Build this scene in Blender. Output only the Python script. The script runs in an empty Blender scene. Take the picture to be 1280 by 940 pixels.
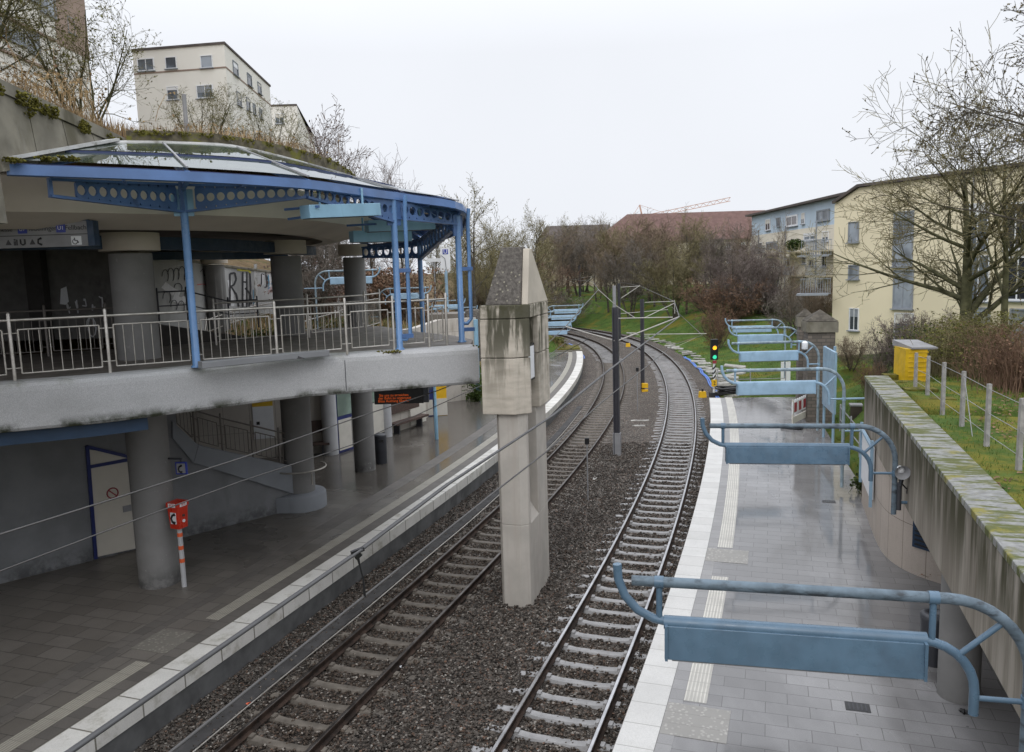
import bpy, math, random
import numpy as np
from mathutils import Vector, Matrix

random.seed(7)
rng = np.random.default_rng(7)
SC = bpy.context.scene
COL = SC.collection

# ------------------------------------------------------------------ camera, sky, sun, exposure
CAM_H, PITCH, ROLL, FOC = 7.4, math.atan(132 / 1000), -0.03, 1000.0
cam_data = bpy.data.cameras.new("camera")
cam_data.sensor_width = 36
cam_data.lens = 36 * FOC / 1280
cam_data.clip_start, cam_data.clip_end = 0.1, 6000
cam = bpy.data.objects.new("camera", cam_data)
COL.objects.link(cam)
cam.matrix_world = (Matrix.Translation((0, 0, CAM_H)) @ Matrix.Rotation(math.pi / 2 - PITCH, 4, 'X')
                    @ Matrix.Rotation(ROLL, 4, 'Z'))
SC.camera = cam

world = bpy.data.worlds.new("World")
SC.world = world
world.use_nodes = True
wn, wl = world.node_tree.nodes, world.node_tree.links
wn.clear()
SUN_EL, SUN_AZ = math.radians(38), math.radians(200)
sky = wn.new('ShaderNodeTexSky')
sky.sky_type = 'NISHITA'
sky.sun_disc = False
sky.sun_elevation, sky.sun_rotation = SUN_EL, SUN_AZ
sky.air_density, sky.dust_density, sky.ozone_density = 1.0, 6.0, 1.0
hs = wn.new('ShaderNodeHueSaturation')
hs.inputs['Saturation'].default_value = 0.12
wl.new(sky.outputs[0], hs.inputs['Color'])
tc = wn.new('ShaderNodeTexCoord')
sep = wn.new('ShaderNodeSeparateXYZ')
wl.new(tc.outputs['Generated'], sep.inputs[0])
mr = wn.new('ShaderNodeMapRange')           # an overcast sky is brighter overhead than at the horizon
mr.inputs["From Min"].default_value, mr.inputs["From Max"].default_value = 0.25, 0.95
mr.inputs['To Min'].default_value, mr.inputs['To Max'].default_value = 8.9, 20.0
wl.new(sep.outputs['Z'], mr.inputs['Value'])
nz = wn.new('ShaderNodeTexNoise')
nz.inputs['Scale'].default_value, nz.inputs['Detail'].default_value = 2.2, 4
wl.new(tc.outputs['Generated'], nz.inputs['Vector'])
mr2 = wn.new('ShaderNodeMapRange')
mr2.inputs['To Min'].default_value, mr2.inputs['To Max'].default_value = 0.92, 1.05
wl.new(nz.outputs['Fac'], mr2.inputs['Value'])
mul = wn.new('ShaderNodeMath'); mul.operation = 'MULTIPLY'
wl.new(mr.outputs[0], mul.inputs[0]); wl.new(mr2.outputs[0], mul.inputs[1])
cloud = wn.new('ShaderNodeVectorMath'); cloud.operation = 'SCALE'
cloud.inputs[0].default_value = (0.92, 0.95, 1.01)
wl.new(mul.outputs[0], cloud.inputs['Scale'])
mixs = wn.new('ShaderNodeMix'); mixs.data_type = 'RGBA'
mixs.inputs['Factor'].default_value = 0.93
wl.new(hs.outputs[0], mixs.inputs['A']); wl.new(cloud.outputs[0], mixs.inputs['B'])
bg = wn.new('ShaderNodeBackground')
bg.inputs['Strength'].default_value = 0.1
wo = wn.new('ShaderNodeOutputWorld')
wl.new(mixs.outputs['Result'], bg.inputs['Color']); wl.new(bg.outputs[0], wo.inputs['Surface'])

sun_data = bpy.data.lights.new("sun", 'SUN')
sun_data.energy, sun_data.angle, sun_data.color = 0.6, math.radians(25), (1.0, 0.97, 0.93)
sun = bpy.data.objects.new("sun", sun_data)
COL.objects.link(sun)
sun.rotation_euler = (math.pi / 2 - SUN_EL, 0, math.pi - SUN_AZ)

vs = SC.view_settings
SC.display_settings.display_device = 'sRGB'
vs.view_transform, vs.look, vs.exposure, vs.gamma, vs.use_curve_mapping = 'Standard', 'None', 0.2, 1.0, False

# ------------------------------------------------------------------ picking real places from sight lines
def ray(px, py):
    u, v = px - 640.0, 470.0 - py
    c, s = math.cos(ROLL), math.sin(ROLL)
    u, v = u * c - v * s, u * s + v * c
    cp, sp = math.cos(PITCH), math.sin(PITCH)
    return (u, FOC * cp + v * sp, -FOC * sp + v * cp)

def P(px, py, z):                     # the point at height z
    d = ray(px, py); t = (z - CAM_H) / d[2]
    return Vector((d[0] * t, d[1] * t, z))

def D(px, py, Y):                     # the point at depth Y
    d = ray(px, py); t = Y / d[1]
    return Vector((d[0] * t, Y, CAM_H + d[2] * t))

def W(px, py, a, b):                  # the point on the vertical plane through a and b
    d = ray(px, py)
    ex, ey = b[0] - a[0], b[1] - a[1]
    t = (a[0] * ey - a[1] * ex) / (d[0] * ey - d[1] * ex)
    return Vector((d[0] * t, d[1] * t, CAM_H + d[2] * t))

# ------------------------------------------------------------------ objects
def tag(o, label=None, cat=None, group=None, kind=None):
    if label: o["label"] = label
    if cat: o["category"] = cat
    if group: o["group"] = group
    if kind: o["kind"] = kind
    return o

def empty(name, loc=(0, 0, 0), label=None, cat=None, group=None):
    o = bpy.data.objects.new(name, None)
    COL.objects.link(o)
    o.location = loc
    o.empty_display_size = 0.3
    return tag(o, label, cat, group)

def dup(o, loc=None, rz=None, scale=None, label=None, group=None, parent=None):
    c = o.copy()
    COL.objects.link(c)
    if parent: c.parent = parent
    if loc is not None: c.location = loc
    if rz is not None: c.rotation_euler = (0, 0, rz)
    if scale is not None: c.scale = scale if hasattr(scale, '__len__') else (scale,) * 3
    if label: c["label"] = label
    if group: c["group"] = group
    for ch in list(o.children):
        dup(ch, parent=c)
    return c

class MB:
    """collects boxes, tubes, prisms and sheets; build() links them as one mesh object"""
    def __init__(s):
        s.v, s.f, s.m, s.sm, s.uv = [], [], [], [], {}
        s.cur = 0
    def add(s, verts, faces, smooth=False, uvs=None):
        o = len(s.v)
        s.v.extend([tuple(q) for q in verts])
        for i, f in enumerate(faces):
            if uvs: s.uv[len(s.f)] = uvs[i]
            s.f.append([o + k for k in f]); s.m.append(s.cur); s.sm.append(smooth)
        return s
    def quad(s, a, b, c, d): return s.add([a, b, c, d], [(0, 1, 2, 3)])
    def hexa(s, p):                   # eight corners, bottom ring then top ring
        return s.add(p, [(3, 2, 1, 0), (4, 5, 6, 7), (0, 1, 5, 4), (1, 2, 6, 5), (2, 3, 7, 6), (3, 0, 4, 7)])
    def box(s, c, sx, sy, sz, rz=0.0):      # c is the centre of the bottom
        ca, sa = math.cos(rz), math.sin(rz)
        pts = []
        for z in (0, sz):
            for x, y in ((-sx/2, -sy/2), (sx/2, -sy/2), (sx/2, sy/2), (-sx/2, sy/2)):
                pts.append((c[0] + x*ca - y*sa, c[1] + x*sa + y*ca, c[2] + z))
        return s.hexa(pts)
    def bar(s, a, b, w, h, up=(0, 0, 1)):   # a square bar from a to b
        a, b = Vector(a), Vector(b)
        d = (b - a).normalized(); up = Vector(up)
        if abs(d.dot(up)) > 0.98: up = Vector((1, 0, 0))
        x = d.cross(up).normalized(); y = x.cross(d).normalized()
        x *= w / 2; y *= h / 2
        return s.hexa([a-x-y, a+x-y, a+x+y, a-x+y, b-x-y, b+x-y, b+x+y, b-x+y])
    def prism(s, poly, z0, z1):
        n = len(poly)
        ar = sum(poly[i][0]*poly[(i+1) % n][1] - poly[(i+1) % n][0]*poly[i][1] for i in range(n))
        if ar < 0: poly = poly[::-1]
        zz0 = z0 if hasattr(z0, '__len__') else [z0]*n
        zz1 = z1 if hasattr(z1, '__len__') else [z1]*n
        v = [(p[0], p[1], zz0[i]) for i, p in enumerate(poly)] + [(p[0], p[1], zz1[i]) for i, p in enumerate(poly)]
        f = [tuple(range(n))[::-1], tuple(range(n, 2*n))] + [(i, (i+1) % n, n+(i+1) % n, n+i) for i in range(n)]
        return s.add(v, f)
    def tube(s, pts, r, n=8, cap=True):
        pts = [Vector(p) for p in pts]
        rs = r if hasattr(r, '__len__') else [r]*len(pts)
        v, f = [], []
        d0 = (pts[1]-pts[0]).normalized()
        x = d0.cross(Vector((0, 0, 1)))
        if x.length < 0.05: x = d0.cross(Vector((0, 1, 0)))
        x.normalize()
        for i, p in enumerate(pts):
            d = (pts[min(i+1, len(pts)-1)] - pts[max(i-1, 0)]).normalized()
            x = (x - d*x.dot(d)).normalized(); y = d.cross(x)
            for k in range(n):
                a = 2*math.pi*k/n
                v.append(p + (x*math.cos(a) + y*math.sin(a))*rs[i])
        for i in range(len(pts)-1):
            for k in range(n):
                f.append((i*n+k, i*n+(k+1) % n, (i+1)*n+(k+1) % n, (i+1)*n+k))
        s.add(v, f, smooth=True)
        if cap and n > 4:
            s.add(v[:n], [tuple(range(n))[::-1]]); s.add(v[-n:], [tuple(range(n))])
        return s
    def cyl(s, c, r, z0, z1, n=24, r2=None):
        return s.tube([(c[0], c[1], z0), (c[0], c[1], z1)], [r, r if r2 is None else r2], n)
    def lathe(s, c, prof, n=24):      # prof: (r, z)
        v, f = [], []
        for r, z in prof:
            for k in range(n):
                a = 2*math.pi*k/n
                v.append((c[0]+r*math.cos(a), c[1]+r*math.sin(a), c[2]+z))
        for i in range(len(prof)-1):
            for k in range(n):
                f.append((i*n+k, i*n+(k+1) % n, (i+1)*n+(k+1) % n, (i+1)*n+k))
        s.add(v, f, smooth=True)
        s.add(v[:n], [tuple(range(n))[::-1]]); s.add(v[-n:], [tuple(range(n))])
        return s
    def sweep(s, path, prof, closed=True, smooth=False, endcaps=True):
        """path: list of (x,y) or (x,y,z); prof: (offset to the right of travel, z)"""
        n = len(path); q = []
        L = 0.0; us = []
        for i, p in enumerate(path):
            a = path[max(i-1, 0)]; b = path[min(i+1, n-1)]
            t = Vector((b[0]-a[0], b[1]-a[1])).normalized()
            nr = Vector((t.y, -t.x))
            if 0 < i < n-1:
                t1 = Vector((p[0]-a[0], p[1]-a[1])).normalized()
                k = max(0.5, nr.dot(Vector((t1.y, -t1.x))))
            else: k = 1
            if i: L += math.hypot(p[0]-path[i-1][0], p[1]-path[i-1][1])
            us.append(L)
            pz = p[2] if len(p) > 2 else 0
            q.append([(p[0]+nr.x*o/k, p[1]+nr.y*o/k, z+pz) for o, z in prof])
        m = len(prof); v = [x for r in q for x in r]
        w = [0.0]
        for k in range(m):
            a, b = prof[k], prof[(k+1) % m]; w.append(w[-1] + math.hypot(b[0]-a[0], b[1]-a[1]))
        f, uvs = [], []
        for i in range(n-1):
            for k in range(m if closed else m-1):
                f.append((i*m+k, (i+1)*m+k, (i+1)*m+(k+1) % m, i*m+(k+1) % m))
                uvs.append(((us[i], w[k]), (us[i+1], w[k]), (us[i+1], w[k+1]), (us[i], w[k+1])))
        s.add(v, f, smooth, uvs)
        if closed and endcaps:
            s.add(q[0], [tuple(range(m))]); s.add(q[-1], [tuple(range(m))[::-1]])
        return s
    def build(s, name, mats, parent=None, kind=None, fix=True):
        me = bpy.data.meshes.new(name)
        off = Vector(parent_loc(parent)) if parent else Vector((0, 0, 0))
        me.from_pydata([(x-off.x, y-off.y, z-off.z) for x, y, z in s.v], [], s.f)
        for mt in (mats if isinstance(mats, (list, tuple)) else [mats]):
            me.materials.append(mt)
        me.polygons.foreach_set('material_index', s.m)
        me.polygons.foreach_set('use_smooth', s.sm)
        if s.uv:
            ul = me.uv_layers.new(name='UVMap')
            for pi, uv in s.uv.items():
                ls = me.polygons[pi].loop_start
                for k, c in enumerate(uv): ul.data[ls+k].uv = c
        me.update()
        o = bpy.data.objects.new(name, me)
        COL.objects.link(o)
        if parent: o.parent = parent
        if kind: o["kind"] = kind
        return o

def parent_loc(o):
    l = Vector((0, 0, 0))
    while o:
        l += o.location; o = o.parent
    return l

def mesh_np(name, V, F, mat, parent=None, mi=None, smooth=False):
    """V (n,3) array, F (m,k) array of one polygon size"""
    me = bpy.data.meshes.new(name)
    V = np.asarray(V, np.float32); F = np.asarray(F, np.int32)
    if parent is not None: V = V - np.array(parent_loc(parent), np.float32)
    k = F.shape[1]
    me.vertices.add(len(V)); me.vertices.foreach_set('co', V.ravel())
    me.loops.add(F.size); me.loops.foreach_set('vertex_index', F.ravel())
    me.polygons.add(len(F))
    me.polygons.foreach_set('loop_start', np.arange(0, F.size, k, dtype=np.int32))
    me.polygons.foreach_set('loop_total', np.full(len(F), k, np.int32))
    for m in (mat if isinstance(mat, (list, tuple)) else [mat]): me.materials.append(m)
    if mi is not None: me.polygons.foreach_set('material_index', np.asarray(mi, np.int32))
    if smooth: me.polygons.foreach_set('use_smooth', np.ones(len(F), bool))
    me.update(calc_edges=True)
    o = bpy.data.objects.new(name, me)
    COL.objects.link(o)
    if parent is not None: o.parent = parent
    return o

def text_mesh(name, s, size, mat, origin, xdir, up, parent=None, align='CENTER', depth=0.004):
    cu = bpy.data.curves.new(name, 'FONT')
    cu.body = s; cu.size = size; cu.align_x = align; cu.align_y = 'CENTER'; cu.extrude = depth
    t = bpy.data.objects.new(name + '_curve', cu)
    COL.objects.link(t)
    dg = bpy.context.evaluated_depsgraph_get()
    me = bpy.data.meshes.new_from_object(t.evaluated_get(dg))
    bpy.data.objects.remove(t); bpy.data.curves.remove(cu)
    me.materials.clear(); me.materials.append(mat)
    x = Vector(xdir).normalized(); u = Vector(up).normalized(); z = x.cross(u)
    off = Vector(parent_loc(parent)) if parent else Vector((0, 0, 0))
    me.transform(Matrix.Translation(Vector(origin) - off) @ Matrix((x, u, z)).transposed().to_4x4())
    o = bpy.data.objects.new(name, me)
    COL.objects.link(o)
    if parent: o.parent = parent
    return o
# ------------------------------------------------------------------ materials
class NT:
    def __init__(s, name):
        s.mat = bpy.data.materials.new(name); s.mat.use_nodes = True
        s.n, s.l = s.mat.node_tree.nodes, s.mat.node_tree.links
        s.b = s.n['Principled BSDF']
        s.co = s.n.new('ShaderNodeTexCoord').outputs['Object']
        s.pos = s.n.new('ShaderNodeNewGeometry').outputs['Position']
    def new(s, t): return s.n.new(t)
    def link(s, a, b): s.l.new(a, b)
    def vec(s, scale=(1, 1, 1), rot=0.0, src=None, loc=(0, 0, 0)):
        m = s.new('ShaderNodeMapping')
        m.inputs['Scale'].default_value = scale; m.inputs['Rotation'].default_value = (0, 0, rot)
        m.inputs['Location'].default_value = loc
        s.link(src or s.co, m.inputs['Vector']); return m.outputs[0]
    def noise(s, scale=5, detail=4, rough=.55, src=None, dist=0):
        t = s.new('ShaderNodeTexNoise')
        t.inputs['Scale'].default_value, t.inputs['Detail'].default_value = scale, detail
        t.inputs['Roughness'].default_value = rough; t.inputs['Distortion'].default_value = dist
        s.link(src or s.co, t.inputs['Vector']); return t.outputs['Fac']
    def voro(s, scale, src=None, out='Color', feat='F1'):
        t = s.new('ShaderNodeTexVoronoi'); t.feature = feat
        t.inputs['Scale'].default_value = scale
        s.link(src or s.co, t.inputs['Vector']); return t.outputs[out]
    def ramp(s, fac, lo, hi, a=0.0, b=1.0):
        m = s.new('ShaderNodeMapRange'); m.interpolation_type = 'SMOOTHSTEP'
        m.inputs['From Min'].default_value, m.inputs['From Max'].default_value = lo, hi
        m.inputs['To Min'].default_value, m.inputs['To Max'].default_value = a, b
        s.link(fac, m.inputs['Value']); return m.outputs[0]
    def mix(s, fac, a, b, mode='MIX'):
        m = s.new('ShaderNodeMix'); m.data_type = 'RGBA'; m.blend_type = mode
        for x, k in ((fac, 'Factor'), (a, 'A'), (b, 'B')):
            if isinstance(x, (int, float)): m.inputs[k].default_value = x
            elif isinstance(x, tuple): m.inputs[k].default_value = (*x, 1)
            else: s.link(x, m.inputs[k])
        return m.outputs['Result']
    def math(s, op, a, b):
        m = s.new('ShaderNodeMath'); m.operation = op
        for i, x in enumerate((a, b)):
            if isinstance(x, (int, float)): m.inputs[i].default_value = x
            else: s.link(x, m.inputs[i])
        return m.outputs[0]
    def bump(s, h, strength=.3, dist=.02):
        b = s.new('ShaderNodeBump')
        b.inputs['Strength'].default_value, b.inputs['Distance'].default_value = strength, dist
        s.link(h, b.inputs['Height']); s.link(b.outputs[0], s.b.inputs['Normal'])
    def out(s, color=None, rough=None, metal=None, spec=None):
        for x, k in ((color, 'Base Color'), (rough, 'Roughness'), (metal, 'Metallic'), (spec, 'Specular IOR Level')):
            if x is None: continue
            if isinstance(x, (int, float)): s.b.inputs[k].default_value = x
            elif isinstance(x, tuple): s.b.inputs[k].default_value = (*x, 1)
            else: s.link(x, s.b.inputs[k])
        return s.mat

def dk(c, k): return tuple(x * k for x in c)

def simple(name, c, rough=.6, var=.2, scale=3.0, metal=0.0, bump=0.0, bscale=60, spec=None, stains=()):
    """base colour with uneven tone; stains: (colour, (sx,sy,sz), lo, hi)"""
    t = NT(name)
    n1 = t.noise(scale, 5)
    col = t.mix(t.ramp(n1, .3, .7), dk(c, 1 - var), dk(c, 1 + var))
    for sc, sv, lo, hi in stains:
        col = t.mix(t.ramp(t.noise(1, 6, .65, t.vec(sv)), lo, hi), col, sc)
    if bump: t.bump(t.noise(bscale, 3), bump, .01)
    r = t.ramp(t.noise(scale * 2.3, 3), .3, .7, max(rough - .1, .02), min(rough + .1, 1))
    return t.out(col, r, metal, spec)

M = {}
def concrete(name, c, **k): M[name] = simple(name, c, rough=k.pop('rough', .85), spec=k.pop('spec', .22), **k)
# deck edge: fine pebble wash, mossy and sooty streaks
t = NT('deck_concrete')
g = t.noise(70, 2, .6)
col = t.mix(t.ramp(g, .35, .65), (.38, .38, .385), (.50, .50, .505))
col = t.mix(t.ramp(t.noise(1, 6, .6, t.vec((.5, .5, 1.0))), .45, .8, 0, .6), col, (.27, .27, .265))
col = t.mix(t.ramp(t.noise(1, 7, .7, t.vec((1.0, 1.0, 1.3))), .58, .85, 0, .35), col, (.17, .175, .14))
sepz = t.new('ShaderNodeSeparateXYZ'); t.link(t.pos, sepz.inputs[0])
edge = t.ramp(sepz.outputs['Z'], 4.88, 5.1, 1, 0)
col = t.mix(t.math('MULTIPLY', edge, t.ramp(t.noise(1.2, 6, .7), .42, .62)), col, (.05, .055, .035))
edge = t.ramp(sepz.outputs['Z'], 5.52, 5.7, 0, 1)
col = t.mix(t.math('MULTIPLY', edge, t.ramp(t.noise(1.1, 6, .7), .52, .7, 0, .6)), col, (.16, .165, .10))
t.bump(g, .5, .008)
M['deck'] = t.out(col, .88, None, .15)
concrete('column_grey', (.225, .22, .215), var=.1, scale=1.2, bump=.05, stains=[((.2, .195, .19), (.7, .7, .3), .5, .75), ((.36, .35, .335), (9.0, 9.0, 5), .68, .72)])
concrete('column_white', (.45, .45, .46), var=.08, scale=1.2)
t = NT('pillar_sandstone')
b1 = t.noise(1, 5, .5, t.vec((2.0, 2.0, 7.0), src=t.vec((1, 1, 1))))
col = t.mix(t.ramp(b1, .3, .7), (.42, .378, .318), (.56, .508, .435))
col = t.mix(t.ramp(t.noise(45, 3), .4, .75, 0, .3), col, (.42, .37, .30))
sepz = t.new('ShaderNodeSeparateXYZ'); t.link(t.pos, sepz.inputs[0])
hz = t.ramp(sepz.outputs['Z'], 4.4, 6.2, .1, 1)
drip = t.ramp(t.noise(1, 6, .6, t.vec((4.2, 4.2, .5))), .44, .56)
col = t.mix(t.math('MULTIPLY', hz, drip), col, (.095, .09, .065))
col = t.mix(t.math('MULTIPLY', t.ramp(sepz.outputs['Z'], 6.2, 6.78, 0, .9), t.ramp(t.noise(7, 6, .65), .38, .6)), col, (.06, .058, .03))
t.bump(t.noise(60, 3), .25, .006)
M['pillar'] = t.out(col, .9, None, .2)
concrete('pillar_clean', (.52, .47, .40), var=.1, scale=1.5, bump=.1, bscale=70, stains=[((.42, .375, .31), (3, 3, .5), .55, .75)])
concrete('pillar_shaft', (.44, .41, .37), var=.1, scale=1.5, bump=.1, bscale=90,
         stains=[((.41, .37, .33), (5, 5, .35), .45, .7), ((.30, .28, .25), (2.2, 2.2, .4), .6, .8)])
t = NT('pillar_cap_slate')
col = t.mix(t.ramp(t.noise(14, 6, .7), .35, .68), (.085, .077, .07), (.17, .155, .14))
col = t.mix(t.ramp(t.voro(9, out='Distance'), .12, .24, 1, 0), col, (.30, .28, .22))
t.bump(t.noise(30, 4), .5, .015)
M['slate'] = t.out(col, .9, None, .15)
concrete('slate_dark', (.085, .075, .062), var=.35, scale=5, stains=[((.15, .14, .11), (3, 3, 3), .55, .7)])
concrete('mossy_curb', (.115, .10, .07), var=.4, scale=6, bump=.6, bscale=30, stains=[((.14, .135, .03), (2.5, 2.5, 4), .5, .62), ((.2, .185, .16), (4, 4, 4), .62, .72)])
concrete('pipe_dirty', (.125, .165, .20), var=.2, scale=5, rough=.45, stains=[((.05, .058, .066), (3.5, 3.5, 9), .46, .68), ((.24, .28, .31), (6, 6, 6), .66, .78)])
concrete('pipe_pale', (.25, .315, .36), var=.2, scale=5, rough=.5, stains=[((.12, .15, .165), (3.5, 3.5, 3.5), .5, .7)])
t = NT('board_marked_wall')
sepz = t.new('ShaderNodeSeparateXYZ'); t.link(t.pos, sepz.inputs[0])
s1 = t.noise(1, 5, .6, t.vec((2.6, 2.6, .12)))
s2 = t.noise(1, 6, .65, t.vec((5.5, 5.5, .35)))
col = t.mix(t.ramp(s1, .35, .65), (.225, .20, .168), (.36, .328, .285))
col = t.mix(t.ramp(s2, .48, .68, 0, .55), col, (.135, .12, .088))
top = t.ramp(sepz.outputs['Z'], 2.95, 4.15, 0, 1)
col = t.mix(t.math('MULTIPLY', top, t.ramp(t.noise(1, 6, .6, t.vec((3.3, 3.3, .5))), .34, .56)), col, (.07, .066, .042))
t.bump(t.noise(1, 3, .5, t.vec((9, 9, .4))), .25, .012)
M['board_wall'] = t.out(col, .9, None, .1)
t = NT('mossy_coping')
rotm = t.vec((1, 1, 1), rot=math.radians(18.2), src=t.pos)
sep2 = t.new('ShaderNodeSeparateXYZ'); t.link(rotm, sep2.inputs[0])
st = t.noise(1, 6, .7, t.vec((1.3, 5.5, 1), src=rotm))
col = t.mix(t.ramp(t.noise(9, 6, .7), .3, .7), (.155, .155, .155), (.30, .30, .295))
col = t.mix(t.ramp(st, .45, .55), col, (.085, .095, .025))
col = t.mix(t.ramp(t.noise(2.2, 5, .7), .54, .66), col, (.19, .17, .03))
t.bump(st, .8, .03)
M['coping'] = t.out(col, t.ramp(st, .45, .6, .35, .95))
concrete('panel_wall', (.20, .185, .15), var=.25, scale=1.6, bump=.15, bscale=50,
         stains=[((.11, .10, .07), (1.2, 1.2, .5), .5, .7), ((.22, .21, .185), (2.4, 2.4, .8), .6, .75)])
concrete('soffit', (.56, .50, .43), var=.07, scale=.8, stains=[((.44, .39, .33), (.4, .4, 1), .55, .8)])
concrete('grey_wall', (.235, .24, .25), var=.08, scale=.7, bump=.08, stains=[((.17, .17, .168), (.6, .6, .25), .5, .75), ((.17, .165, .155), (1.6, 1.6, .35), .62, .8)])
concrete('stair_wall', (.27, .285, .31), var=.07, scale=1.2, bump=.08)
concrete('brick_plinth', (.2, .15, .11), var=.25, scale=7)
concrete('moss', (.105, .095, .016), var=.5, scale=9, bump=.6, bscale=30)
concrete('sleeper', (.29, .285, .285), var=.22, scale=2.2, bump=.2, bscale=50, rough=.6, stains=[((.10, .08, .06), (1.3, 1.3, 1), .56, .72)])
concrete('trough', (.06, .058, .058), var=.25, scale=3)
concrete('platform_wall', (.10, .10, .10), var=.25, scale=2)
concrete('sleeper_brown', (.135, .118, .10), var=.35, scale=2.2, bump=.2, bscale=50, rough=.6, stains=[((.25, .24, .235), (1.3, 1.3, 1), .6, .75)])
concrete('slab_pale', (.36, .35, .325), var=.3, scale=2, stains=[((.16, .15, .12), (1.5, 1.5, 1), .5, .7)])
concrete('steps', (.3, .29, .28), var=.2)

def tiles(name, c1, c2, mortar, bw, bh, rot=0.0, wet=None, msize=.008, bump=.25, vertical=None, offset=.5, stain=None, dirt=None):
    t = NT(name)
    src = t.vec((1, 1, 1), rot) if vertical is None else vertical(t)
    br = t.new('ShaderNodeTexBrick')
    br.offset = offset
    for k, v in (('Color1', c1), ('Color2', c2), ('Mortar', mortar)): br.inputs[k].default_value = (*v, 1)
    br.inputs['Scale'].default_value = 1.0
    br.inputs['Mortar Size'].default_value = msize; br.inputs['Mortar Smooth'].default_value = .4
    br.inputs['Brick Width'].default_value, br.inputs['Row Height'].default_value = bw, bh
    br.inputs['Bias'].default_value = 0
    t.link(src, br.inputs['Vector'])
    col = br.outputs['Color']
    col = t.mix(t.ramp(t.noise(1.1, 6, .65), .35, .7, 0, .5), col, t.mix(.5, col, dk(c1, .55)))
    col = t.mix(t.ramp(t.noise(60, 2), .35, .7, 0, .3), col, dk(c1, .6))
    if wet: col = t.mix(t.ramp(t.voro(2.3, out='Distance'), .035, .06, .7, 0), col, dk(c1, .35))
    if dirt: col = t.mix(t.ramp(t.noise(1, 6, .7, t.vec(dirt[1])), dirt[2], dirt[3], 0, .85), col, dirt[0])
    r = .6
    if wet:
        w = t.noise(1, 5, .55, t.vec(wet, rot))
        if name == 'paving_dry':
            sy = t.new('ShaderNodeSeparateXYZ'); t.link(t.pos, sy.inputs[0])
            w = t.math('ADD', w, t.ramp(sy.outputs['Y'], 22, 32, -.02, .13))
        m = t.ramp(w, .44, .60) if name == 'paving_dry' else t.ramp(w, .38, .56)
        col = t.mix(m, col, t.mix(.55, col, dk(c1, .38)))
        r = t.ramp(w, .40, .60, .45, .17) if name == 'paving_dry' else t.ramp(w, .33, .54, .34, .07)
    h = t.mix(.35, br.outputs['Fac'], t.noise(40, 2))
    inv = t.math('SUBTRACT', 1.0, br.outputs['Fac'])
    t.bump(inv, bump, .006)
    M[name] = t.out(col, r)
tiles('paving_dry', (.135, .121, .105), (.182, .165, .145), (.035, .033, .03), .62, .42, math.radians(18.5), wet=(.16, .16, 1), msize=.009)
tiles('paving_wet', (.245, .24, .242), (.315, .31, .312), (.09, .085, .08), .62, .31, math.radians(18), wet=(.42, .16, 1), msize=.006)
def vmap(rot, sx=1.0):
    def f(t):
        m = t.vec((1, 1, 1), rot)
        s = t.new('ShaderNodeSeparateXYZ'); t.link(m, s.inputs[0])
        c = t.new('ShaderNodeCombineXYZ')
        t.link(s.outputs['X'], c.inputs['X']); t.link(s.outputs['Z'], c.inputs['Y'])
        return c.outputs[0]
    return f
def uvmap(t):
    return t.new('ShaderNodeTexCoord').outputs['UV']
tiles('tile_wall', (.52, .48, .43), (.58, .535, .48), (.13, .11, .09), .95, 1.35, vertical=uvmap, msize=.008, bump=.1, offset=0.0, dirt=((.22, .19, .15), (1.2, 1.2, .35), .55, .8))
tiles('tile_wall_right', (.46, .395, .34), (.52, .455, .40), (.13, .1, .08), .62, 1.05, vertical=uvmap, msize=.008, bump=.1, offset=0.0, dirt=((.2, .165, .125), (1.2, 1.2, .3), .55, .8))
tiles('edge_white', (.56, .55, .53), (.64, .63, .61), (.2, .19, .17), .58, 3.0, vertical=uvmap, msize=.007, bump=.1, offset=0.0, dirt=((.42, .41, .37), (2.2, 2.2, 1), .56, .85))
tiles('edge_white_old', (.62, .60, .56), (.72, .70, .66), (.12, .11, .08), .98, 3.0, vertical=uvmap, msize=.02, bump=.1, offset=0.0, dirt=((.27, .25, .19), (2.0, 2.0, 2), .5, .75))
tiles('edge_grey', (.27, .265, .265), (.32, .315, .315), (.15, .145, .14), .3, .3, vertical=uvmap, msize=.006, bump=.1)
tiles('stone_brick', (.115, .098, .085), (.22, .185, .155), (.09, .08, .07), .34, .14, vertical=uvmap, msize=.02, bump=.5, dirt=((.09, .08, .065), (1.6, 1.6, .8), .5, .72))
tiles('edge_dark', (.11, .10, .09), (.15, .135, .12), (.05, .045, .04), .3, .3, vertical=uvmap, msize=.006, bump=.1)

def tactile(name, c, dots=False):
    t = NT(name)
    uv = uvmap(t)
    if dots:
        h = t.ramp(t.voro(14, uv, 'Distance'), .2, .45, 1, 0)
    else:
        s = t.new('ShaderNodeSeparateXYZ'); t.link(uv, s.inputs[0])
        h = t.math('SINE', t.math('MULTIPLY', s.outputs['Y'], 2*math.pi/.055), 0.0)
        h = t.ramp(h, -.4, .6)
    s2 = t.new('ShaderNodeSeparateXYZ'); t.link(uv, s2.inputs[0])
    j = t.ramp(t.math('ABSOLUTE', t.math('SUBTRACT', t.math('FRACT', t.math('MULTIPLY', s2.outputs['X'], 1/.3), 0.0), .5), 0.0), .47, .495)
    col = t.mix(h, dk(c, .68), c)
    col = t.mix(j, col, dk(c, .5))
    col = t.mix(t.ramp(t.noise(1.7, 6, .65), .4, .75, 0, .6), col, dk(c, .6))
    t.bump(h, .6, .008)
    M[name] = t.out(col, .55)
tactile('tactile_pale', (.60, .58, .53))
tactile('tactile_old', (.37, .345, .29))
tactile('dots_pale', (.40, .385, .36), True)
tactile('dots_old', (.25, .232, .20), True)

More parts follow.
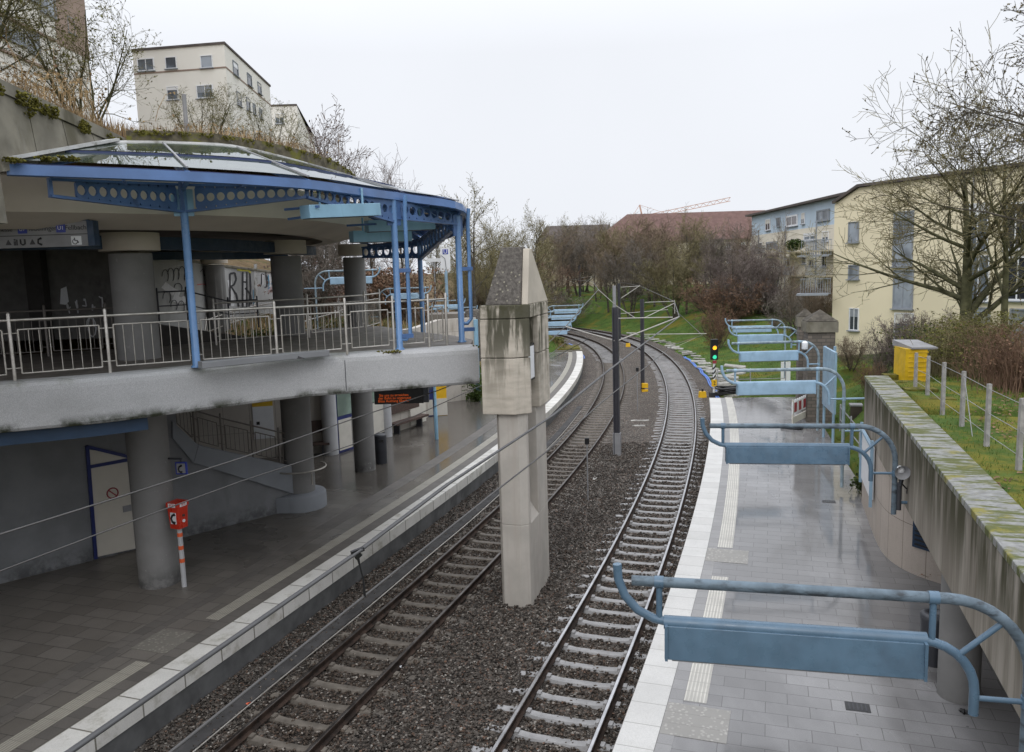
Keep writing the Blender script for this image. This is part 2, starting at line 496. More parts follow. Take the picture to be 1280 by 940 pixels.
def grimy(name, c, peel=True):
    t = NT(name)
    z = t.new('ShaderNodeSeparateXYZ'); t.link(t.pos, z.inputs[0])
    col = t.mix(t.ramp(t.noise(1.1, 5), .3, .7), dk(c, .88), dk(c, 1.1))
    col = t.mix(t.ramp(t.noise(1, 6, .65, t.vec((.8, .8, .3))), .52, .76, 0, .7), col, dk(c, .68))
    low = t.ramp(z.outputs['Z'], .55, 1.15, 1, 0)
    col = t.mix(t.math('MULTIPLY', low, t.ramp(t.noise(2.6, 6, .7), .35, .6)), col, dk(c, .42))
    if peel: col = t.mix(t.math('MULTIPLY', t.ramp(z.outputs['Z'], .9, 1.5, 1, .25), t.ramp(t.noise(6.5, 5, .6), .66, .69)), col, (.42, .41, .39))
    t.bump(t.noise(50, 3), .08, .01)
    M[name] = t.out(col, .8, None, .2)
grimy('column_grey', (.225, .22, .215)); grimy('grey_wall', (.235, .24, .25), False)
concrete('graffiti_concrete', (.40, .40, .395), var=.1, scale=.6, stains=[((.30, .295, .285), (.7, .7, .25), .5, .75)])
# ballast
t = NT('ballast')
cell = t.voro(26, out='Color')
s = t.new('ShaderNodeSeparateColor'); t.link(cell, s.inputs[0])
col = t.mix(t.ramp(s.outputs[0], 0, 1), (.028, .024, .021), (.128, .11, .094))
col = t.mix(t.ramp(s.outputs[1], .86, 1.0), col, (.17, .105, .075))
col = t.mix(t.ramp(s.outputs[2], .91, .96), col, (.30, .275, .245))
col = t.mix(t.ramp(t.noise(.35, 5, .6), .45, .68, 0, .35), col, (.045, .036, .03))
t.bump(t.voro(26, out='Distance'), 1.0, .03)
M['ballast'] = t.out(col, .75, None, .2)
t = NT('ballast_rusty')
s = t.new('ShaderNodeSeparateColor'); t.link(t.voro(26, out='Color'), s.inputs[0])
col = t.mix(t.ramp(s.outputs[0], 0, 1), (.026, .02, .016), (.105, .08, .062))
col = t.mix(t.ramp(s.outputs[2], .9, .95), col, (.30, .27, .24))
M['ballast_rusty'] = t.out(col, .75, None, .2)
t = NT('rail_side')
col = t.mix(t.ramp(t.noise(5, 5), .35, .65), (.022, .016, .013), (.055, .036, .027))
M['rail_side'] = t.out(col, .8, None, .2)
t = NT('rail_top')
M['rail_top'] = t.out(t.mix(t.ramp(t.noise(3, 3), .3, .7), (.42, .42, .43), (.6, .6, .62)), .32, .9)
t = NT('rail_top_dull')
M['rail_top_dull'] = t.out(t.mix(t.ramp(t.noise(3, 3), .3, .7), (.05, .042, .038), (.17, .155, .145)), .4, .8)

def paint(name, c, rough=.4, var=.1, **k): M[name] = simple(name, c, rough=rough, var=var, **k)
paint('canopy_blue', (.068, .138, .305), .38, .14, scale=2, stains=[((.03, .055, .13), (1.4, 1.4, 1.4), .62, .8)])
paint('post_blue', (.118, .235, .445), .35, .1, scale=2, stains=[((.06, .13, .28), (3, 3, .6), .6, .8)])
paint('light_blue', (.235, .41, .545), .4, .09, scale=2, stains=[((.16, .29, .40), (3, 3, .8), .55, .8)])
paint('bracket_blue', (.088, .148, .212), .33, .12, scale=3, stains=[((.075, .12, .17), (2.5, 2.5, 2.5), .5, .8), ((.17, .24, .31), (7, 7, 1), .66, .8)])
paint('bracket_pale', (.27, .40, .52), .38, .1, scale=2, stains=[((.21, .32, .42), (2.5, 2.5, 1), .5, .8)])
paint('under_blue', (.018, .042, .085), .5, .1)
paint('sign_blue', (.03, .05, .32), .4)
paint('door_blue', (.02, .03, .14), .4)
paint('door_white', (.62, .58, .51), .5, .05, scale=1)
paint('white_paint', (.72, .72, .70), .45, .06)
paint('sign_white', (.75, .76, .78), .4, .03)
paint('cream_panel', (.60, .57, .51), .5, .05)
paint('poster_yellow', (.65, .42, .03), .5, .08)
paint('machine_yellow', (.72, .42, .015), .4, .06)
paint('bin_yellow', (.62, .40, .01), .5, .15, stains=[((.35, .2, .02), (3, 3, 3), .6, .7)])
paint('red_paint', (.55, .035, .015), .35, .1)
paint('orange_red', (.70, .12, .04), .4, .1)
paint('barrier_red', (.30, .04, .05), .5, .1)
paint('black_paint', (.012, .012, .014), .4, .2)
paint('dark_grey', (.045, .047, .055), .45, .15)
paint('mast_dark', (.045, .045, .055), .5, .15)
paint('mast_grey', (.27, .27, .28), .6, .1)
paint('bin_dark', (.035, .037, .045), .4, .15)
paint('brown_wood', (.075, .048, .04), .6, .2, scale=8)
paint('wood_pole', (.25, .2, .15), .8, .2)
paint('pale_rod', (.44, .42, .385), .5, .1)
paint('wire_dark', (.06, .06, .062), .5, .1)
paint('wire_grey', (.075, .072, .07), .5, .1)
paint('stone_post', (.30, .29, .28), .9, .2, scale=9)
paint('blue_hose', (.10, .22, .62), .4, .1)
paint('rubber', (.014, .014, .015), .5, .2)
paint('crane_red', (.55, .33, .27), .5, .1)
paint('crane_yellow', (.6, .42, .12), .5, .1)
paint('gutter_dark', (.03, .045, .12), .5, .2)
paint('flashing', (.5, .5, .49), .5, .15, scale=4, stains=[((.13, .12, .09), (2, 2, 2), .5, .65)])
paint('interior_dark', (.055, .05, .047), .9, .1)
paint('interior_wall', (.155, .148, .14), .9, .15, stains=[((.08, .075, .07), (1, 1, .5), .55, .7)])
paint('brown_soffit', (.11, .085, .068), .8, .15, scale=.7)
paint('deck_floor', (.16, .14, .125), .6, .2, scale=2)
paint('spray_black', (.03, .03, .035), .7, .1)
paint('spray_white', (.62, .62, .63), .7, .1)
paint('spray_yellow', (.55, .5, .05), .7, .1)
paint('spray_red', (.55, .07, .08), .7, .1)
paint('spray_blue', (.09, .22, .33), .7, .1)
paint('pink_wash', (.4, .3, .3), .8, .1)
paint('manhole', (.03, .03, .032), .5, .2)
t = NT('stainless'); M['stainless'] = t.out(t.mix(t.ramp(t.noise(6, 3), .3, .7), (.40, .375, .34), (.55, .52, .48)), .38, .75)
t = NT('stainless_dark'); M['stainless_dark'] = t.out((.2, .18, .165), .5, .6)
# weathered overhead glass
t = NT('canopy_glass')
nodes = t.n
gl = nodes.new('ShaderNodeBsdfGlossy'); gl.inputs['Roughness'].default_value = .03; gl.inputs['Color'].default_value = (.95, .97, 1, 1)
tr = nodes.new('ShaderNodeBsdfTransparent'); tr.inputs['Color'].default_value = (.42, .52, .46, 1)
df = nodes.new('ShaderNodeBsdfDiffuse'); df.inputs['Color'].default_value = (.10, .125, .092, 1)
mx1 = nodes.new('ShaderNodeMixShader'); t.link(t.ramp(t.noise(1.4, 6, .7), .35, .75, .35, .85), mx1.inputs[0])
t.link(tr.outputs[0], mx1.inputs[1]); t.link(df.outputs[0], mx1.inputs[2])
fr = nodes.new('ShaderNodeFresnel'); fr.inputs['IOR'].default_value = 1.45
mx2 = nodes.new('ShaderNodeMixShader'); t.link(fr.outputs[0], mx2.inputs[0])
t.link(mx1.outputs[0], mx2.inputs[1]); t.link(gl.outputs[0], mx2.inputs[2])
t.link(mx2.outputs[0], nodes['Material Output'].inputs['Surface'])
M['canopy_glass'] = t.mat
def pane(name, c, rough=.08):
    t = NT(name)
    M[name] = t.out(t.mix(t.ramp(t.noise(.6, 3), .35, .65), dk(c, .6), dk(c, 1.5)), rough, 0, .7)
pane('pane_dark', (.035, .04, .05)); pane('pane_grey', (.11, .13, .155)); pane('pane_blind', (.22, .245, .28), .4); pane('map_glass', (.25, .33, .28), .25)
pane('pane_brown', (.06, .045, .045))
def glow(name, c, e):
    t = NT(name)
    t.b.inputs['Emission Color'].default_value = (*c, 1); t.b.inputs['Emission Strength'].default_value = e
    M[name] = t.out(dk(c, .3), .4)
glow('led_text', (1.0, .16, .02), .30); glow('lamp_amber', (1.0, .42, .02), 1.6); glow('lamp_green', (.05, .75, .42), .9)
# facades
concrete('render_yellow', (.74, .66, .48), var=.05, scale=.25, stains=[((.62, .54, .39), (.25, .25, .12), .55, .8)])
concrete('render_cream', (.70, .65, .55), var=.07, scale=.3)
concrete('render_white', (.76, .735, .68), var=.04, scale=.2, stains=[((.66, .63, .57), (.3, .3, .1), .55, .8)])
concrete('render_blue', (.50, .60, .70), var=.06, scale=.3)
concrete('render_brown', (.30, .225, .185), var=.15, scale=.5)
concrete('render_far', (.46, .41, .31), var=.08, scale=.2)
concrete('roof_red', (.155, .095, .085), var=.15, scale=1.2)
concrete('roof_dark', (.10, .085, .08), var=.15, scale=.8)
concrete('balcony_grey', (.27, .29, .32), var=.1)
# ground and plants
t = NT('ground')
sp = t.new('ShaderNodeSeparateXYZ'); t.link(t.co, sp.inputs[0])
gcol = t.mix(t.ramp(t.noise(.9, 7, .65), .32, .7), (.042, .082, .018), (.088, .145, .032))
gcol = t.mix(t.ramp(t.noise(7, 5, .7), .4, .75, 0, .5), gcol, (.12, .15, .05))
gcol = t.mix(t.ramp(t.noise(.35, 6, .65), .50, .66, 0, .85), gcol, (.16, .135, .026))
gcol = t.mix(t.ramp(t.noise(.55, 7, .7, t.vec((1, 1, 1), loc=(31, 7, 0))), .58, .7, 0, .85), gcol, (.075, .052, .03))
bcol = t.mix(t.ramp(t.noise(1.4, 7, .7), .3, .7), (.085, .058, .03), (.19, .135, .075))
bcol = t.mix(t.ramp(t.noise(.5, 6, .6), .55, .7), bcol, (.05, .068, .02))
moss_y = t.ramp(sp.outputs['Y'], 22, 30, 1, 0)
gcol = t.mix(t.math('MULTIPLY', moss_y, t.ramp(t.noise(1.1, 7, .7, t.vec((1, 1, 1), loc=(5, 3, 0))), .42, .6, 0, .75)), gcol, (.19, .165, .03))
west = t.ramp(t.math('ADD', sp.outputs['X'], t.ramp(t.noise(.3, 4), .3, .7, -2.0, 2.0)), -7.0, -3.0, 1, 0)
col = t.mix(west, gcol, bcol)
t.bump(t.noise(25, 4), .9, .05)
M['ground'] = t.out(col, .95, None, .1)
def leafy(name, c, var=.5, scale=3.0):
    M[name] = simple(name, c, .85, var, scale, spec=.12)
leafy('grass_green', (.075, .135, .026), .5, 2.0); leafy('grass_moss', (.17, .15, .035), .45, 2.0)
leafy('dry_grass', (.33, .235, .13), .4, 1.5); leafy('dry_reed', (.13, .085, .055), .4, 1.0)
leafy('bark_grey', (.085, .075, .062), .4, 4.0); leafy('bark_moss', (.085, .083, .045), .45, 3.0)
leafy('twig_brown', (.19, .145, .105), .35, 2.0); leafy('twig_olive', (.20, .175, .095), .4, 2.0); leafy('twig_grey', (.185, .162, .14), .35, 2.0)
leafy('twig_rust', (.19, .12, .085), .4, 2.0); leafy('twig_purple', (.19, .155, .142), .35, 2.0)
leafy('bud', (.13, .105, .05), .5, 6.0); leafy('leaf_brown', (.19, .115, .075), .45, 4.0); leafy('leaf_green', (.05, .075, .02), .5, 4.0); leafy('leaf_yellow', (.13, .13, .035), .5, 4.0)
leafy('leaf_pink', (.2, .14, .12), .4, 5.0)
# ------------------------------------------------------------------ the two curving tracks
KB = [(-6, -6.35), (2, -3.28), (5, -2.13), (8, -1.01), (11, .08), (14, 1.12), (18, 2.46), (22, 3.73), (26, 4.93), (30, 6.06), (35, 7.36), (40, 8.52),
      (45, 9.55), (50, 10.43), (55, 11.17), (60, 11.75), (65, 12.18), (70, 12.44), (75, 12.5), (80, 12.3), (85, 11.8), (90, 10.95), (95, 9.7), (100, 8.0),
      (108, 4.3), (116, -.6), (124, -6.6)]
KA = [(-6, -10.0), (2, -7.39), (5, -6.42), (8, -5.42), (11, -4.39), (14, -3.36), (18, -1.99), (22, -.67), (26, .6), (30, 1.79), (35, 3.16), (40, 4.38),
      (45, 5.43), (50, 6.33), (55, 7.06), (60, 7.63), (65, 8.04), (70, 8.26), (75, 8.28), (80, 8.05), (85, 7.5), (90, 6.6), (95, 5.3), (100, 3.5),
      (108, -.2), (116, -5.0), (124, -11.0)]
def spline(K):
    ys = np.array([k[0] for k in K], float); xs = np.array([k[1] for k in K], float)
    m = np.gradient(xs, ys)
    def f(y):
        y = np.asarray(y, float)
        i = np.clip(np.searchsorted(ys, y) - 1, 0, len(ys) - 2)
        h = ys[i+1] - ys[i]; t = (y - ys[i]) / h
        r = ((2*t**3-3*t**2+1)*xs[i] + (t**3-2*t**2+t)*h*m[i] + (-2*t**3+3*t**2)*xs[i+1] + (t**3-t**2)*h*m[i+1])
        r = np.where(y < ys[0], xs[0] + (y-ys[0])*m[0], r)
        return r
    return f
fA, fB = spline(KA), spline(KB)
def curve_pts(f, y0, y1, step=.8, off=0.0):
    ys = np.arange(y0, y1 + 1e-6, step)
    x = f(ys); dx = (f(ys + .05) - f(ys - .05)) / .1
    n = np.sqrt(1 + dx**2)
    return [(float(a + off/k), float(y - off*d/k)) for a, y, d, k in zip(x, ys, dx, n)]
def heading(f, y): return math.atan(float((f(y + .05) - f(y - .05)) / .1))

OFF_L, OFF_R = -2.25, 1.40            # platform edges from their track's centre
def left_edge(y0, y1, step=.8, off=0.0): return curve_pts(fA, y0, y1, step, OFF_L + off)
def right_edge(y0, y1, step=.8, off=0.0): return curve_pts(fB, y0, y1, step, OFF_R + off)

# places that several things share
TOPL = .55                                # the older, lower platform
BW = [(-16.5, 28.5), (-6.99, 30.7), (-4.28, 36.05), (-3.66, 42.0), (-1.85, 43.0)]            # back wall of the far platform
RW0, RW1 = Vector((3.55, 3.3)), Vector((9.36, 21.0))                                          # face of the tall wall by the near platform
RD = (RW1 - RW0).normalized(); RN = Vector((RD.y, -RD.x))
def rw(s, o=0.0): return RW0 + RD*s + RN*o
RWL = (RW1 - RW0).length

# ------------------------------------------------------------------ terrain
def lerp(a, b, t): return a + (b - a) * t
def sstep(x, a, b):
    t = np.clip((x - a) / (b - a), 0, 1); return t*t*(3 - 2*t)
def height(x, y):
    x = np.asarray(x, float); y = np.asarray(y, float)
    a, b = fA(np.clip(y, -6, 124)), fB(np.clip(y, -6, 124))
    # ---- west side
    xl = np.interp(y, [-50, 28.4, 28.7, 30.9, 36, 42, 43, 66, 67.5, 82], [-30, -30, -16.6, -7.3, -4.75, -4.0, -2.1, 2.7, 5.6, 5.3])
    xl = np.where(y > 80, a - 2.6, xl)
    d = xl - x
    up = 4.15 + np.clip((d - .3) * .12, 0, 1.3)
    ramp = .53 + np.minimum(d * .5, np.interp(y, [43, 48, 66, 78, 95], [4.0, 3.6, 2.3, 1.2, 1.4]) + np.clip(d - 6, 0, 99) * .10)
    ramp = np.where(y > 66.5, ramp - sstep(y, 66.5, 69) * .6 * (1 - sstep(d, 0, 5)), ramp)
    wv = np.where(y < 42.3, up, lerp(up, ramp, sstep(y, 43.5, 49)))
    wv = np.where(d < .25, -.6, wv)
    g = np.clip(-13.8 - x, 0, 80)                       # the hill above the graffiti wall
    hill = 7.75 + np.clip(y - 45, 0, 60) * -.045 + g * .30
    hill = np.minimum(hill, 18.5)
    wv = np.where((x < -13.8) & (y > 23), lerp(np.maximum(hill, wv), wv, sstep(y, 75, 120)), wv)
    wv = np.where((y <= 23) & (x < -13), -.6, wv)
    # ---- east side
    e0 = np.interp(y, [-50, 2, 21.2, 21.4, 39.6, 39.9, 43], [0, 3.2, 9.6, 9.8, 14.4, 99, 99])
    xr = np.where(y < 39.7, e0, b + 2.5)
    dr = x - xr
    base = np.interp(y, [-50, 21, 30, 40, 52, 70, 100, 140], [4.12, 4.12, 3.1, 2.2, 1.5, 1.6, 2.6, 3.6])
    wall = np.where(y < 21.25, np.where(dr > np.where(y < 17, 4.6, .45), 4.12, -.6), 0)
    lawn = lerp(.86, np.maximum(base, .9), sstep(dr, .2, np.interp(y, [21, 30, 40], [1.6, 3.0, 6.0])))
    bank = lerp(-.16, np.maximum(base, .3) + .0, sstep(dr, .4, np.interp(y, [40, 60, 100], [11, 15, 9])))
    bank = bank + np.clip(dr - 14, 0, 60) * .02
    ev = np.where(y < 21.25, wall, np.where(y < 39.7, lawn, bank))
    ev = np.where((y >= 39.2) & (y < 42), lerp(lawn, bank, sstep(y, 39.2, 42)), ev)
    corridor = (x > xl) & (x < xr)
    mid = np.where(y < 43, -.6, np.where(y < 66.6, np.where(x < a - 2.5, -.6, -.34), -.34))
    out = np.where(corridor, mid, np.where(x <= xl, wv, ev))
    far = sstep(y, 150, 260)
    out = np.where(y > 118, lerp(np.where(corridor, 1.0, out), 3.5, sstep(y, 118, 135)), out)
    return out

def axis(segs):
    r = [segs[0][0]]
    for a, b, s in segs:
        n = max(1, round((b - a) / s)); r += [a + (b - a)*i/n for i in range(1, n+1)]
    return np.array(r)
gx = axis([(-2500, -300, 440), (-300, -60, 24), (-60, -20, 2.0), (-20, 26, .5), (26, 60, 2.0), (60, 300, 20), (300, 2500, 440)])
gy = axis([(-400, -20, 60), (-20, 14, 2), (14, 48, .5), (48, 130, 1.25), (130, 300, 12), (300, 3000, 450)])
X, Y = np.meshgrid(gx, gy)
Z = height(X, Y)
near = (np.abs(X) < 60) & (Y < 140) & (Y > 10)
wob = (np.sin(X*.9 + Y*.37) + np.sin(X*.31 - Y*.77 + 1.3) + .6*np.sin(X*2.1 + Y*1.7)) * .05
Z = Z + np.where(near & (Z > .4), wob, 0)
nx, ny = len(gx), len(gy)
idx = np.arange(nx*ny).reshape(ny, nx)
F = np.stack([idx[:-1, :-1], idx[:-1, 1:], idx[1:, 1:], idx[1:, :-1]], -1).reshape(-1, 4)
g = mesh_np("ground", np.stack([X, Y, Z], -1).reshape(-1, 3), F, M['ground'], smooth=True)
g["kind"] = "structure"

# ------------------------------------------------------------------ ballast bed and stones
def bed_bounds(y):
    l = np.where(y < 66.3, fA(y) + (OFF_L + .02)*1.05, fA(y) - 2.35)
    r = np.where(y < 39.3, fB(y) + (OFF_R - .02)*1.05, fB(y) + 2.5)
    return l, r
ys = axis([(1.5, 40, .35), (40, 124, .9)])
us = np.linspace(0, 1, 40)
l, r = bed_bounds(ys)
BX = l[:, None] + (r - l)[:, None]*us[None]
BY = np.repeat(ys[:, None], 40, 1)
mA, mB = np.abs(BX - fA(BY)), np.abs(BX - fB(BY))
BZ = -.190 - .05*((mA < .70) | (mB < .70)) + .012*np.sin(BX*7 + BY*3) + .012*np.sin(BX*3.1 - BY*5.2) + .03*sstep(np.minimum(mA, mB), 1.3, 1.8)
edge_far = (BY > 40) & ((us[None] > .95))
BZ = np.where(edge_far, BZ - .12, BZ)
ib = np.arange(BX.size).reshape(BX.shape)
F = np.stack([ib[:-1, :-1], ib[:-1, 1:], ib[1:, 1:], ib[1:, :-1]], -1).reshape(-1, 4)
o = mesh_np("ballast_bed", np.stack([BX, BY, BZ], -1).reshape(-1, 3), F, M['ballast'], smooth=True)
o["kind"] = "structure"
# loose stones in the part one can tell apart
N = 52000
yy = 7.5 + (34 - 7.5) * rng.random(N*2)**1.35
keep = rng.random(N*2) < 1.0
yy = yy[:N]
l, r = bed_bounds(yy)
xx = l + .03 + (r - l - .06)*rng.random(N)
ta, tb = np.abs(xx - fA(yy))*.95, np.abs(xx - fB(yy))*.95
ok = (np.abs(ta - .72) > .08) & (np.abs(tb - .72) > .08)
zz = -.205 + .03*sstep(np.minimum(ta, tb), 1.3, 1.8)
def on_sleeper(f, x, y, t):
    h = np.arctan((f(y + .05) - f(y - .05))/.1)
    foot = y + (x - f(y))*np.sin(h)*np.cos(h)
    ysl = [3.3]
    while ysl[-1] < 40: ysl.append(ysl[-1] + .63*math.cos(heading(f, ysl[-1])))
    ysl = np.array(ysl); i = np.clip(np.searchsorted(ysl, foot), 1, len(ysl)-1)
    d = np.minimum(np.abs(foot - ysl[i]), np.abs(foot - ysl[i-1]))/np.cos(h)
    return (d < .092) & (rng.random(len(x)) < .9) & ((t < .62) | ((t < 1.15) & (rng.random(len(x)) < .22)))
okt = np.minimum(np.abs(xx - fA(yy) + 1.42*1.055), 9) > .16 - .3*(rng.random(len(xx)) < .12)
ok &= okt & ~on_sleeper(fA, xx, yy, ta) & ~on_sleeper(fB, xx, yy, tb)
zz = zz + np.where((ta < .66) | (tb < .66), -.022, .03)
ico = np.array([(0, 0, 1), (.9, 0, .2), (.28, .85, .15), (-.72, .53, .25), (-.72, -.53, .1), (.28, -.85, .25), (0.1, 0, -.8)])
icf = np.array([(0, 1, 2), (0, 2, 3), (0, 3, 4), (0, 4, 5), (0, 5, 1), (6, 2, 1), (6, 3, 2), (6, 4, 3), (6, 5, 4), (6, 1, 5)])
xx, yy, zz = xx[ok], yy[ok], zz[ok]
n = len(xx)
sz = .015 + .026*rng.random(n)**1.3
ang = rng.random(n)*6.28
pts = ico[None]*(1 + .45*(rng.random((n, 7, 1)) - .5)) * sz[:, None, None] * np.array([1.25, .9, .8])[None, None]
tilt = (rng.random(n) - .5)*1.4
ct, st = np.cos(tilt)[:, None], np.sin(tilt)[:, None]
y2 = pts[..., 1]*ct - pts[..., 2]*st; z2 = pts[..., 1]*st + pts[..., 2]*ct
ca, sa = np.cos(ang)[:, None], np.sin(ang)[:, None]
x3 = pts[..., 0]*ca - y2*sa; y3 = pts[..., 0]*sa + y2*ca
V = np.stack([x3 + xx[:, None], y3 + yy[:, None], z2 + (zz + sz*.45)[:, None]], -1).reshape(-1, 3)
F = (icf[None] + (np.arange(n)*7)[:, None, None]).reshape(-1, 3)
o = mesh_np("ballast_stones", V, F, [M['ballast'], M['ballast_rusty']], mi=np.repeat(((ta[ok] < 1.05) | ((tb[ok] < .95) & (rng.random(n) < .45))).astype(int), 10)); tag(o, kind="stuff")

# ------------------------------------------------------------------ rails and sleepers
def railway(f, half, ymax, label, dull):
    y0 = 3.0
    root = empty("railway_track", (float(f(y0)), y0, -.2), label, "railway track", "curving railway tracks")
    for sd in (-1, 1):
        mb = MB(); path = curve_pts(f, y0, ymax, .7, sd*half)
        mb.cur = 0
        mb.sweep(path, [(-.07, -.165), (.07, -.165), (.07, -.15), (.012, -.12), (.012, -.045), (.036, -.035), (.036, -.006), (-.036, -.006), (-.036, -.035), (-.012, -.045), (-.012, -.12), (-.07, -.15)])
        mb.cur = 1
        mb.sweep(path, [(-.030, -.004), (.030, -.004), (.024, .002), (-.024, .002)])
        mb.build("rail", [M['rail_side'], M['rail_top_dull'] if dull else M['rail_top']], root)
    proto = None; L = 0; y = y0 + .3; n = 0; rest = []
    mbp = MB()
    sec = [(-1.22, .0), (-.95, .012), (-.62, .012), (-.4, -.018), (.4, -.018), (.62, .012), (.95, .012), (1.22, 0)]
    for (x0, z0), (x1, z1) in zip(sec[:-1], sec[1:]):
        mbp.hexa([(x0, -.14, -.16), (x1, -.14, -.16), (x1, .14, -.16), (x0, .14, -.16), (x0, -.075, z0), (x1, -.075, z1), (x1, .075, z1), (x0, .075, z0)])
    for sx in (-half, half):
        for s in (-1, 1): mbp.box((sx + s*.11, 0, .012), .07, .13, .035)
    rest_mb = MB()
    while y < ymax:
        h = heading(f, y)
        loc = (float(f(y)), y, -.182 + random.uniform(-.008, .004))
        rz = -h + random.uniform(-.012, .012)
        if n < 100:
            if proto is None:
                proto = mbp.build("sleeper", M['sleeper_brown' if dull else 'sleeper'], None); proto.parent = root; s_ = proto
            else:
                s_ = proto.copy(); COL.objects.link(s_); s_.parent = root
            s_.location = Vector(loc) - Vector(root.location); s_.rotation_euler = (0, 0, rz)
        else:
            rest_mb.box((loc[0], loc[1], loc[2] - .16), 2.2, .16, .16, rz)
        n += 1; y += .63*math.cos(h)
    o = rest_mb.build("sleeper", M['sleeper'], root); o["kind"] = "stuff"
    return root
railway(fB, .72, 123, "railway track with shiny rails and pale wet sleepers beside the open platform", False)
railway(fA, .70, 123, "railway track with brown rusty rails beside the platform under the concrete deck", True)

# cable trough and signal rod along the sheltered platform
mb = MB(); mb.sweep(curve_pts(fA, 5, 44, .8, -1.42), [(-.14, -.3), (.14, -.3), (.14, -.150), (-.14, -.150)])
tag(mb.build("cable_trough", M['trough']), "flat grey concrete cable trough lying in ballast along the sheltered platform", "cable trough")
mb = MB(); mb.tube([(x, y, -.12 + .01*math.sin(y)) for x, y in curve_pts(fA, 5, 42, .8, -1.19)], .016, 6)
tag(mb.build("point_rod", M['stainless']), "thin grey metal rod running along the ballast beside the cable trough", "rod")
# rubbish on the stones
for i, (px, py, m, nm, lb) in enumerate([(312, 880, 'orange_red', 'litter', 'crumpled orange wrapper on the stones outside the rusty rail'), (500, 835, 'sign_white', 'litter', 'white paper scrap on the stones beside the inner rusty rail')]):
    p = P(px, py, -.17); mb = MB()
    mb.add([p + Vector((random.uniform(-.06, .06), random.uniform(-.06, .06), random.uniform(0, .05))) for _ in range(6)], [(0, 1, 2), (2, 3, 4), (4, 5, 0), (1, 3, 5), (0, 2, 4)])
    tag(mb.build(nm, M[m]), lb, "litter")

# ------------------------------------------------------------------ platforms
TOP = .9
el = left_edge(1.5, 66.3)
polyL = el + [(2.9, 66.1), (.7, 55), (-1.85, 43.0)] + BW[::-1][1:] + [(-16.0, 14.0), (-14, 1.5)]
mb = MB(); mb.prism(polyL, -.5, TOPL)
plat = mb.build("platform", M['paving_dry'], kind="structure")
er = right_edge(1.5, 39.3)
polyR = er[::-1] + [(4.0, 1.5), (9.0, 9.0), (12.6, 18.5), (9.75, 21.2), (10.0, 22.4), (14.15, 38.3)]
mb = MB(); mb.prism(polyR, -.5, TOP)
plat2 = mb.build("platform", M['paving_wet'], kind="structure")
# the far open end of the sheltered platform is wet
mb = MB()
pe = left_edge(43.5, 66.3, .8, -1.13)
mb.prism(pe + [(2.95, 66.1), (.75, 55), (-1.6, 43.5)], TOPL - .1, TOPL + .004)
mb.build("platform_paving", M['paving_wet'], kind="structure")
def strip(name, pathf, y0, y1, o0, o1, m, z=.004, th=.03, drop=None):
    mb = MB(); path = pathf(y0, y1); TOP = TOPL if pathf is left_edge else .9
    if drop is None:
        mb.sweep(path, [(o0, TOP + z - th), (o1, TOP + z - th), (o1, TOP + z), (o0, TOP + z)][::-1])
    else:                             # a slab whose outer face shows
        mb.sweep(path, [(o0, TOP + z), (o1, TOP + z), (o1, TOP + z - drop), (o0, TOP + z - drop)])
    return mb.build(name, M[m], kind="structure")
strip("platform_edge", left_edge, 1.5, 66.3, -.48, .03, 'edge_white_old', .006, drop=.30)
strip("platform_border", left_edge, 1.5, 66.3, -.80, -.485, 'edge_dark')
strip("tactile_strip", left_edge, 1.5, 13.0, -1.12, -.805, 'tactile_old')
strip("tactile_strip", left_edge, 14.45, 66.3, -1.12, -.805, 'tactile_old')
strip("tactile_field", left_edge, 13.05, 14.4, -1.62, -.805, 'dots_old', .005)
strip("platform_border", left_edge, 1.5, 41, -2.1, -1.63, 'edge_dark', .003)
strip("platform_wall", left_edge, 1.5, 66.3, -.02, .012, 'platform_wall', -.29, drop=.5)
strip("platform_edge", right_edge, 1.5, 39.3, -.03, .50, 'edge_white', .006, drop=.24)
strip("platform_border", right_edge, 1.5, 39.3, .505, .72, 'edge_grey')
for y0, y1 in ((1.5, 11.05), (12.0, 17.55), (18.5, 39.3)):
    strip("tactile_strip", right_edge, y0, y1, .725, 1.06, 'tactile_pale')
for y0 in (11.05, 17.55):
    strip("tactile_field", right_edge, y0 + .05, y0 + .93, .51, 1.42, 'dots_pale', .007)
# drain covers let into the paving
def cover(px, py, sx, sy, lb):
    p = P(px, py, TOP); mb = MB(); mb.box((p.x, p.y, TOP - .02), sx, sy, .027, -.3)
    fr = MB()
    for k in range(5): fr.box((p.x + (k-2)*sx/6*math.cos(-.3), p.y + (k-2)*sx/6*math.sin(-.3), TOP + .0075), .02, sy*.8, .004, -.3)
    r = mb.build("drain_cover", M['manhole']); tag(r, lb, "drain cover", "drain covers in the paving")
    fr.build("grating", M['dark_grey'], None).parent = r
cover(1072, 884, .34, .24, "dark drain cover in wet paving near the round column")
cover(1036, 627, .34, .24, "dark drain cover in wet paving beside the grass strip")
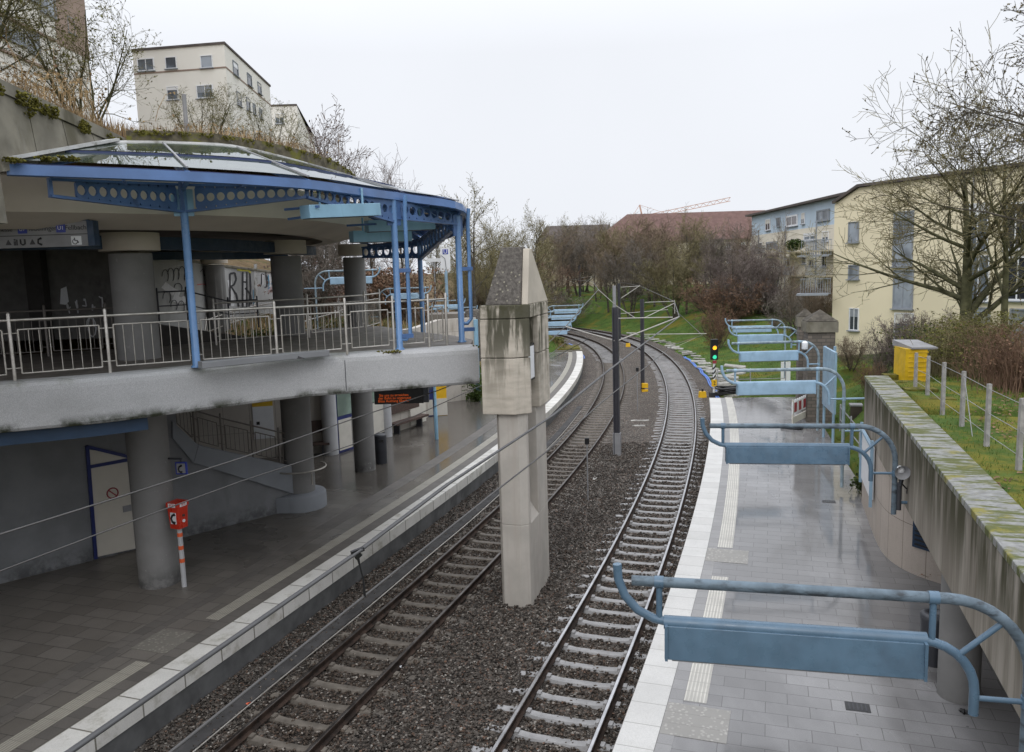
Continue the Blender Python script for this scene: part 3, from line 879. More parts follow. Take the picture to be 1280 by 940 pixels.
# ------------------------------------------------------------------ the station building over the sheltered platform
DZ = 5.72
def smooth_path(pts, n=6):
    """Catmull-Rom through 2-D points"""
    out = []
    p = [Vector(q[:2]) for q in pts]
    p = [p[0]*2 - p[1]] + p + [p[-1]*2 - p[-2]]
    for i in range(1, len(p)-2):
        for k in range(n):
            t = k/n
            a, b, c, d = p[i-1], p[i], p[i+1], p[i+2]
            out.append(tuple(.5*((2*b) + (c-a)*t + (2*a-5*b+4*c-d)*t*t + (3*b-a-3*c+d)*t**3)))
    out.append(tuple(p[-2])); return out
edge_px = [(0, 480), (120, 471), (246, 459), (370, 447), (480, 440), (598, 432.5)]
edge_w = [P(x, y, DZ) for x, y in edge_px]
d0 = (edge_w[1] - edge_w[0])
front = smooth_path([(edge_w[0].x - d0.x*4.5, edge_w[0].y - d0.y*4.5), (edge_w[0].x - d0.x*2, edge_w[0].y - d0.y*2)] + [(q.x, q.y) for q in edge_w])
st = empty("station_building", (-7.5, 20, TOPL), "concrete station building with a curved deck on round columns and a planted roof", "station building")

mb = MB()
mb.sweep(front, [(-.55, DZ), (-.16, DZ), (-.06, DZ-.025), (-.012, DZ-.08), (0, DZ-.16), (0, DZ-.80), (-.03, DZ-.85), (-.10, DZ-.87), (-.55, DZ-.87)], smooth=False)
mb.build("deck_edge", M['deck'], st)
back = [(-.95, 19.9), (-1.5, 21.3), (-2.7, 23.2), (-4.3, 26.3), (-6.0, 26.0), (-7.3, 22.6), (-9, 20.9), (-14.2, 18.4), (-15.5, 25), (-24, 25.5)]
inner = [(x - .4*.5, y + .4*.85) for x, y in front]
deck_poly = inner + back + [(-24, front[0][1])]
mb = MB(); mb.prism(deck_poly, DZ-.82, DZ-.004)
mb.build("deck", M['deck_floor'], st)
# joints in the deck edge
mb = MB()
for px in (432,):
    for a, b in zip(front[:-1], front[1:]):
        pa = W(px, 470, a, b)
        if min(a[0], b[0]) <= pa.x <= max(a[0], b[0]):
            dv = Vector((b[0]-a[0], b[1]-a[1])).normalized()
            mb.box((pa.x + dv.y*.0, pa.y - dv.x*.0, DZ-.79), .014, .012, .66, math.atan2(dv.y, dv.x))
mb.build("joint", M['dark_grey'], st)
# a low concrete kerb behind the railing and a bent scrap of sheet metal on the edge
kp = [P(x, y, DZ) for x, y in ((255, 461.5), (300, 457), (360, 450.5), (414, 445.5))]
mb = MB(); mb.sweep([(q.x, q.y) for q in kp], [(-.32, DZ), (-.08, DZ), (-.08, DZ+.13), (-.32, DZ+.13)])
mb.build("kerb", M['grey_wall'], st)
q = P(371, 449, DZ)
mb = MB(); mb.add([q + Vector((-.09, 0, .0)), q + Vector((.14, .02, .0)), q + Vector((-.09, .03, .13)), q + Vector((-.09, .09, 0)), q + Vector((.14, .1, 0)), q + Vector((-.08, .1, .12))],
                  [(0, 1, 2), (5, 4, 3), (0, 3, 4, 1), (1, 4, 5, 2), (2, 5, 3, 0)])
tag(mb.build("scrap", M['black_paint']), "small dark bent metal scrap on the concrete deck edge", "metal scrap")

# blue channel under the deck edge
mb = MB(); ub = [p for p in front if p[0] < W(205, 530, front[0], edge_w[2]).x + .05]
mb.sweep(ub, [(-.95, DZ-1.12), (-.22, DZ-1.12), (-.22, DZ-.88), (-.95, DZ-.88)])
mb.build("service_channel", M['under_blue'], st)

# columns
SLAB = 8.42
def column(px, py, r, z0, z1, cap=True, matn='column_grey', z=TOPL, at=None):
    p = at or P(px, py, z); d = Vector((p.x, p.y)).normalized()
    c = (p.x + d.x*r, p.y + d.y*r, 0)
    mb = MB()
    mb.lathe(c, [(r, z0), (r, 2.2), (r, z1 - .42)], 40)
    cobj = mb.build("column", M[matn], st)
    if cap:
        cp = MB(); cp.lathe(c, [(r*1.40, z1 - .36), (r*1.40, z1 + .02)], 40)
        cp.build("capital", M['soffit'], cobj)
    return c
c1 = column(201, 736, .44, TOPL - .02, SLAB)
pq = P(378, 641, TOPL); pq = pq + Vector((pq.x, pq.y, 0)).normalized()*.30
c2 = column(0, 0, .43, TOPL - .02, SLAB, at=pq)
c3 = column(457, 590, .37, TOPL - .02, SLAB)
c4 = column(273, 399, .40, 4.6, SLAB, z=DZ)
column(-260, 400, .42, 4.6, SLAB, z=DZ)

# roof slab: a beige lobed rim and a brown underside
rimpts = [(-30, 10.4), (-12, 12.2), (-9, 13.8), (-7.4, 14.9), (-5.9, 16.2), (-4.8, 17.7), (-4.15, 19.8), (-4.0, 22.8), (-4.8, 26.6), (-7.8, 30.9), (-14, 34.9), (-30, 36.5)]
rim = smooth_path(rimpts, 7)
mb = MB()
mb.sweep(rim, [(0, 8.66), (0, 9.28), (-.5, 9.40), (-.5, 8.66)], smooth=False)
mb.build("roof_rim", M['soffit'], st)
mb = MB(); mb.sweep(rim, [(-.02, 8.66), (-1.0, SLAB), (-1.4, SLAB + .02), (-1.4, 8.9), (-.02, 8.9)])
mb.build("roof_soffit", M['soffit'], st)
inn = []
for i, p in enumerate(rim):
    a, b = rim[max(i-1, 0)], rim[min(i+1, len(rim)-1)]
    t = Vector((b[0]-a[0], b[1]-a[1])).normalized(); inn.append((p[0] - t.y*1.35, p[1] + t.x*1.35))
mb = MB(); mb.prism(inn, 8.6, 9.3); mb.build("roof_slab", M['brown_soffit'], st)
# blue service ducts under the roof
mb = MB(); mb.sweep(smooth_path([(-14, 14.2), (-9.5, 16.2), (-7.4, 19.0), (-6.6, 22.5), (-6.4, 27)], 6), [(-.45, 8.10), (.0, 8.10), (.0, 8.38), (-.45, 8.38)])
mb.build("service_duct", M['under_blue'], st)
mb = MB(); mb.sweep(smooth_path([(-20, 26.5), (-12.8, 27.2), (-10.2, 30.2), (-8.4, 30.9)], 6), [(-.5, 8.12), (.0, 8.12), (.0, 8.38), (-.5, 8.38)])
mb.build("service_duct", M['under_blue'], st)
# walls of the hall on the deck
mb = MB(); mb.prism([(-24, 24.4), (-11.9, 24.4), (-11.9, 24.9), (-24, 24.9)], DZ, 8.7)
mb.build("hall_wall", M['interior_wall'], st)
mb = MB(); mb.prism([(-14.4, 24.05), (-13.9, 24.05), (-13.9, 24.38), (-14.4, 24.38)], DZ, 8.7)
mb.build("pilaster", M['interior_dark'], st)
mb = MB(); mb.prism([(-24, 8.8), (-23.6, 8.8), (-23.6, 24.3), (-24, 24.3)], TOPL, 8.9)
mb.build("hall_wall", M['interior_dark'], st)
# handstyle scribbles and a torn poster on the hall wall
def ribbon(mb, pts, wdt, o, xd, n, ct=.004):
    """strokes painted on a wall: pts in wall metres (u right, v up)"""
    for (u0, v0), (u1, v1) in zip(pts[:-1], pts[1:]):
        du, dv = u1-u0, v1-v0; L = math.hypot(du, dv) or 1
        pu, pv = -dv/L*wdt/2, du/L*wdt/2
        q = [(u0+pu, v0+pv), (u0-pu, v0-pv), (u1-pu, v1-pv), (u1+pu, v1+pv)]
        ct += .00006
        mb.add([o + xd*u + n*ct + Vector((0, 0, v)) for u, v in q], [(0, 1, 2, 3)])
def curl(cu, cv, w, h, n=14, loops=1.5, ph=0):
    return [(cu + w*math.cos(ph + loops*6.28*i/n)*(.5 + .5*i/n), cv + h*math.sin(ph + loops*6.28*i/n)) for i in range(n+1)]
wo_ = Vector((-13.6, 24.4, DZ)); xd = Vector((1, 0, 0)); nn = Vector((0, -1, 0))
mb = MB(); R = random.Random(3)
for k in range(5): ribbon(mb, [(.1 + k*.25 + .1*R.random(), 1.0 + .3*R.random()) for _ in range(1)] + [(.15 + k*.25 + .12*R.random(), .75 + .5*R.random()) for _ in range(5)], .035, wo_, xd, nn)
mb.build("graffiti", M['spray_white'], st, kind='stuff')
mb = MB(); ribbon(mb, curl(.85, .35, .16, .3), .04, wo_, xd, nn); mb.build("graffiti", M['spray_white'], st)
mb = MB(); a = D(75, 360, 24.37)
mb.add([D(x, y, 24.36) for x, y in ((76, 361), (83, 358), (86, 377), (82, 381), (75, 380))] + [D(x, y, 24.385) for x, y in ((76, 361), (83, 358), (86, 377), (82, 381), (75, 380))], [(0, 1, 2, 3, 4), (9, 8, 7, 6, 5), (0, 5, 6, 1), (1, 6, 7, 2), (2, 7, 8, 3), (3, 8, 9, 4), (4, 9, 5, 0)])
tag(mb.build("poster", M['sign_white']), "torn white poster on the dark hall wall under the roof", "poster")

# parapet of panels on the roof, and the mossy curb that carries on round the glass roof
px_ = -7.66
mb = MB(); gap = MB()
zt = 10.62
def ztp(y): return zt - .36*max(0, min(1, (y - 11)/5.5))
def roofline(y): return 9.22 + (10.12 - 9.22)*max(0, min(1, (y - 12.4)/(16.4 - 12.4)))
ys_ = [4.0, 5.4, 6.8, 8.2, 9.6, 11.0, 12.35, 13.35, 14.35, 15.35, 16.05, 16.75]
for a, b in zip(ys_[:-1], ys_[1:]):
    za, zb = (8.45, 8.45) if b < 12.5 else (roofline(a), roofline(b))
    za, zb = za - .12, zb - .12
    g_ = .012
    mb.hexa([(px_+.10, a+g_, za), (px_+.10, b-g_, zb), (px_-.2, b-g_, zb), (px_-.2, a+g_, za), (px_, a+g_, ztp(a)-.2), (px_, b-g_, ztp(b)-.2), (px_-.2, b-g_, ztp(b)-.2), (px_-.2, a+g_, ztp(a)-.2)])
mb.build("parapet_panels", M['panel_wall'], st)
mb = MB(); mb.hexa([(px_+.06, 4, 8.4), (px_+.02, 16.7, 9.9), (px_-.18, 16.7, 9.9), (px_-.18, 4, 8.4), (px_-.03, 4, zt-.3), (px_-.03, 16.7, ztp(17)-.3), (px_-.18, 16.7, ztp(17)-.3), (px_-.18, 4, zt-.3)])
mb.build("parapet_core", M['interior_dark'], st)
ring = smooth_path([(-7.62, 16.1), (-6.9, 16.2), (-5.7, 16.95), (-4.75, 19.2), (-4.4, 22.0), (-4.9, 25.5), (-7.2, 29.5), (-13, 33)], 8)
mb = MB(); mb.sweep([(px_-.1, 3.5, zt), (px_-.1, 11, zt), (px_-.1, 16.8, ztp(17))], [(-.2, -.198), (.135, -.198), (.125, 0), (-.2, 0)])
mb.build("parapet_coping", M['panel_wall'], st); mb = MB()
mb.sweep(ring[3:], [(-.30, 9.8), (.02, 9.8), (.02, zt-.30), (-.30, zt-.30)])
mb.build("curb", M['mossy_curb'], st)
mb = MB(); R = random.Random(5)
def moss_clump(mb, c, sx, sy, sz, n=9):
    for _ in range(n*4):
        p = Vector((c[0] + R.uniform(-sx, sx), c[1] + R.uniform(-sy, sy), c[2] + R.uniform(-sz, sz*.4)))
        r = R.uniform(.012, .036); a = R.random()*6
        mb.add([p + Vector((r*math.cos(a+k*1.26), r*math.sin(a+k*1.26), R.uniform(-.02, .02))) for k in range(5)] + [p + Vector((0, 0, r*.8)), p - Vector((0, 0, r))], [(k, (k+1) % 5, 5) for k in range(5)] + [((k+1) % 5, k, 6) for k in range(5)])
for yy_ in (12.5, 13.1, 13.3, 13.5, 13.75, 14.0, 14.9, 15.0, 15.9, 16.3):
    moss_clump(mb, (px_+.06, yy_, ztp(yy_)-.12), .06, .09, .14 if yy_ not in (13.3, 14.95) else .3, 14)
for p in ring[6::2]: moss_clump(mb, (p[0], p[1], zt-.33), .12, .15, .06, 9)
for e in (c for c in [(-7.45, 12.5, 9.3), (-7.2, 12.9, 9.36), (-7.0, 13.2, 9.4)]): moss_clump(mb, e, .12, .12, .04, 14)
for q in edge_w[-2:]: moss_clump(mb, (q.x + .12, q.y + .1, DZ), .3, .05, .03, 10)
mb.build("moss", M['moss'], st, kind='stuff')

# walls below: the sealed wall with the door, the stair parapet
DW0, DW1 = P(0, 730, TOPL), P(352, 640.5, TOPL)
dv = Vector((DW1.x-DW0.x, DW1.y-DW0.y)).normalized(); dn = Vector((dv.y, -dv.x, 0))     # towards the track
dw3 = Vector((dv.x, dv.y, 0))
def dwp(px, py, o=0.0): return W(px, py, DW0, DW1) + dn*o
a0 = DW0 - dw3*5
mb = MB()
pl = [(a0.x, a0.y), (DW1.x, DW1.y), (DW1.x - dn.x*.25, DW1.y - dn.y*.25), (a0.x - dn.x*.25, a0.y - dn.y*.25)]
# the wall follows the stair; above the slope there is only the parapet
mb = MB()
s0 = dwp(222, 545); s1 = dwp(366, 600)
def wallquad(mb, pts, th=.25, o=0.0):
    f = [p + dn*o for p in pts]; b = [p + dn*(o-th) for p in pts]; n = len(pts)
    mb.add(f + b, [tuple(range(n)), tuple(range(2*n-1, n-1, -1))] + [(i, n+i, n+(i+1) % n, (i+1) % n) for i in range(n)])
base = lambda s: Vector((DW0.x + dv.x*s, DW0.y + dv.y*s, TOPL-.02))
sl = lambda p: (p.x-DW0.x)*dv.x + (p.y-DW0.y)*dv.y
top0 = Vector((base(sl(s0)).x, base(sl(s0)).y, DZ-.84))
wallquad(mb, [base(-5), base(sl(s0)), Vector((base(sl(s0)).x, base(sl(s0)).y, s0.z)), top0, Vector((base(-5).x, base(-5).y, DZ-.84))])
wallquad(mb, [base(sl(s0)), base(sl(s1)), Vector((base(sl(s1)).x, base(sl(s1)).y, s1.z)), Vector((base(sl(s0)).x, base(sl(s0)).y, s0.z))])
mb.build("stair_wall", M['grey_wall'], st)
mb = MB()
tp = [dwp(214, 526), dwp(246, 556), dwp(372, 584)]; bt = [dwp(214, 547), dwp(240, 578), dwp(372, 619)]
wallquad(mb, [bt[0], bt[1], tp[1], tp[0]], .34, .1); wallquad(mb, [bt[1], bt[2], tp[2], tp[1]], .34, .1)
mb.build("stair_parapet", M['stair_wall'], st)
# door
dr = mbd = MB()
wallquad(mbd, [dwp(119, 696, 0), dwp(170, 685, 0), dwp(160.5, 575, 0), dwp(113, 585, 0)], .03, .04)
door = mbd.build("door", M['door_white'], st)
mb = MB(); wallquad(mb, [dwp(113, 581), dwp(160.5, 572), dwp(160, 568), dwp(111, 562)], .03, .035); mb.build("transom", M['door_white'], door)
mb = MB()
for a, b in (((108, 557), (119, 698)), ((162, 570), (172, 685)), ((112, 583), (161, 574)), ((108, 558), (162, 571))):
    mb.bar(dwp(*a, .03), dwp(*b, .03), .08, .09, up=dn)
mb.build("door_frame", M['door_blue'], door)
mb = MB(); c = dwp(158, 635, .06); mb.bar(c - dw3*.1, c + dw3*.1, .02, .16, up=(0, 0, 1)); mb.build("handle_plate", M['mast_grey'], door)
c = dwp(140, 616, .015)
mb = MB(); rr = [c + dw3*.13*math.cos(k*.3927) + Vector((0, 0, .13*math.sin(k*.3927))) + dn*.03 for k in range(17)]
mb.tube(rr, .018, 6, False); mb.bar(c + dn*.03 - dw3*.09 + Vector((0, 0, .09)), c + dn*.03 + dw3*.09 - Vector((0, 0, .09)), .03, .02, up=dn)
mb.build("prohibition_sign", M['barrier_red'], door)
# plinth round the middle column with its hoop
d2 = Vector((c2[0], c2[1])).normalized()
mb = MB(); mb.lathe((c2[0]-d2.x*.0, c2[1], 0), [(.74, TOPL-.01), (.74, TOPL+.42), (.70, TOPL+.48), (.2, TOPL+.50)], 36)
mb.prism([(c2[0]-.1, c2[1]-.72), (c2[0]+.1, c2[1]+.6), (DW1.x-.9, DW1.y+.4), (DW1.x-.4, DW1.y-.1)], TOPL-.01, TOPL+.46)
mb.build("plinth", M['stair_wall'], st)
mb = MB(); hoop = [(c2[0] + .78*math.cos(a), c2[1] + .78*math.sin(a), TOPL+1.2) for a in np.linspace(-2.4, .9, 16)]
mb.tube(hoop, .025, 8); mb.tube([hoop[7], (hoop[7][0], hoop[7][1], 1.35)], .02, 6); mb.build("handrail_hoop", M['stainless'], st)

# tiled back wall with pilasters
mb = MB(); mb.sweep(BW, [(0, TOPL-.02), (0, 4.95), (-.3, 4.95), (-.3, TOPL-.02)][::-1]); mb.build("tiled_wall", M['tile_wall'], st)
def bwp(px, py): # on the tiled wall's three visible faces
    for a, b in ((BW[0], BW[1]), (BW[1], BW[2]), (BW[2], BW[3]), (BW[3], BW[4])):
        p = W(px, py, a, b)
        if min(a[0], b[0]) - .01 <= p.x <= max(a[0], b[0]) + .01 and 20 < p.y < 45:
            t = Vector((b[0]-a[0], b[1]-a[1])).normalized()
            return p, Vector((t.x, t.y, 0)), Vector((t.y, -t.x, 0))
    return W(px, py, BW[1], BW[2]), Vector((.45, .89, 0)), Vector((.89, -.45, 0))
for px, py, r, mt in ((414, 562, .30, 'column_white'), (480, 545, .22, 'column_white'), (597, 500, .12, 'light_blue')):
    p, t, n_ = bwp(px, py); mb = MB(); mb.cyl((p.x + n_.x*r*.8, p.y + n_.y*r*.8), r, TOPL-.01, 4.85, 24); mb.build("pilaster", M[mt], st)
# the footbridge the view is taken from, unseen and added for its shade
fb = empty("footbridge", (0, -1.6, DZ), "unseen concrete footbridge crossing the tracks level with the station deck, added for shade", "footbridge")
mb = MB(); mb.prism([(-24, -4.4), (14, -6.4), (14, -2.9), (-3, -.6), (-9.5, 3.2), (-12, 8), (-24, 9)], DZ-.75, DZ); mb.build("deck", M['deck'], fb)
mb = MB(); mb.prism([(-24, -4.2), (-12.2, -4.2), (-12.2, 8.7), (-24, 8.7)], TOPL-.02, DZ-.76); mb.build("abutment", M['grey_wall'], fb)
# ------------------------------------------------------------------ furniture of the sheltered platform
def on_wall(px, py): return bwp(px, py)
def wall_box(mb, p, t, n_, w, h, d, o=0.0):
    """box hung on a wall: p bottom centre"""
    c = p + n_*(o + d/2)
    mb.box((c.x, c.y, p.z), w, d, h, math.atan2(t.y, t.x))
# map case
p, t, n_ = bwp(433, 556); p.z = TOPL
mcase = empty("map_case", p, "tall cabinet with a network map above white doors beside the white round pilaster", "map case")
mb = MB(); wall_box(mb, p + Vector((0, 0, 0)), t, n_, 1.75, 3.3, .30); mb.build("case", M['door_blue'], mcase)
mb = MB(); wall_box(mb, p + Vector((0, 0, 1.45)), t, n_, 1.62, 1.75, .02, .30); mb.build("map_pane", M['map_glass'], mcase)
for s in (-.41, .41):
    mb = MB(); wall_box(mb, p + t*s + Vector((0, 0, .1)), t, n_, .78, 1.2, .025, .30); mb.build("cabinet_door", M['cream_panel'], mcase)
p, t, n_ = bwp(470, 552); p.z = TOPL
cab = empty("wall_cabinet", p, "white service cabinet on the tiled wall just behind the far round column", "cabinet")
mb = MB(); wall_box(mb, p + Vector((0, 0, .25)), t, n_, 1.3, 1.3, .2); mb.build("cabinet_door", M['cream_panel'], cab)
mb = MB(); wall_box(mb, p + Vector((0, 0, 1.6)), t, n_, 1.3, 1.5, .15); mb.build("poster_pane", M['map_glass'], cab)
# benches
def bench(px, py, label, L=2.6):
    p, t, n_ = bwp(px, py); p.z = TOPL
    b = empty("wall_bench", p, label, "bench", "benches on the tiled wall")
    mb = MB(); wall_box(mb, p + Vector((0, 0, .42)), t, n_, L, .09, .42, .12); mb.build("seat", M['brown_wood'], b)
    mb = MB(); wall_box(mb, p + Vector((0, 0, .85)), t, n_, L*.9, .48, .07, .06); mb.build("backrest", M['brown_wood'], b)
    for s in (-.35, .35):
        mb = MB(); wall_box(mb, p + t*(s*L) + Vector((0, 0, .0)), t, n_, .08, .42, .3, .1); mb.build("leg", M['dark_grey'], b)
bench(385, 572, "dark brown wall bench seen just past the column standing in the plinth", 1.7)
bench(505, 541, "dark brown wall bench under the black display board", 2.5)
# tall white notice panel, ticket machine
p, t, n_ = bwp(521, 533); p.z = TOPL
mb = MB(); wall_box(mb, p + Vector((0, 0, .1)), t, n_, 1.25, 2.6, .12); tag(mb.build("notice_board", M['cream_panel']), "plain white panel on the tiled wall behind the second bench", "panel")
p, t, n_ = bwp(549, 508); p.z = TOPL
p = P(545, 520, TOPL); t = Vector((.96, .28, 0)); n_ = Vector((.28, -.96, 0)); p = p - n_*.5
tm = empty("ticket_machine", p, "yellow ticket machine with a pale base at the end of the tiled wall", "ticket machine")
mb = MB(); wall_box(mb, p + t*.25, t, n_, .62, 2.7, .5); mb.build("housing", M['machine_yellow'], tm)
mb = MB(); wall_box(mb, p + t*.25 + Vector((0, 0, .02)), t, n_, .64, .82, .02, .5); mb.build("base_panel", M['cream_panel'], tm)
mb = MB(); wall_box(mb, p - t*.32, t, n_, .48, 2.7, .45); mb.build("side_cabinet", M['door_blue'], tm)
mb = MB(); wall_box(mb, p - t*.32 + Vector((0, 0, .05)), t, n_, .40, .75, .02, .45); mb.build("base_panel", M['cream_panel'], tm)
mb = MB(); wall_box(mb, p - t*.32 + Vector((0, 0, 1.3)), t, n_, .36, .5, .02, .45); mb.build("screen", M['pane_grey'], tm)
mb = MB(); wall_box(mb, p - t*.32 + Vector((0, 0, 1.85)), t, n_, .36, .5, .02, .45); mb.build("notice", M['poster_yellow'], tm)
mb = MB(); wall_box(mb, p + t*.2 + Vector((0, 0, 1.7)), t, n_, .12, .16, .02, .5); mb.build("coin_slot", M['black_paint'], tm)
mb = MB(); wall_box(mb, p + t*.28 + Vector((0, 0, 2.25)), t, n_, .2, .14, .02, .5); mb.build("arrow", M['sign_white'], tm)
# weeds at the foot of the tiled wall
# yellow and white timetable on the wall behind the stair
p, t, n_ = bwp(331, 548)
mb = MB(); wall_box(mb, Vector((p.x, p.y, p.z)), t, n_, .75, 1.25, .03); tb = mb.build("timetable", M['sign_white']); tag(tb, "yellow and white timetable sheet on the tiled wall behind the stair", "timetable")
mb = MB(); wall_box(mb, Vector((p.x, p.y, p.z + 1.25)), t, n_, .75, .62, .03); h_ = mb.build("heading", M['poster_yellow'], None); h_.parent = tb
mb = MB(); wall_box(mb, Vector((p.x, p.y, p.z + .55)) - t*.2, t, n_, .12, .12, .01, .03); h_ = mb.build("symbol", M['black_paint'], None); h_.parent = tb
# display board
Yd = 25.5
q0, q1 = D(469, 505, Yd), D(530, 505, Yd)
dbx = empty("display_board", ((q0.x+q1.x)/2, Yd, q0.z), "black passenger display board with orange text hung below the deck", "display board")
hh = D(469, 480, Yd).z - q0.z
mb = MB(); mb.box(((q0.x+q1.x)/2, Yd, q0.z), q1.x-q0.x, .22, hh); mb.build("housing", M['black_paint'], dbx)
mb = MB(); mb.box((q1.x + .09, Yd, q0.z + .02), .16, .2, hh - .02); mb.build("end_cap", M['dark_grey'], dbx)
for x in (.3, .7):
    mb = MB(); mb.tube([(q0.x + (q1.x-q0.x)*x, Yd, q0.z + hh - .01), (q0.x + (q1.x-q0.x)*x, Yd, DZ - .83)], .03, 8); mb.build("hanger", M['dark_grey'], dbx)
for px, py, s in ((474, 494.6, "Sie uns zu erreichen"), (473, 498.2, "der Bahn zu ungenutzt"), (472.5, 501.8, "Bitte Aushang beacht")):
    a = D(px, py, Yd - .115)
    text_mesh("led_line", s, .115, M['led_text'], a, (1, 0, 0), (0, 0, 1), dbx, 'LEFT', .002)
# slim light blue post
p = P(546, 549, TOPL)
mb = MB(); mb.lathe((p.x, p.y, TOPL), [(.075, -.01), (.075, 1.25), (.055, 1.3), (.055, 3.9)], 14); tag(mb.build("post", M['light_blue']), "slim light blue post on the wet paving before the ticket machine", "post")
# litter bin behind the far column
p = P(477, 579, TOPL)
lb_ = empty("litter_bin", p, "dark grey cylindrical litter bin standing against the far round column", "litter bin")
mb = MB(); mb.lathe(tuple(p), [(.21, 0), (.22, .05), (.22, 1.02)], 24); mb.build("body", M['bin_dark'], lb_)
mb = MB(); mb.lathe(tuple(p), [(.225, 1.02), (.225, 1.06), (.15, 1.1), (.0, 1.1)], 24); mb.build("lid", M['dark_grey'], lb_)
mb = MB(); mb.box((p.x + .05, p.y - .215, TOPL + .82), .2, .03, .1, .1); mb.build("opening", M['black_paint'], lb_)
# emergency telephone on a striped post
p = P(230.5, 733, TOPL); Yp = p.y
ep = empty("emergency_phone", p, "red emergency telephone box on a red and white striped post", "emergency phone")
mb = MB(); mb.cyl(p, .055, TOPL, 2.0, 16); post = mb.build("post", M['column_white'], ep)
mb = MB()
for z in (1.12, 1.42, 1.72): mb.cyl(p, .058, z, z + .09, 16)
mb.build("stripes", M['orange_red'], post)
bz = 1.93; rz = math.radians(68)
def rot2(x, y, a): return (x*math.cos(a) - y*math.sin(a), x*math.sin(a) + y*math.cos(a))
mb = MB(); b4 = [rot2(x, y, rz) for x, y in ((-.15, -.15), (.15, -.15), (.15, .15), (-.15, .15))]
mb.hexa([(p.x + x*.85, p.y + y*.85, bz) for x, y in b4] + [(p.x + x, p.y + y, bz + .50) for x, y in b4]); bx = mb.build("box", M['red_paint'], ep)
mb = MB(); mb.hexa([(p.x + x*1.12, p.y + y*1.12, bz + .5) for x, y in b4] + [(p.x + x*1.08, p.y + y*1.08, bz + .60) for x, y in b4]); mb.build("lid", M['red_paint'], ep)
fdirs = []
for k, (sx, sy) in enumerate(((0, -1), (1, 0), (-1, 0))):
    n2 = Vector((*rot2(sx, sy, rz), 0)); fdirs.append(n2)
for n2 in (fdirs[2], fdirs[0]):
    t2 = Vector((-n2.y, n2.x, 0))
    c = p + n2*.172; c.z = bz + .505
    mb = MB(); wall_box(mb, c - n2*.005, t2, n2, .2, .085, .006); sgn = mb.build("nameplate", M['sign_white'], bx)
    text_mesh("lettering", "SOS", .07, M['red_paint'], c + n2*.005 + Vector((0, 0, .042)), t2, (0, 0, 1), sgn, depth=.002)
n2 = fdirs[2]; t2 = Vector((-n2.y, n2.x, 0)); c = p + n2*.155; c.z = bz + .12
mb = MB(); wall_box(mb, c - n2*.012, t2, n2, .16, .26, .008); pn = mb.build("pictogram", M['sign_white'], bx)
def handset(c, t2, n2, s, name, parent):
    mb = MB()
    pts = [c + t2*(s*x) + Vector((0, 0, s*z)) + n2*.006 for x, z in ((.30, .95), (-.05, .80), (-.22, .45), (-.1, .12), (.28, -.02))]
    mb.tube(pts, [s*.17, s*.11, s*.09, s*.11, s*.17], 8); mb.build(name, M['black_paint'], parent)
handset(c + Vector((0, 0, .03)), t2, n2, .21, "handset_symbol", pn)
n2 = fdirs[0]; t2 = Vector((-n2.y, n2.x, 0)); c = p + n2*.15; c.z = bz + .17
mb = MB(); mb.tube([c - n2*.01, c + n2*.012], .035, 14); mb.build("call_button", M['sign_white'], bx)
mb = MB(); mb.box((c.x + n2.x*.005, c.y + n2.y*.005, c.z + .1), .05, .03, .05, rz); mb.build("speaker_slot", M['brown_wood'], bx)
# telephone sign on the column
q = D(227, 585, p.y + .2)
ps = empty("phone_sign", q, "small square telephone sign on an arm from the grey column", "sign")
mb = MB(); mb.box((q.x, q.y, q.z - .14), .26, .05, .28, -.12); mb.build("panel", M['sign_blue'], ps)
mb = MB(); mb.box((q.x - .003, q.y - .03, q.z - .11), .2, .014, .22, -.12); pnl = mb.build("pictogram", M['mast_grey'], ps)
handset(Vector((q.x - .02, q.y - .045, q.z - .085)), Vector((1, 0, 0)), Vector((0, -1, 0)), .16, "handset_symbol", pnl)
mb = MB(); mb.bar((q.x - .42, q.y + .1, q.z + .21), (q.x + .02, q.y, q.z + .21), .03, .04); mb.bar((q.x, q.y, q.z + .12), (q.x, q.y, q.z + .21), .03, .03); mb.build("arm", M['dark_grey'], ps)
# litter bin and scrap on the open platform are built with that platform

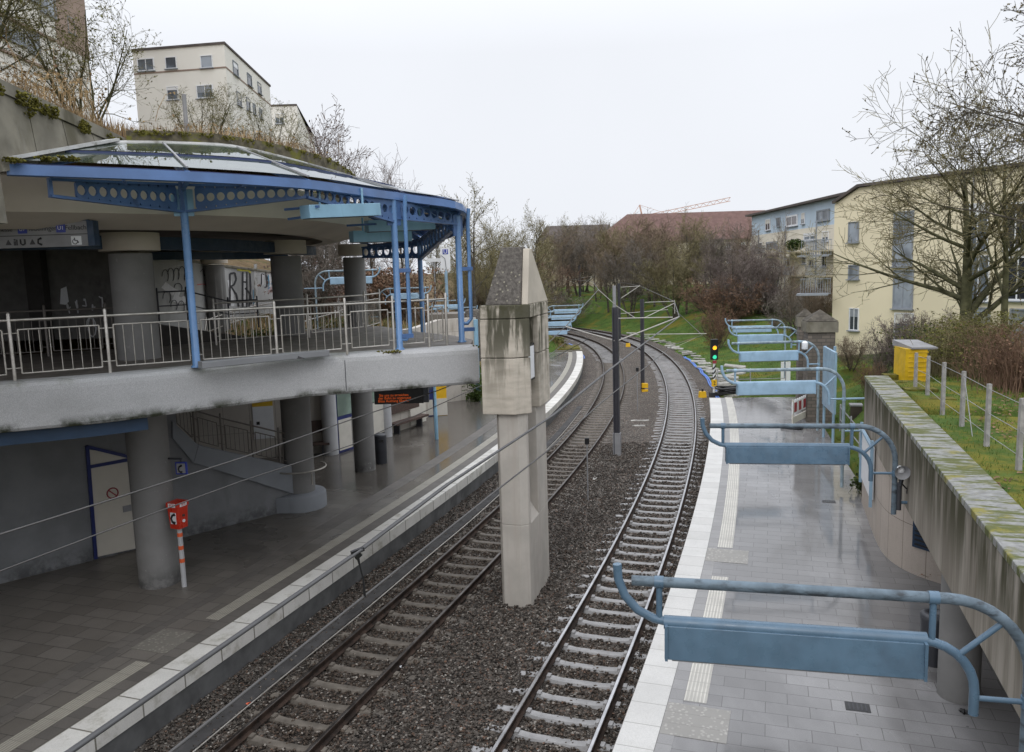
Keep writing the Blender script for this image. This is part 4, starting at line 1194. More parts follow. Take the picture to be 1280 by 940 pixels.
# ------------------------------------------------------------------ stainless railings
def railing(name, feet, label, group, zbase, h=1.12, bars=True, rail_r=.024, m='stainless', bar_step=.16, mid=False):
    """feet: list of (x,y) of the posts"""
    r = empty(name, (feet[0][0], feet[0][1], zbase[0]), label, "railing", group)
    pts = [Vector((x, y, z)) for (x, y), z in zip(feet, zbase)]
    for q in pts:
        mb = MB(); mb.lathe(tuple(q), [(.030, -.01), (.030, h + .06), (.018, h + .085), (0, h + .09)], 10); mb.build("post", M[m], r)
    mb = MB(); mb.tube([q + Vector((0, 0, h - .05)) for q in pts], rail_r, 8); mb.build("handrail", M[m], r)
    for a, b in zip(pts[:-1], pts[1:]):
        d = (b - a); L = d.length; d.normalize()
        if mid:
            mb = MB(); mb.tube([a + Vector((0, 0, h*.5)), b + Vector((0, 0, h*.5))], rail_r*.8, 6); mb.build("rail", M[m], r); continue
        if L < .25 or not bars: continue
        i0, i1 = .12, L - .12
        mb = MB()
        z0, z1 = .12, h - .22
        c = [a + d*i0 + Vector((0, 0, z0)), a + d*i1 + Vector((0, 0, z0)), a + d*i1 + Vector((0, 0, z1)), a + d*i0 + Vector((0, 0, z1))]
        for k in range(4): mb.tube([c[k], c[(k+1) % 4]], .017, 6)
        n = max(2, int((i1-i0)/bar_step))
        for k in range(1, n):
            q = a + d*(i0 + (i1-i0)*k/n); mb.tube([q + Vector((0, 0, z0)), q + Vector((0, 0, z1))], .009, 5, False)
        for z in (z0 + .1, z1 - .06):
            for x0, x1 in ((0, i0), (i1, L)): mb.tube([a + d*x0 + Vector((0, 0, z)), a + d*x1 + Vector((0, 0, z))], .012, 5)
        mb.build("panel", M[m], r)
    return r
feet = [P(x, y, DZ) for x, y in ((-110, 487), (19, 476), (138, 466), (247, 457.5), (347, 449.5), (434, 442.5), (493, 437.5), (537, 434), (559, 431))]
railing("deck_railing", [(q.x, q.y) for q in feet], "stainless steel railing of barred panels along the deck edge", None, [DZ]*len(feet))
railing("stair_railing", [(-13.6, 17.8), (-12.2, 18.3), (-10.9, 18.8), (-9.7, 19.25), (-8.85, 19.6)], "shaded railing round the stairwell behind the deck edge railing", None, [DZ]*5, m='stainless_dark')
railing("deck_railing", [(-7.6, 20.6), (-5.6, 22.2), (-4.4, 24.3), (-4.25, 26.2)], "railing of barred panels at the back of the deck between the columns", None, [DZ]*4, bar_step=.13)
# inclined railing on the stair parapet
tpp = [dwp(x, y, -.07) for x, y in ((219, 531), (246, 556), (280, 565), (318, 573), (352, 580), (371, 584))]
railing("stair_railing", [(q.x, q.y) for q in tpp], "brown shaded railing sloping down the stair parapet under the deck", None, [q.z for q in tpp], h=1.0, m='stainless_dark', bar_step=.13)
# ------------------------------------------------------------------ blue steel and glass canopy round the roof
cn = empty("glass_canopy", (-4.5, 15.5, DZ), "blue steel and glass canopy wrapped round the concrete roof above the deck", "canopy")
EZ = 9.22
def eave_pt(px, py, z): p = P(px, py, z); return p
ev_w = [Vector((-7.62, 12.55, 9.26)), eave_pt(235, 213, 9.24), eave_pt(388, 224, 9.22), eave_pt(500, 240, 9.18), eave_pt(577, 254, 8.98), Vector((-1.35, 23.2, 8.72)), Vector((-2.6, 25.4, 8.45)), Vector((-4.6, 27.6, 8.4))]
ev_path = smooth_path([(q.x, q.y) for q in ev_w], 5)
ev_z = []
for i in range(len(ev_w)-1):
    for k in range(5): ev_z.append(lerp(ev_w[i].z, ev_w[i+1].z, k/5))
ev_z.append(ev_w[-1].z)
mb = MB()
path3 = [(x, y, z) for (x, y), z in zip(ev_path, ev_z)]
mb.sweep(path3, [(-.16, -.02), (.02, -.02), (.05, -.185), (.02, -.20), (-.03, -.20), (-.03, -.06), (-.16, -.06)])
mb.build("gutter", M['canopy_blue'], cn)
mb = MB(); mb.sweep(path3, [(-.24, -.018), (-.1, -.018), (-.1, .01), (-.24, .01)]); mb.build("gutter_lip", M['gutter_dark'], cn)
inner_w = [Vector((-7.6, 16.0, 10.02)), Vector((-6.75, 16.25, 10.05)), Vector((-5.6, 17.0, 10.05)), Vector((-4.72, 19.2, 9.98)), Vector((-4.35, 21.4, 9.9)), Vector((-4.3, 23.4, 9.7)), Vector((-4.6, 25.4, 9.5)), Vector((-6.2, 28.2, 9.3))]
in_path = smooth_path([(q.x, q.y) for q in inner_w], 5)
in_z = []
for i in range(len(inner_w)-1):
    for k in range(5): in_z.append(lerp(inner_w[i].z, inner_w[i+1].z, k/5))
in_z.append(inner_w[-1].z)
E3 = [Vector(p) for p in path3]; I3 = [Vector((x, y, z)) for (x, y), z in zip(in_path, in_z)]
def gp(i, t): return E3[i].lerp(I3[i], t)
# two tiers of panes, purlin and glazing bars
ribs = list(range(0, len(E3), 5))
mbp, mbb, mbf = MB(), MB(), MB()
for a, b in zip(ribs[:-1], ribs[1:]):
    for t0, t1 in ((.045, .47), (.50, .93)):
        for i in range(a, b):
            q = [gp(i, t0), gp(i+1, t0), gp(i+1, t1), gp(i, t1)]
            if t0 > .4: q = [v + Vector((0, 0, .035)) for v in q]
            mb = MB(); mbp.quad(*[v + Vector((0, 0, .03)) for v in q])
mbp.build("glazing", M['canopy_glass'], cn)
for i in ribs:
    mb = MB(); mb.bar(gp(i, .02) + Vector((0, 0, .045)), gp(i, .95) + Vector((0, 0, .07)), .035, .03); mb.build("glazing_bar", M['mast_grey'], cn)
    mb = MB(); mb.bar(gp(i, .02) - Vector((0, 0, .10)), gp(i, .95) - Vector((0, 0, .10)), .07, .15); mb.build("rafter", M['canopy_blue'], cn)
mb = MB(); mb.sweep([tuple(gp(i, .485)) for i in range(len(E3))], [(-.03, -.08), (.03, -.08), (.03, .055), (-.03, .055)]); mb.build("purlin", M['gutter_dark'], cn)
mb = MB(); mb.sweep([tuple(gp(i, .97)) for i in range(len(E3))], [(-.12, .02), (.06, .02), (.06, .06), (-.12, .13)]); mb.build("flashing", M['flashing'], cn)
mb = MB(); mb.bar(gp(0, 0) + Vector((.02, .0, .06)), gp(0, 1) + Vector((.06, 0, .12)), .16, .05); mb.build("flashing", M['flashing'], cn)
# posts with downpipes
def gutter_at(px):
    best = min(range(len(E3)), key=lambda i: abs(W(px, 240, E3[max(i-1, 0)], E3[min(i+1, len(E3)-1)]).x - E3[i].x) + abs(W(px, 240, E3[max(i-1, 0)], E3[min(i+1, len(E3)-1)]).y - E3[i].y))
    return best
posts = [P(246, 459, DZ), P(500, 437, DZ), P(577.5, 427.5, DZ)]
p4 = Vector((-2.65, 24.2, 4.6))
tops = [9.20, 9.05, 8.84, 8.36]
for k, (p, zt_) in enumerate(zip(posts + [p4], tops)):
    mb = MB(); r = .072
    mb.lathe((p.x, p.y, p.z), [(r*1.5, 0), (r*1.5, .02), (r, .05), (r, zt_-p.z)], 16)
    po = mb.build("post", M['post_blue'], cn)
    if k in (1, 2):
        mb = MB(); s = Vector((.24, .07, 0)) if k == 1 else Vector((.24, .09, 0)); z0 = .28 if k == 1 else .5
        e = gp(ribs[0], 0)
        pts = [p + s*.2 + Vector((0, 0, z0-.05)), p + s*.6 + Vector((0, 0, z0-.06)), p + s + Vector((0, 0, z0+.05)), p + s + Vector((0, 0, zt_-p.z-.25)), p + s*1.05 + Vector((.02, -.02, zt_-p.z+.05))]
        mb.tube(pts, .045, 10); mb.build("downpipe", M['post_blue'], po)
        for zc in (.3, 1.75): 
            mb = MB(); mb.bar(p + Vector((-.06, 0, zc)), p + s*1.25 + Vector((0, 0, zc)), .13, .09); mb.build("clamp", M['canopy_blue'], po)
# girders cut out with rows of round holes
def girder(a, b, h0, h1, n, name="girder", open0=0.0, open1=0.0, th=.05):
    """a,b: ends of the straight top edge; depth h0..h1; n holes"""
    a, b = Vector(a), Vector(b); d = b - a; L = d.length
    hx = Vector((d.x, d.y, 0)).normalized(); nr = Vector((hx.y, -hx.x, 0))
    mb = MB(); V, Fc = [], []
    s0, s1 = open0, 1 - open1
    def pt(u, w): # u along, w 0 top..1 bottom
        h = lerp(h0, h1, u); q = a + d*u; return q - Vector((0, 0, h*w))
    K = 16
    def ring(u0, u1):
        uc = (u0+u1)/2; hh = lerp(h0, h1, uc); r = min(hh*.36, (u1-u0)*L*.42)
        outer, inn_ = [], []
        for k in range(K):
            an = 2*math.pi*(k+.5)/K; c, s = math.cos(an), math.sin(an)
            inn_.append(pt(uc, .5) + hx*(r*c) + Vector((0, 0, r*s)))
            m = max(abs(c), abs(s)); uu = uc + (c/m)*(u1-u0)/2; ww = .5 - (s/m)*.5
            outer.append(pt(uu, ww))
        return outer, inn_
    def face(poly_o, poly_i):
        f = nr*th/2
        v = [q+f for q in poly_o] + [q+f for q in poly_i] + [q-f for q in poly_o] + [q-f for q in poly_i]
        fs = []
        for k in range(K):
            j = (k+1) % K
            fs += [(k, j, K+j, K+k), (2*K+j, 2*K+k, 3*K+k, 3*K+j), (K+k, K+j, 3*K+j, 3*K+k), (j, k, 2*K+k, 2*K+j)]
        mb.add(v, fs)
    for i in range(n):
        u0, u1 = s0 + (s1-s0)*i/n, s0 + (s1-s0)*(i+1)/n
        face(*ring(u0, u1))
    # flanges
    for w in (0, 1): mb.bar(pt(0, w), pt(1, w), .11, .045)
    if open0: mb.bar(pt(.005, 0), pt(.005, 1), .06, .05, up=nr)
    if open1: mb.bar(pt(.995, 0), pt(.995, 1), .06, .05, up=nr)
    mb.build(name, M['canopy_blue'], cn)
def tp(k, dz=0): 
    p = (posts + [p4])[k]; return Vector((p.x, p.y, tops[k] + dz))
wall_end = Vector((-7.3, 13.1, 9.06))
girder(wall_end, tp(0, -.02), .26, .50, 10, open0=.17, open1=.06)
mid = D(383, 244, 15.6); mid.z = 9.10
girder(tp(0, -.02), mid, .50, .20, 11, open0=.10)
girder(mid, tp(1, -.02), .20, .50, 12, open0=.05)
girder(tp(1, -.02), tp(2, -.02), .42, .30, 9)
girder(tp(2, -.02), tp(3, -.0), .34, .56, 12)
girder(tp(3, 0), Vector((-4.6, 25.6, 8.25)), .5, .3, 8)
# raking struts and short hangers up to the gutter
def strut(a, b, w=.05): mb = MB(); mb.bar(a, b, w, w); mb.build("strut", M['canopy_blue'], cn)
for k, px in ((0, 232), (1, 497), (2, 575)):
    i = gutter_at(px); strut(tp(k, -.1), gp(i, .0) + Vector((0, 0, -.14)), .07); strut(tp(k, -.55), gp(i, .38) - Vector((0, 0, .15)), .06)
for i in (3, 7, 12, 14, 17):
    g_ = gp(i, 0); strut(g_ + Vector((0, 0, -.2)), gp(i, .12) + Vector((0, 0, -.32)), .035)
for k in (0, 1, 2):
    mb = MB(); p = tp(k); mb.box((p.x, p.y, p.z - .6), .36, .03, .5, [.32, .75, 1.0][k]); mb.build("gusset", M['light_blue'] if k == 0 else M['canopy_blue'], cn)
# brackets from the rim to the girders
for a, b in ((D(356, 262, 15.9), D(399, 258, 15.6)), (D(360, 274, 16.3), D(404, 268, 16.2)), (D(430, 268, 18.2), D(480, 262, 17.6)), (D(434, 282, 18.6), D(470, 280, 18.2))):
    strut(a, b, .045)
# ------------------------------------------------------------------ light blue lamp troughs hung under the canopy
def trough(a, b, h, label):
    a, b = Vector(a), Vector(b)
    r = empty("lamp_trough", (a+b)/2, label, "lamp", "lamp troughs under the canopy")
    hx = Vector((b.x-a.x, b.y-a.y, 0)).normalized()
    mb = MB(); mb.bar(a, b, .30, h); o = mb.build("housing", M['light_blue'], r)
    mb = MB(); mb.bar(a + hx*.04 - Vector((0, 0, h/2 + .004)), b - hx*.04 - Vector((0, 0, h/2 + .004)), .24, .012); mb.build("diffuser", M['dark_grey'], r)
    for u in (.2, .8):
        q = a.lerp(b, u); mb = MB(); mb.tube([q + Vector((0, 0, h/2 - .01)), q + Vector((0, 0, h/2 + .32))], .025, 8); mb.build("hanger", M['light_blue'], r)
trough(D(381, 265, 15.6), D(470, 262, 17.0), .25, "light blue lamp trough hanging beside the middle girder, highest of three by the double post")
trough(D(458, 283, 18.8), D(541, 280, 19.6), .26, "light blue lamp trough between the double post and the corner of the canopy")
trough(D(439, 296, 19.6), D(512, 295, 20.4), .27, "light blue lamp trough above the rear column, lowest of the three by the double post")
trough(D(200, 259, 16.3), D(228, 253, 15.7), .30, "light blue lamp trough end showing behind the girder at the single blue post")
# ------------------------------------------------------------------ hanging direction sign in the hall
Ys = 15.2
sa, sb = D(-70, 297, Ys), D(112, 292, Ys)
sg = empty("direction_sign", (sa + sb)/2, "white direction sign with blue line badges hung under the dark roof", "sign")
hx = (sb - sa).normalized(); L = (sb - sa).length; ang = math.atan2(sb.y-sa.y, sb.x-sa.x)
Hs = .46
c = (sa + sb)/2
mb = MB(); mb.box((c.x, c.y, c.z - Hs/2), L, .12, Hs); mb.build("panel", M['mast_grey'], sg)  # white panel painted grey: the dimness under the roof is in its colour
mb = MB(); mb.box((c.x, c.y, c.z + Hs/2 + .002), L + .1, .2, .07); mb.box((sb.x + .07, c.y, c.z - Hs/2), .12, .2, Hs + .002); mb.build("frame", M['under_blue'], sg)
mb = MB(); mb.box((c.x, c.y - .062, c.z - .015), L, .006, .012); mb.build("divider", M['black_paint'], sg)
for px in (20, 97):
    q = D(px, 280, Ys); mb = MB(); mb.tube([(q.x, c.y, c.z + Hs/2 + .07), (q.x, c.y, SLAB + .2)], .03, 8); mb.build("hanger", M['under_blue'], sg)
zl = c.z + .11
def sx_(px): return D(px, 293, Ys).x
for s, px, sz_ in (("Messe", 9, .115), ("Hedelfingen", 55, .125), ("Fellbach", 97.5, .125)):
    text_mesh("lettering", s, sz_, M['black_paint'], (sx_(px), c.y - .062, zl), (1, 0, 0), (0, 0, 1), sg, 'CENTER', .003)
for s, px in (("U7", 31), ("U1", 79)):
    mb = MB(); mb.box((sx_(px), c.y - .064, zl - .08), .17, .008, .16); bdg = mb.build("badge", M['sign_blue'], sg)
    text_mesh("lettering", s, .10, M['sign_white'], (sx_(px), c.y - .069, zl), (1, 0, 0), (0, 0, 1), bdg, 'CENTER', .002)
zl2 = c.z - .125
for px, sh in ((12, 'tri'), (20, 'fig'), (30, 'u'), (42, 'tri'), (51, 'phone')):
    mb = MB(); x = sx_(px)
    if sh == 'tri': mb.add([(x-.055, c.y-.066, zl2-.05), (x+.055, c.y-.066, zl2-.05), (x, c.y-.066, zl2+.05), (x-.055, c.y-.06, zl2-.05), (x+.055, c.y-.06, zl2-.05), (x, c.y-.06, zl2+.05)], [(0, 1, 2), (5, 4, 3), (0, 2, 5, 3), (1, 4, 5, 2)])
    elif sh == 'fig': mb.box((x, c.y-.064, zl2-.06), .04, .006, .08); mb.box((x, c.y-.064, zl2+.03), .03, .006, .03); mb.box((x+.04, c.y-.064, zl2-.06), .025, .006, .11)
    elif sh == 'u': mb.tube([(x-.04, c.y-.066, zl2+.05), (x-.04, c.y-.066, zl2-.03), (x, c.y-.066, zl2-.055), (x+.04, c.y-.066, zl2-.03), (x+.04, c.y-.066, zl2+.05)], .014, 6)
    else: mb.tube([(x+.04, c.y-.066, zl2+.06), (x-.02, c.y-.066, zl2+.04), (x-.03, c.y-.066, zl2-.03), (x+.04, c.y-.066, zl2-.06)], [.022, .014, .014, .022], 6)
    mb.build("pictogram", M['black_paint'], sg)
x = sx_(97); mb = MB(); mb.box((x, c.y-.063, zl2-.08), .19, .006, .16); w_ = mb.build("pictogram", M['sign_white'], sg)
mb = MB(); mb.tube([(x-.025+.045*math.cos(a), c.y-.07, zl2-.02+.045*math.sin(a)) for a in np.linspace(1.9, 6.2, 10)], .007, 5); mb.tube([(x-.03, c.y-.07, zl2+.05), (x-.025, c.y-.07, zl2), (x+.02, c.y-.07, zl2-.002), (x+.04, c.y-.07, zl2-.045)], .009, 5); mb.build("wheelchair_symbol", M['black_paint'], w_)
# ------------------------------------------------------------------ the gabled concrete pillar between the tracks
th = math.radians(15.6)
pt_ = Vector((math.sin(th), math.cos(th), 0)); pn_ = Vector((math.cos(th), -math.sin(th), 0))
pc = P(657, 757, -.12); pc.z = 0
# s along the track (0 front), o across (0 = right face of the shaft)
def pp(s, o, z=0): return pc + pt_*s + pn_*(o + .13) + Vector((0, 0, z))
pl = empty("gabled_pillar", (pc.x, pc.y + .9, -.2), "tall beige concrete pillar with a gabled slate cap standing between the tracks", "pillar")
def ppr(mb, poly, z0, z1): mb.prism([tuple(pp(s, o)[:2]) for s, o in poly], z0, z1)
wS, Ls = .70, 2.05
front_half = [(0.0, -wS+.08), (-.02, -.18), (.10, -.02), (.20, 0), (.20, -wS), (.12, -wS)]
rear_half = [(.95, 0), (Ls-.15, 0), (Ls, -.15), (Ls, -wS+.1), (Ls-.1, -wS), (.95, -wS)]
mb = MB()
ppr(mb, [(0.0, -wS+.08), (-.02, -.18), (.10, -.02), (.25, 0), (Ls-.15, 0), (Ls, -.15), (Ls, -wS+.1), (Ls-.1, -wS), (.12, -wS)], -.4, 1.75)
ppr(mb, front_half, 1.75, 4.30); ppr(mb, rear_half, 1.75, 4.30)
ppr(mb, [(.19, -.34), (.96, -.34), (.96, -wS+.06), (.19, -wS+.06)], 1.752, 4.28)
mb.add([pp(.202, .0, 1.752), pp(.948, .0, 1.752), pp(.202, -.338, 2.25), pp(.948, -.338, 2.25)], [(0, 1, 3, 2)])
mb.build("shaft", M['pillar_shaft'], pl)
wB, a0_, a1_ = .96, -.14, 2.18
zb, zm, zt2 = 4.28, 5.52, 6.66
blkF = [(a0_, -wB+.02), (a0_, -.20), (.10, .08), (.17, .10), (.17, -wB-.0), (a0_+.1, -wB)]
blkR = [(.93, .10), (a1_-.2, .10), (a1_, -.08), (a1_, -wB+.1), (a1_-.1, -wB), (.93, -wB)]
for nm, z0, z1 in (("lower_block", zb, zm-.008), ("upper_block", zm+.008, zt2-.30)):
    mb = MB(); ppr(mb, blkF, z0, z1); ppr(mb, blkR, z0, z1)
    ppr(mb, [(.16, -.38), (.94, -.38), (.94, -wB+.1), (.16, -wB+.1)], z0 + .004, z1 - .004)
    mb.build(nm, M['pillar'], pl)
mb = MB(); ppr(mb, [(a0_, -wB+.02), (a0_, -.20), (.12, .10), (a1_-.2, .10), (a1_, -.08), (a1_, -wB+.1), (a1_-.1, -wB), (a0_+.1, -wB)], zt2-.285, zt2)
ppr(mb, [(.5, -.3), (1.6, -.3), (1.6, -.6), (.5, -.6)], zm-.02, zm+.02)
mb.build("top_block", M['pillar'], pl)
# gable: the ridge runs across the track
sr, zr_ = .46, 7.86
mb = MB()
g0, g1 = .10, a1_-.12
for o0, o1 in ((.085, -.06),):
    v = [pp(g0, o0, zt2), pp(g1, o0, zt2), pp(sr+.10, o0, zr_), pp(sr-.10, o0, zr_), pp(g0, o1, zt2), pp(g1, o1, zt2), pp(sr+.10, o1, zr_), pp(sr-.10, o1, zr_)]
    mb.add(v, [(0, 1, 2, 3), (7, 6, 5, 4), (3, 2, 6, 7), (0, 3, 7, 4), (1, 5, 6, 2), (0, 4, 5, 1)])
mb.build("gable_wall", M['pillar_clean'], pl)
mb = MB()
o0, o1, lift = -.063, -wB+.10, .0
v = [pp(g0-.07, o0, zt2+.003), pp(g1+.07, o0, zt2+.003), pp(sr+.12, o0, zr_+.04), pp(sr-.12, o0, zr_+.04), pp(g0-.07, o1, zt2+.003), pp(g1+.07, o1, zt2+.003), pp(sr+.12, o1+.32, zr_+.04), pp(sr-.12, o1+.32, zr_+.04)]
mb.add(v, [(0, 1, 2, 3), (7, 6, 5, 4), (3, 2, 6, 7), (0, 3, 7, 4), (1, 5, 6, 2), (0, 4, 5, 1)])
mb.build("cap", M['slate'], pl)
# pale plate in the slot
mb = MB(); q = pp(.52, .0, 4.95); mb.box((q.x, q.y, q.z), .05, .62, .82, -th); pf = mb.build("sign_plate", M['black_paint'], pl)
mb = MB(); q = pp(.50, .012, 5.0); mb.box((q.x, q.y, q.z), .04, .52, .72, -th); mb.build("pane", M['sign_white'], None).parent = pf
pf.children[0].location = -Vector(parent_loc(pf))
# ------------------------------------------------------------------ tall wall beside the open platform
ew = empty("retaining_wall", (6.5, 11, TOP), "tall weathered concrete wall with a mossy coping along the open platform", "wall")
def rp(s, o=0.0): q = rw(s, o); return (q.x, q.y)
mb = MB(); mb.prism([rp(-1.0), rp(RWL), rp(RWL, .55), rp(-1, .55)], 2.9, 4.26)
mb.build("wall_face", M['board_wall'], ew)
mb = MB(); mb.prism([rp(-1.0, -.02), rp(RWL+.02, -.02), rp(RWL+.02, .57), rp(-1, .57)], 4.262, 4.36)
mb.build("coping", M['coping'], ew)
mb = MB(); mb.prism([rp(-1.0, .56), rp(14.2, .56), rp(14.2, 5), rp(-1, 5)], 2.95, 4.02)
mb.build("soffit", M['soffit'], ew)
mb = MB(); mb.prism([rp(-1.0, .572), rp(14.2, .572), rp(14.2, 5), rp(-1, 5)], 4.022, 4.13)
mb.build("lawn", M['ground'], kind="structure")
# tiled lower wall: flush at the far end, then curving back into the recess
s_t = RWL
tw = [rp(RWL, .0), rp(RWL-1.0, .0), rp(RWL-2.2, .0), rp(RWL-3.4, .01), rp(RWL-4.3, .10), rp(RWL-5.0, .36), rp(RWL-5.5, .78), rp(RWL-5.9, 1.35), rp(RWL-6.2, 2.1), rp(RWL-6.6, 3.0), rp(RWL-9, 3.4), rp(-1, 3.5)]
tw = smooth_path(tw, 4)
mb = MB(); mb.sweep(tw, [(.0, TOP-.02), (.0, 2.96), (-.25, 2.96), (-.25, TOP-.02)])
mb.build("tiled_base", M['tile_wall_right'], ew)
mb = MB(); mb.prism([rp(RWL-.001), rp(RWL-.001, 2.2), rp(RWL-.26, 2.2), rp(RWL-.26, .26)], TOP-.02, 2.9); mb.build("end_wall", M['tile_wall_right'], ew)
# louvred vent in the curve
va, vb = rp(RWL-5.15, .47), rp(RWL-5.62, .96)
td = Vector((vb[0]-va[0], vb[1]-va[1], 0)).normalized(); tn = Vector((td.y, -td.x, 0))
if tn.x > 0: tn = -tn
mb = MB(); c = Vector((va[0]+vb[0], va[1]+vb[1], 0))/2 + tn*.03
mb.box((c.x, c.y, 1.50), .62, .06, .95, math.atan2(td.y, td.x)); vt = mb.build("vent", M['under_blue'], ew)
mb = MB()
for k in range(9): mb.box((c.x + tn.x*.035, c.y + tn.y*.035, 1.56 + k*.095), .5, .03, .035, math.atan2(td.y, td.x))
mb.build("grille", M['black_paint'], None).parent = vt
vt.children[0].location = -Vector(parent_loc(vt))
# round column under the wall
cc = P(1197, 880, TOP); cc = cc + Vector((cc.x, cc.y, 0)).normalized()*.28
mb = MB(); mb.cyl(cc, .285, TOP-.01, 2.96, 36); mb.build("column", M['column_grey'], ew)
# bin strapped to the column
bp = P(1163, 842, TOP); bp = Vector((cc.x - .12, cc.y + .52, TOP))
lb2 = empty("litter_bin", bp, "dark round litter bin with a domed lid against the round column under the tall wall", "litter bin")
mb = MB(); mb.lathe((bp.x, bp.y, TOP), [(.17, .25), (.19, .3), (.19, .98)], 24); mb.build("body", M['bin_dark'], lb2)
mb = MB(); mb.lathe((bp.x, bp.y, TOP), [(.20, .98), (.205, 1.03), (.17, 1.07), (.10, 1.08), (.095, 1.05), (0, 1.05)], 24); mb.build("lid", M['dark_grey'], lb2)
mb = MB(); mb.bar((bp.x, bp.y, 1.4), (cc.x, cc.y, 1.4), .06, .3); mb.build("strap", M['black_paint'], lb2)
q = P(1205, 891, TOP); mb = MB(); moss_clump(mb, (q.x, q.y, TOP+.03), .03, .04, .03, 6)
tag(mb.build("litter", M['rubber']), "small black lump of litter on the wet paving under the tall wall", "litter")
# notice board on the tiled wall
nb = empty("notice_board", (*rp(RWL-1.6, -.08), 1.4), "long pale notice board on the tiled wall behind the second light bracket", "notice board")
mb = MB(); c = rp(RWL-1.7, -.06); mb.box((c[0], c[1], 1.75), 2.1, .07, 1.25, math.atan2(RD.y, RD.x)); mb.build("board", M['sign_white'], nb)
for s in (-2.85, -.55):
    mb = MB(); c = rp(RWL+s-.0, -.1); mb.box((c[0], c[1], 1.6), .06, .07, 1.6, math.atan2(RD.y, RD.x)); mb.build("upright", M['bracket_pale'], nb)
mb = MB()
a_, b_ = rp(RWL-2.9, -.12), rp(RWL-.5, -.12); mb.bar((*a_, 3.08), (*b_, 3.08), .07, .06); mb.build("frame", M['bracket_pale'], nb)

# ------------------------------------------------------------------ tubular light brackets
def make_bracket(name, matn, post=True, stub=True, post_len=None):
    """local x to the right from the left end of the lamp box, z=0 at its top"""
    r = empty(name)
    m = M[matn]
    mb = MB(); R_ = .78
    arc = [(2.86 + R_*math.sin(a), 0, .44 - R_ + R_*math.cos(a)) for a in np.linspace(0, math.pi/2, 10)]
    pl_ = [(-.36, 0, .44), (1.2, 0, .44)] + arc
    end = -1.55 if not post else -post_len
    mb.tube(pl_ + [(3.64, 0, end)], .058, 12); mb.build("upper_pipe", M['pipe_dirty' if not post else 'pipe_pale'], r)
    mb = MB()
    hook = [(-.52, 0, .62), (-.51, 0, .45), (-.44, 0, .26), (-.30, 0, .10), (-.12, 0, .01), (.06, 0, -.02)]
    mb.tube(hook, .050, 12); mb.build("hook", m, r)
    mb = MB(); r2 = .52
    arc2 = [(2.62 + r2*math.sin(a), 0, -.03 - r2 + r2*math.cos(a)) for a in np.linspace(0, math.pi/2, 8)]
    mb.tube([(2.4, 0, -.03)] + arc2 + [(2.62 + r2, 0, -.80)], .050, 12); mb.build("lower_pipe", m, r)
    mb = MB(); mb.hexa([(0, -.13, -.40), (2.66, -.13, -.40), (2.66, .13, -.40), (0, .13, -.40), (0, -.09, -.03), (2.66, -.09, -.03), (2.66, .09, -.03), (0, .09, -.03)])
    mb.build("lamp_box", m, r)
    mb = MB(); mb.box((1.33, 0, -.425), 2.5, .2, .03); mb.build("diffuser", M['mast_grey'], r)
    for sx in (.02, 2.64):
        mb = MB(); mb.box((sx, 0, -.415), .03, .285, .4); mb.build("end_plate", m, r)
    for p_ in ((-.06, .44), (2.72, .44), (3.64, -.62)):
        mb = MB(); mb.tube([(p_[0]-.05, 0, p_[1]), (p_[0]+.05, 0, p_[1])] if p_[1] > 0 else [(p_[0], 0, p_[1]-.06), (p_[0], 0, p_[1]+.06)], .068, 12); mb.build("pipe_clamp", m, r)
    mb = MB(); mb.tube([(-.01, 0, -.02), (2.67, 0, -.02)], .075, 12); mb.build("top_tube", m, r)
    mb = MB(); mb.tube([(-.06, 0, -.01), (-.06, 0, .43)], .035, 8); mb.build("strut", m, r)
    mb = MB(); mb.tube([(2.72, 0, -.04), (2.72, 0, .43)], .035, 8); mb.build("strut", m, r)
    a = math.pi/4.2; mb = MB(); mb.tube([(2.62 + r2*math.sin(a), 0, -.03 - r2 + r2*math.cos(a)), (2.86 + R_*math.sin(a), 0, .44 - R_ + R_*math.cos(a))], .032, 8); mb.build("strut", m, r)
    mb = MB(); mb.tube([(2.62 + r2, 0, -.62), (3.64, 0, -.62)], .03, 8); mb.build("strut", m, r)
    if stub:
        for z in (-.62, -1.28):
            mb = MB(); mb.tube([(3.64, 0, z), (4.05, 0, z)], .035, 8); mb.build("wall_stub", m, r)
    return r
near_proto = make_bracket("light_bracket", 'bracket_blue', post=False)
far_proto = make_bracket("light_bracket", 'bracket_pale', post=True, stub=False, post_len=3.75)
def place_bracket(proto, pl_, pr_, zt_, label, group, first, top=False):
    A_, B_ = P(*pl_, zt_), P(*pr_, zt_)
    rz = math.atan2(B_.y - A_.y, B_.x - A_.x)
    s = (B_ - A_).length / 2.66
    o = proto if first else dup(proto)
    o.location = A_; o.rotation_euler = (0, 0, rz); o.scale = (s, s, s)
    tag(o, label, "light bracket", group)
    return o
G = "light brackets over the open platform"
br1 = place_bracket(near_proto, (831, 775), (1157, 797), 4.08, "weathered blue pipe light bracket at the front, the largest of the row", G, True)
br2 = place_bracket(near_proto, (907, 556), (1061, 557), 4.08, "pale blue light bracket with a loudspeaker at its wall end, second in the row", G, False)
br3 = place_bracket(far_proto, (921, 479), (1019, 477), 4.08, "light blue bracket just before the red and white barrier, third in the row", G, True)
br4 = place_bracket(far_proto, (924.5, 441), (997, 439), 4.08, "light blue bracket carrying a small white camera, fourth in the row", G, False)
br5 = place_bracket(far_proto, (922, 419.5), (979, 418.5), 4.08, "light blue bracket behind the one with the white camera, fifth in the row", G, False)
br6 = place_bracket(far_proto, (916, 408.5), (964, 407.5), 4.08, "farthest light blue bracket on its post at the end of the open platform row", G, False)
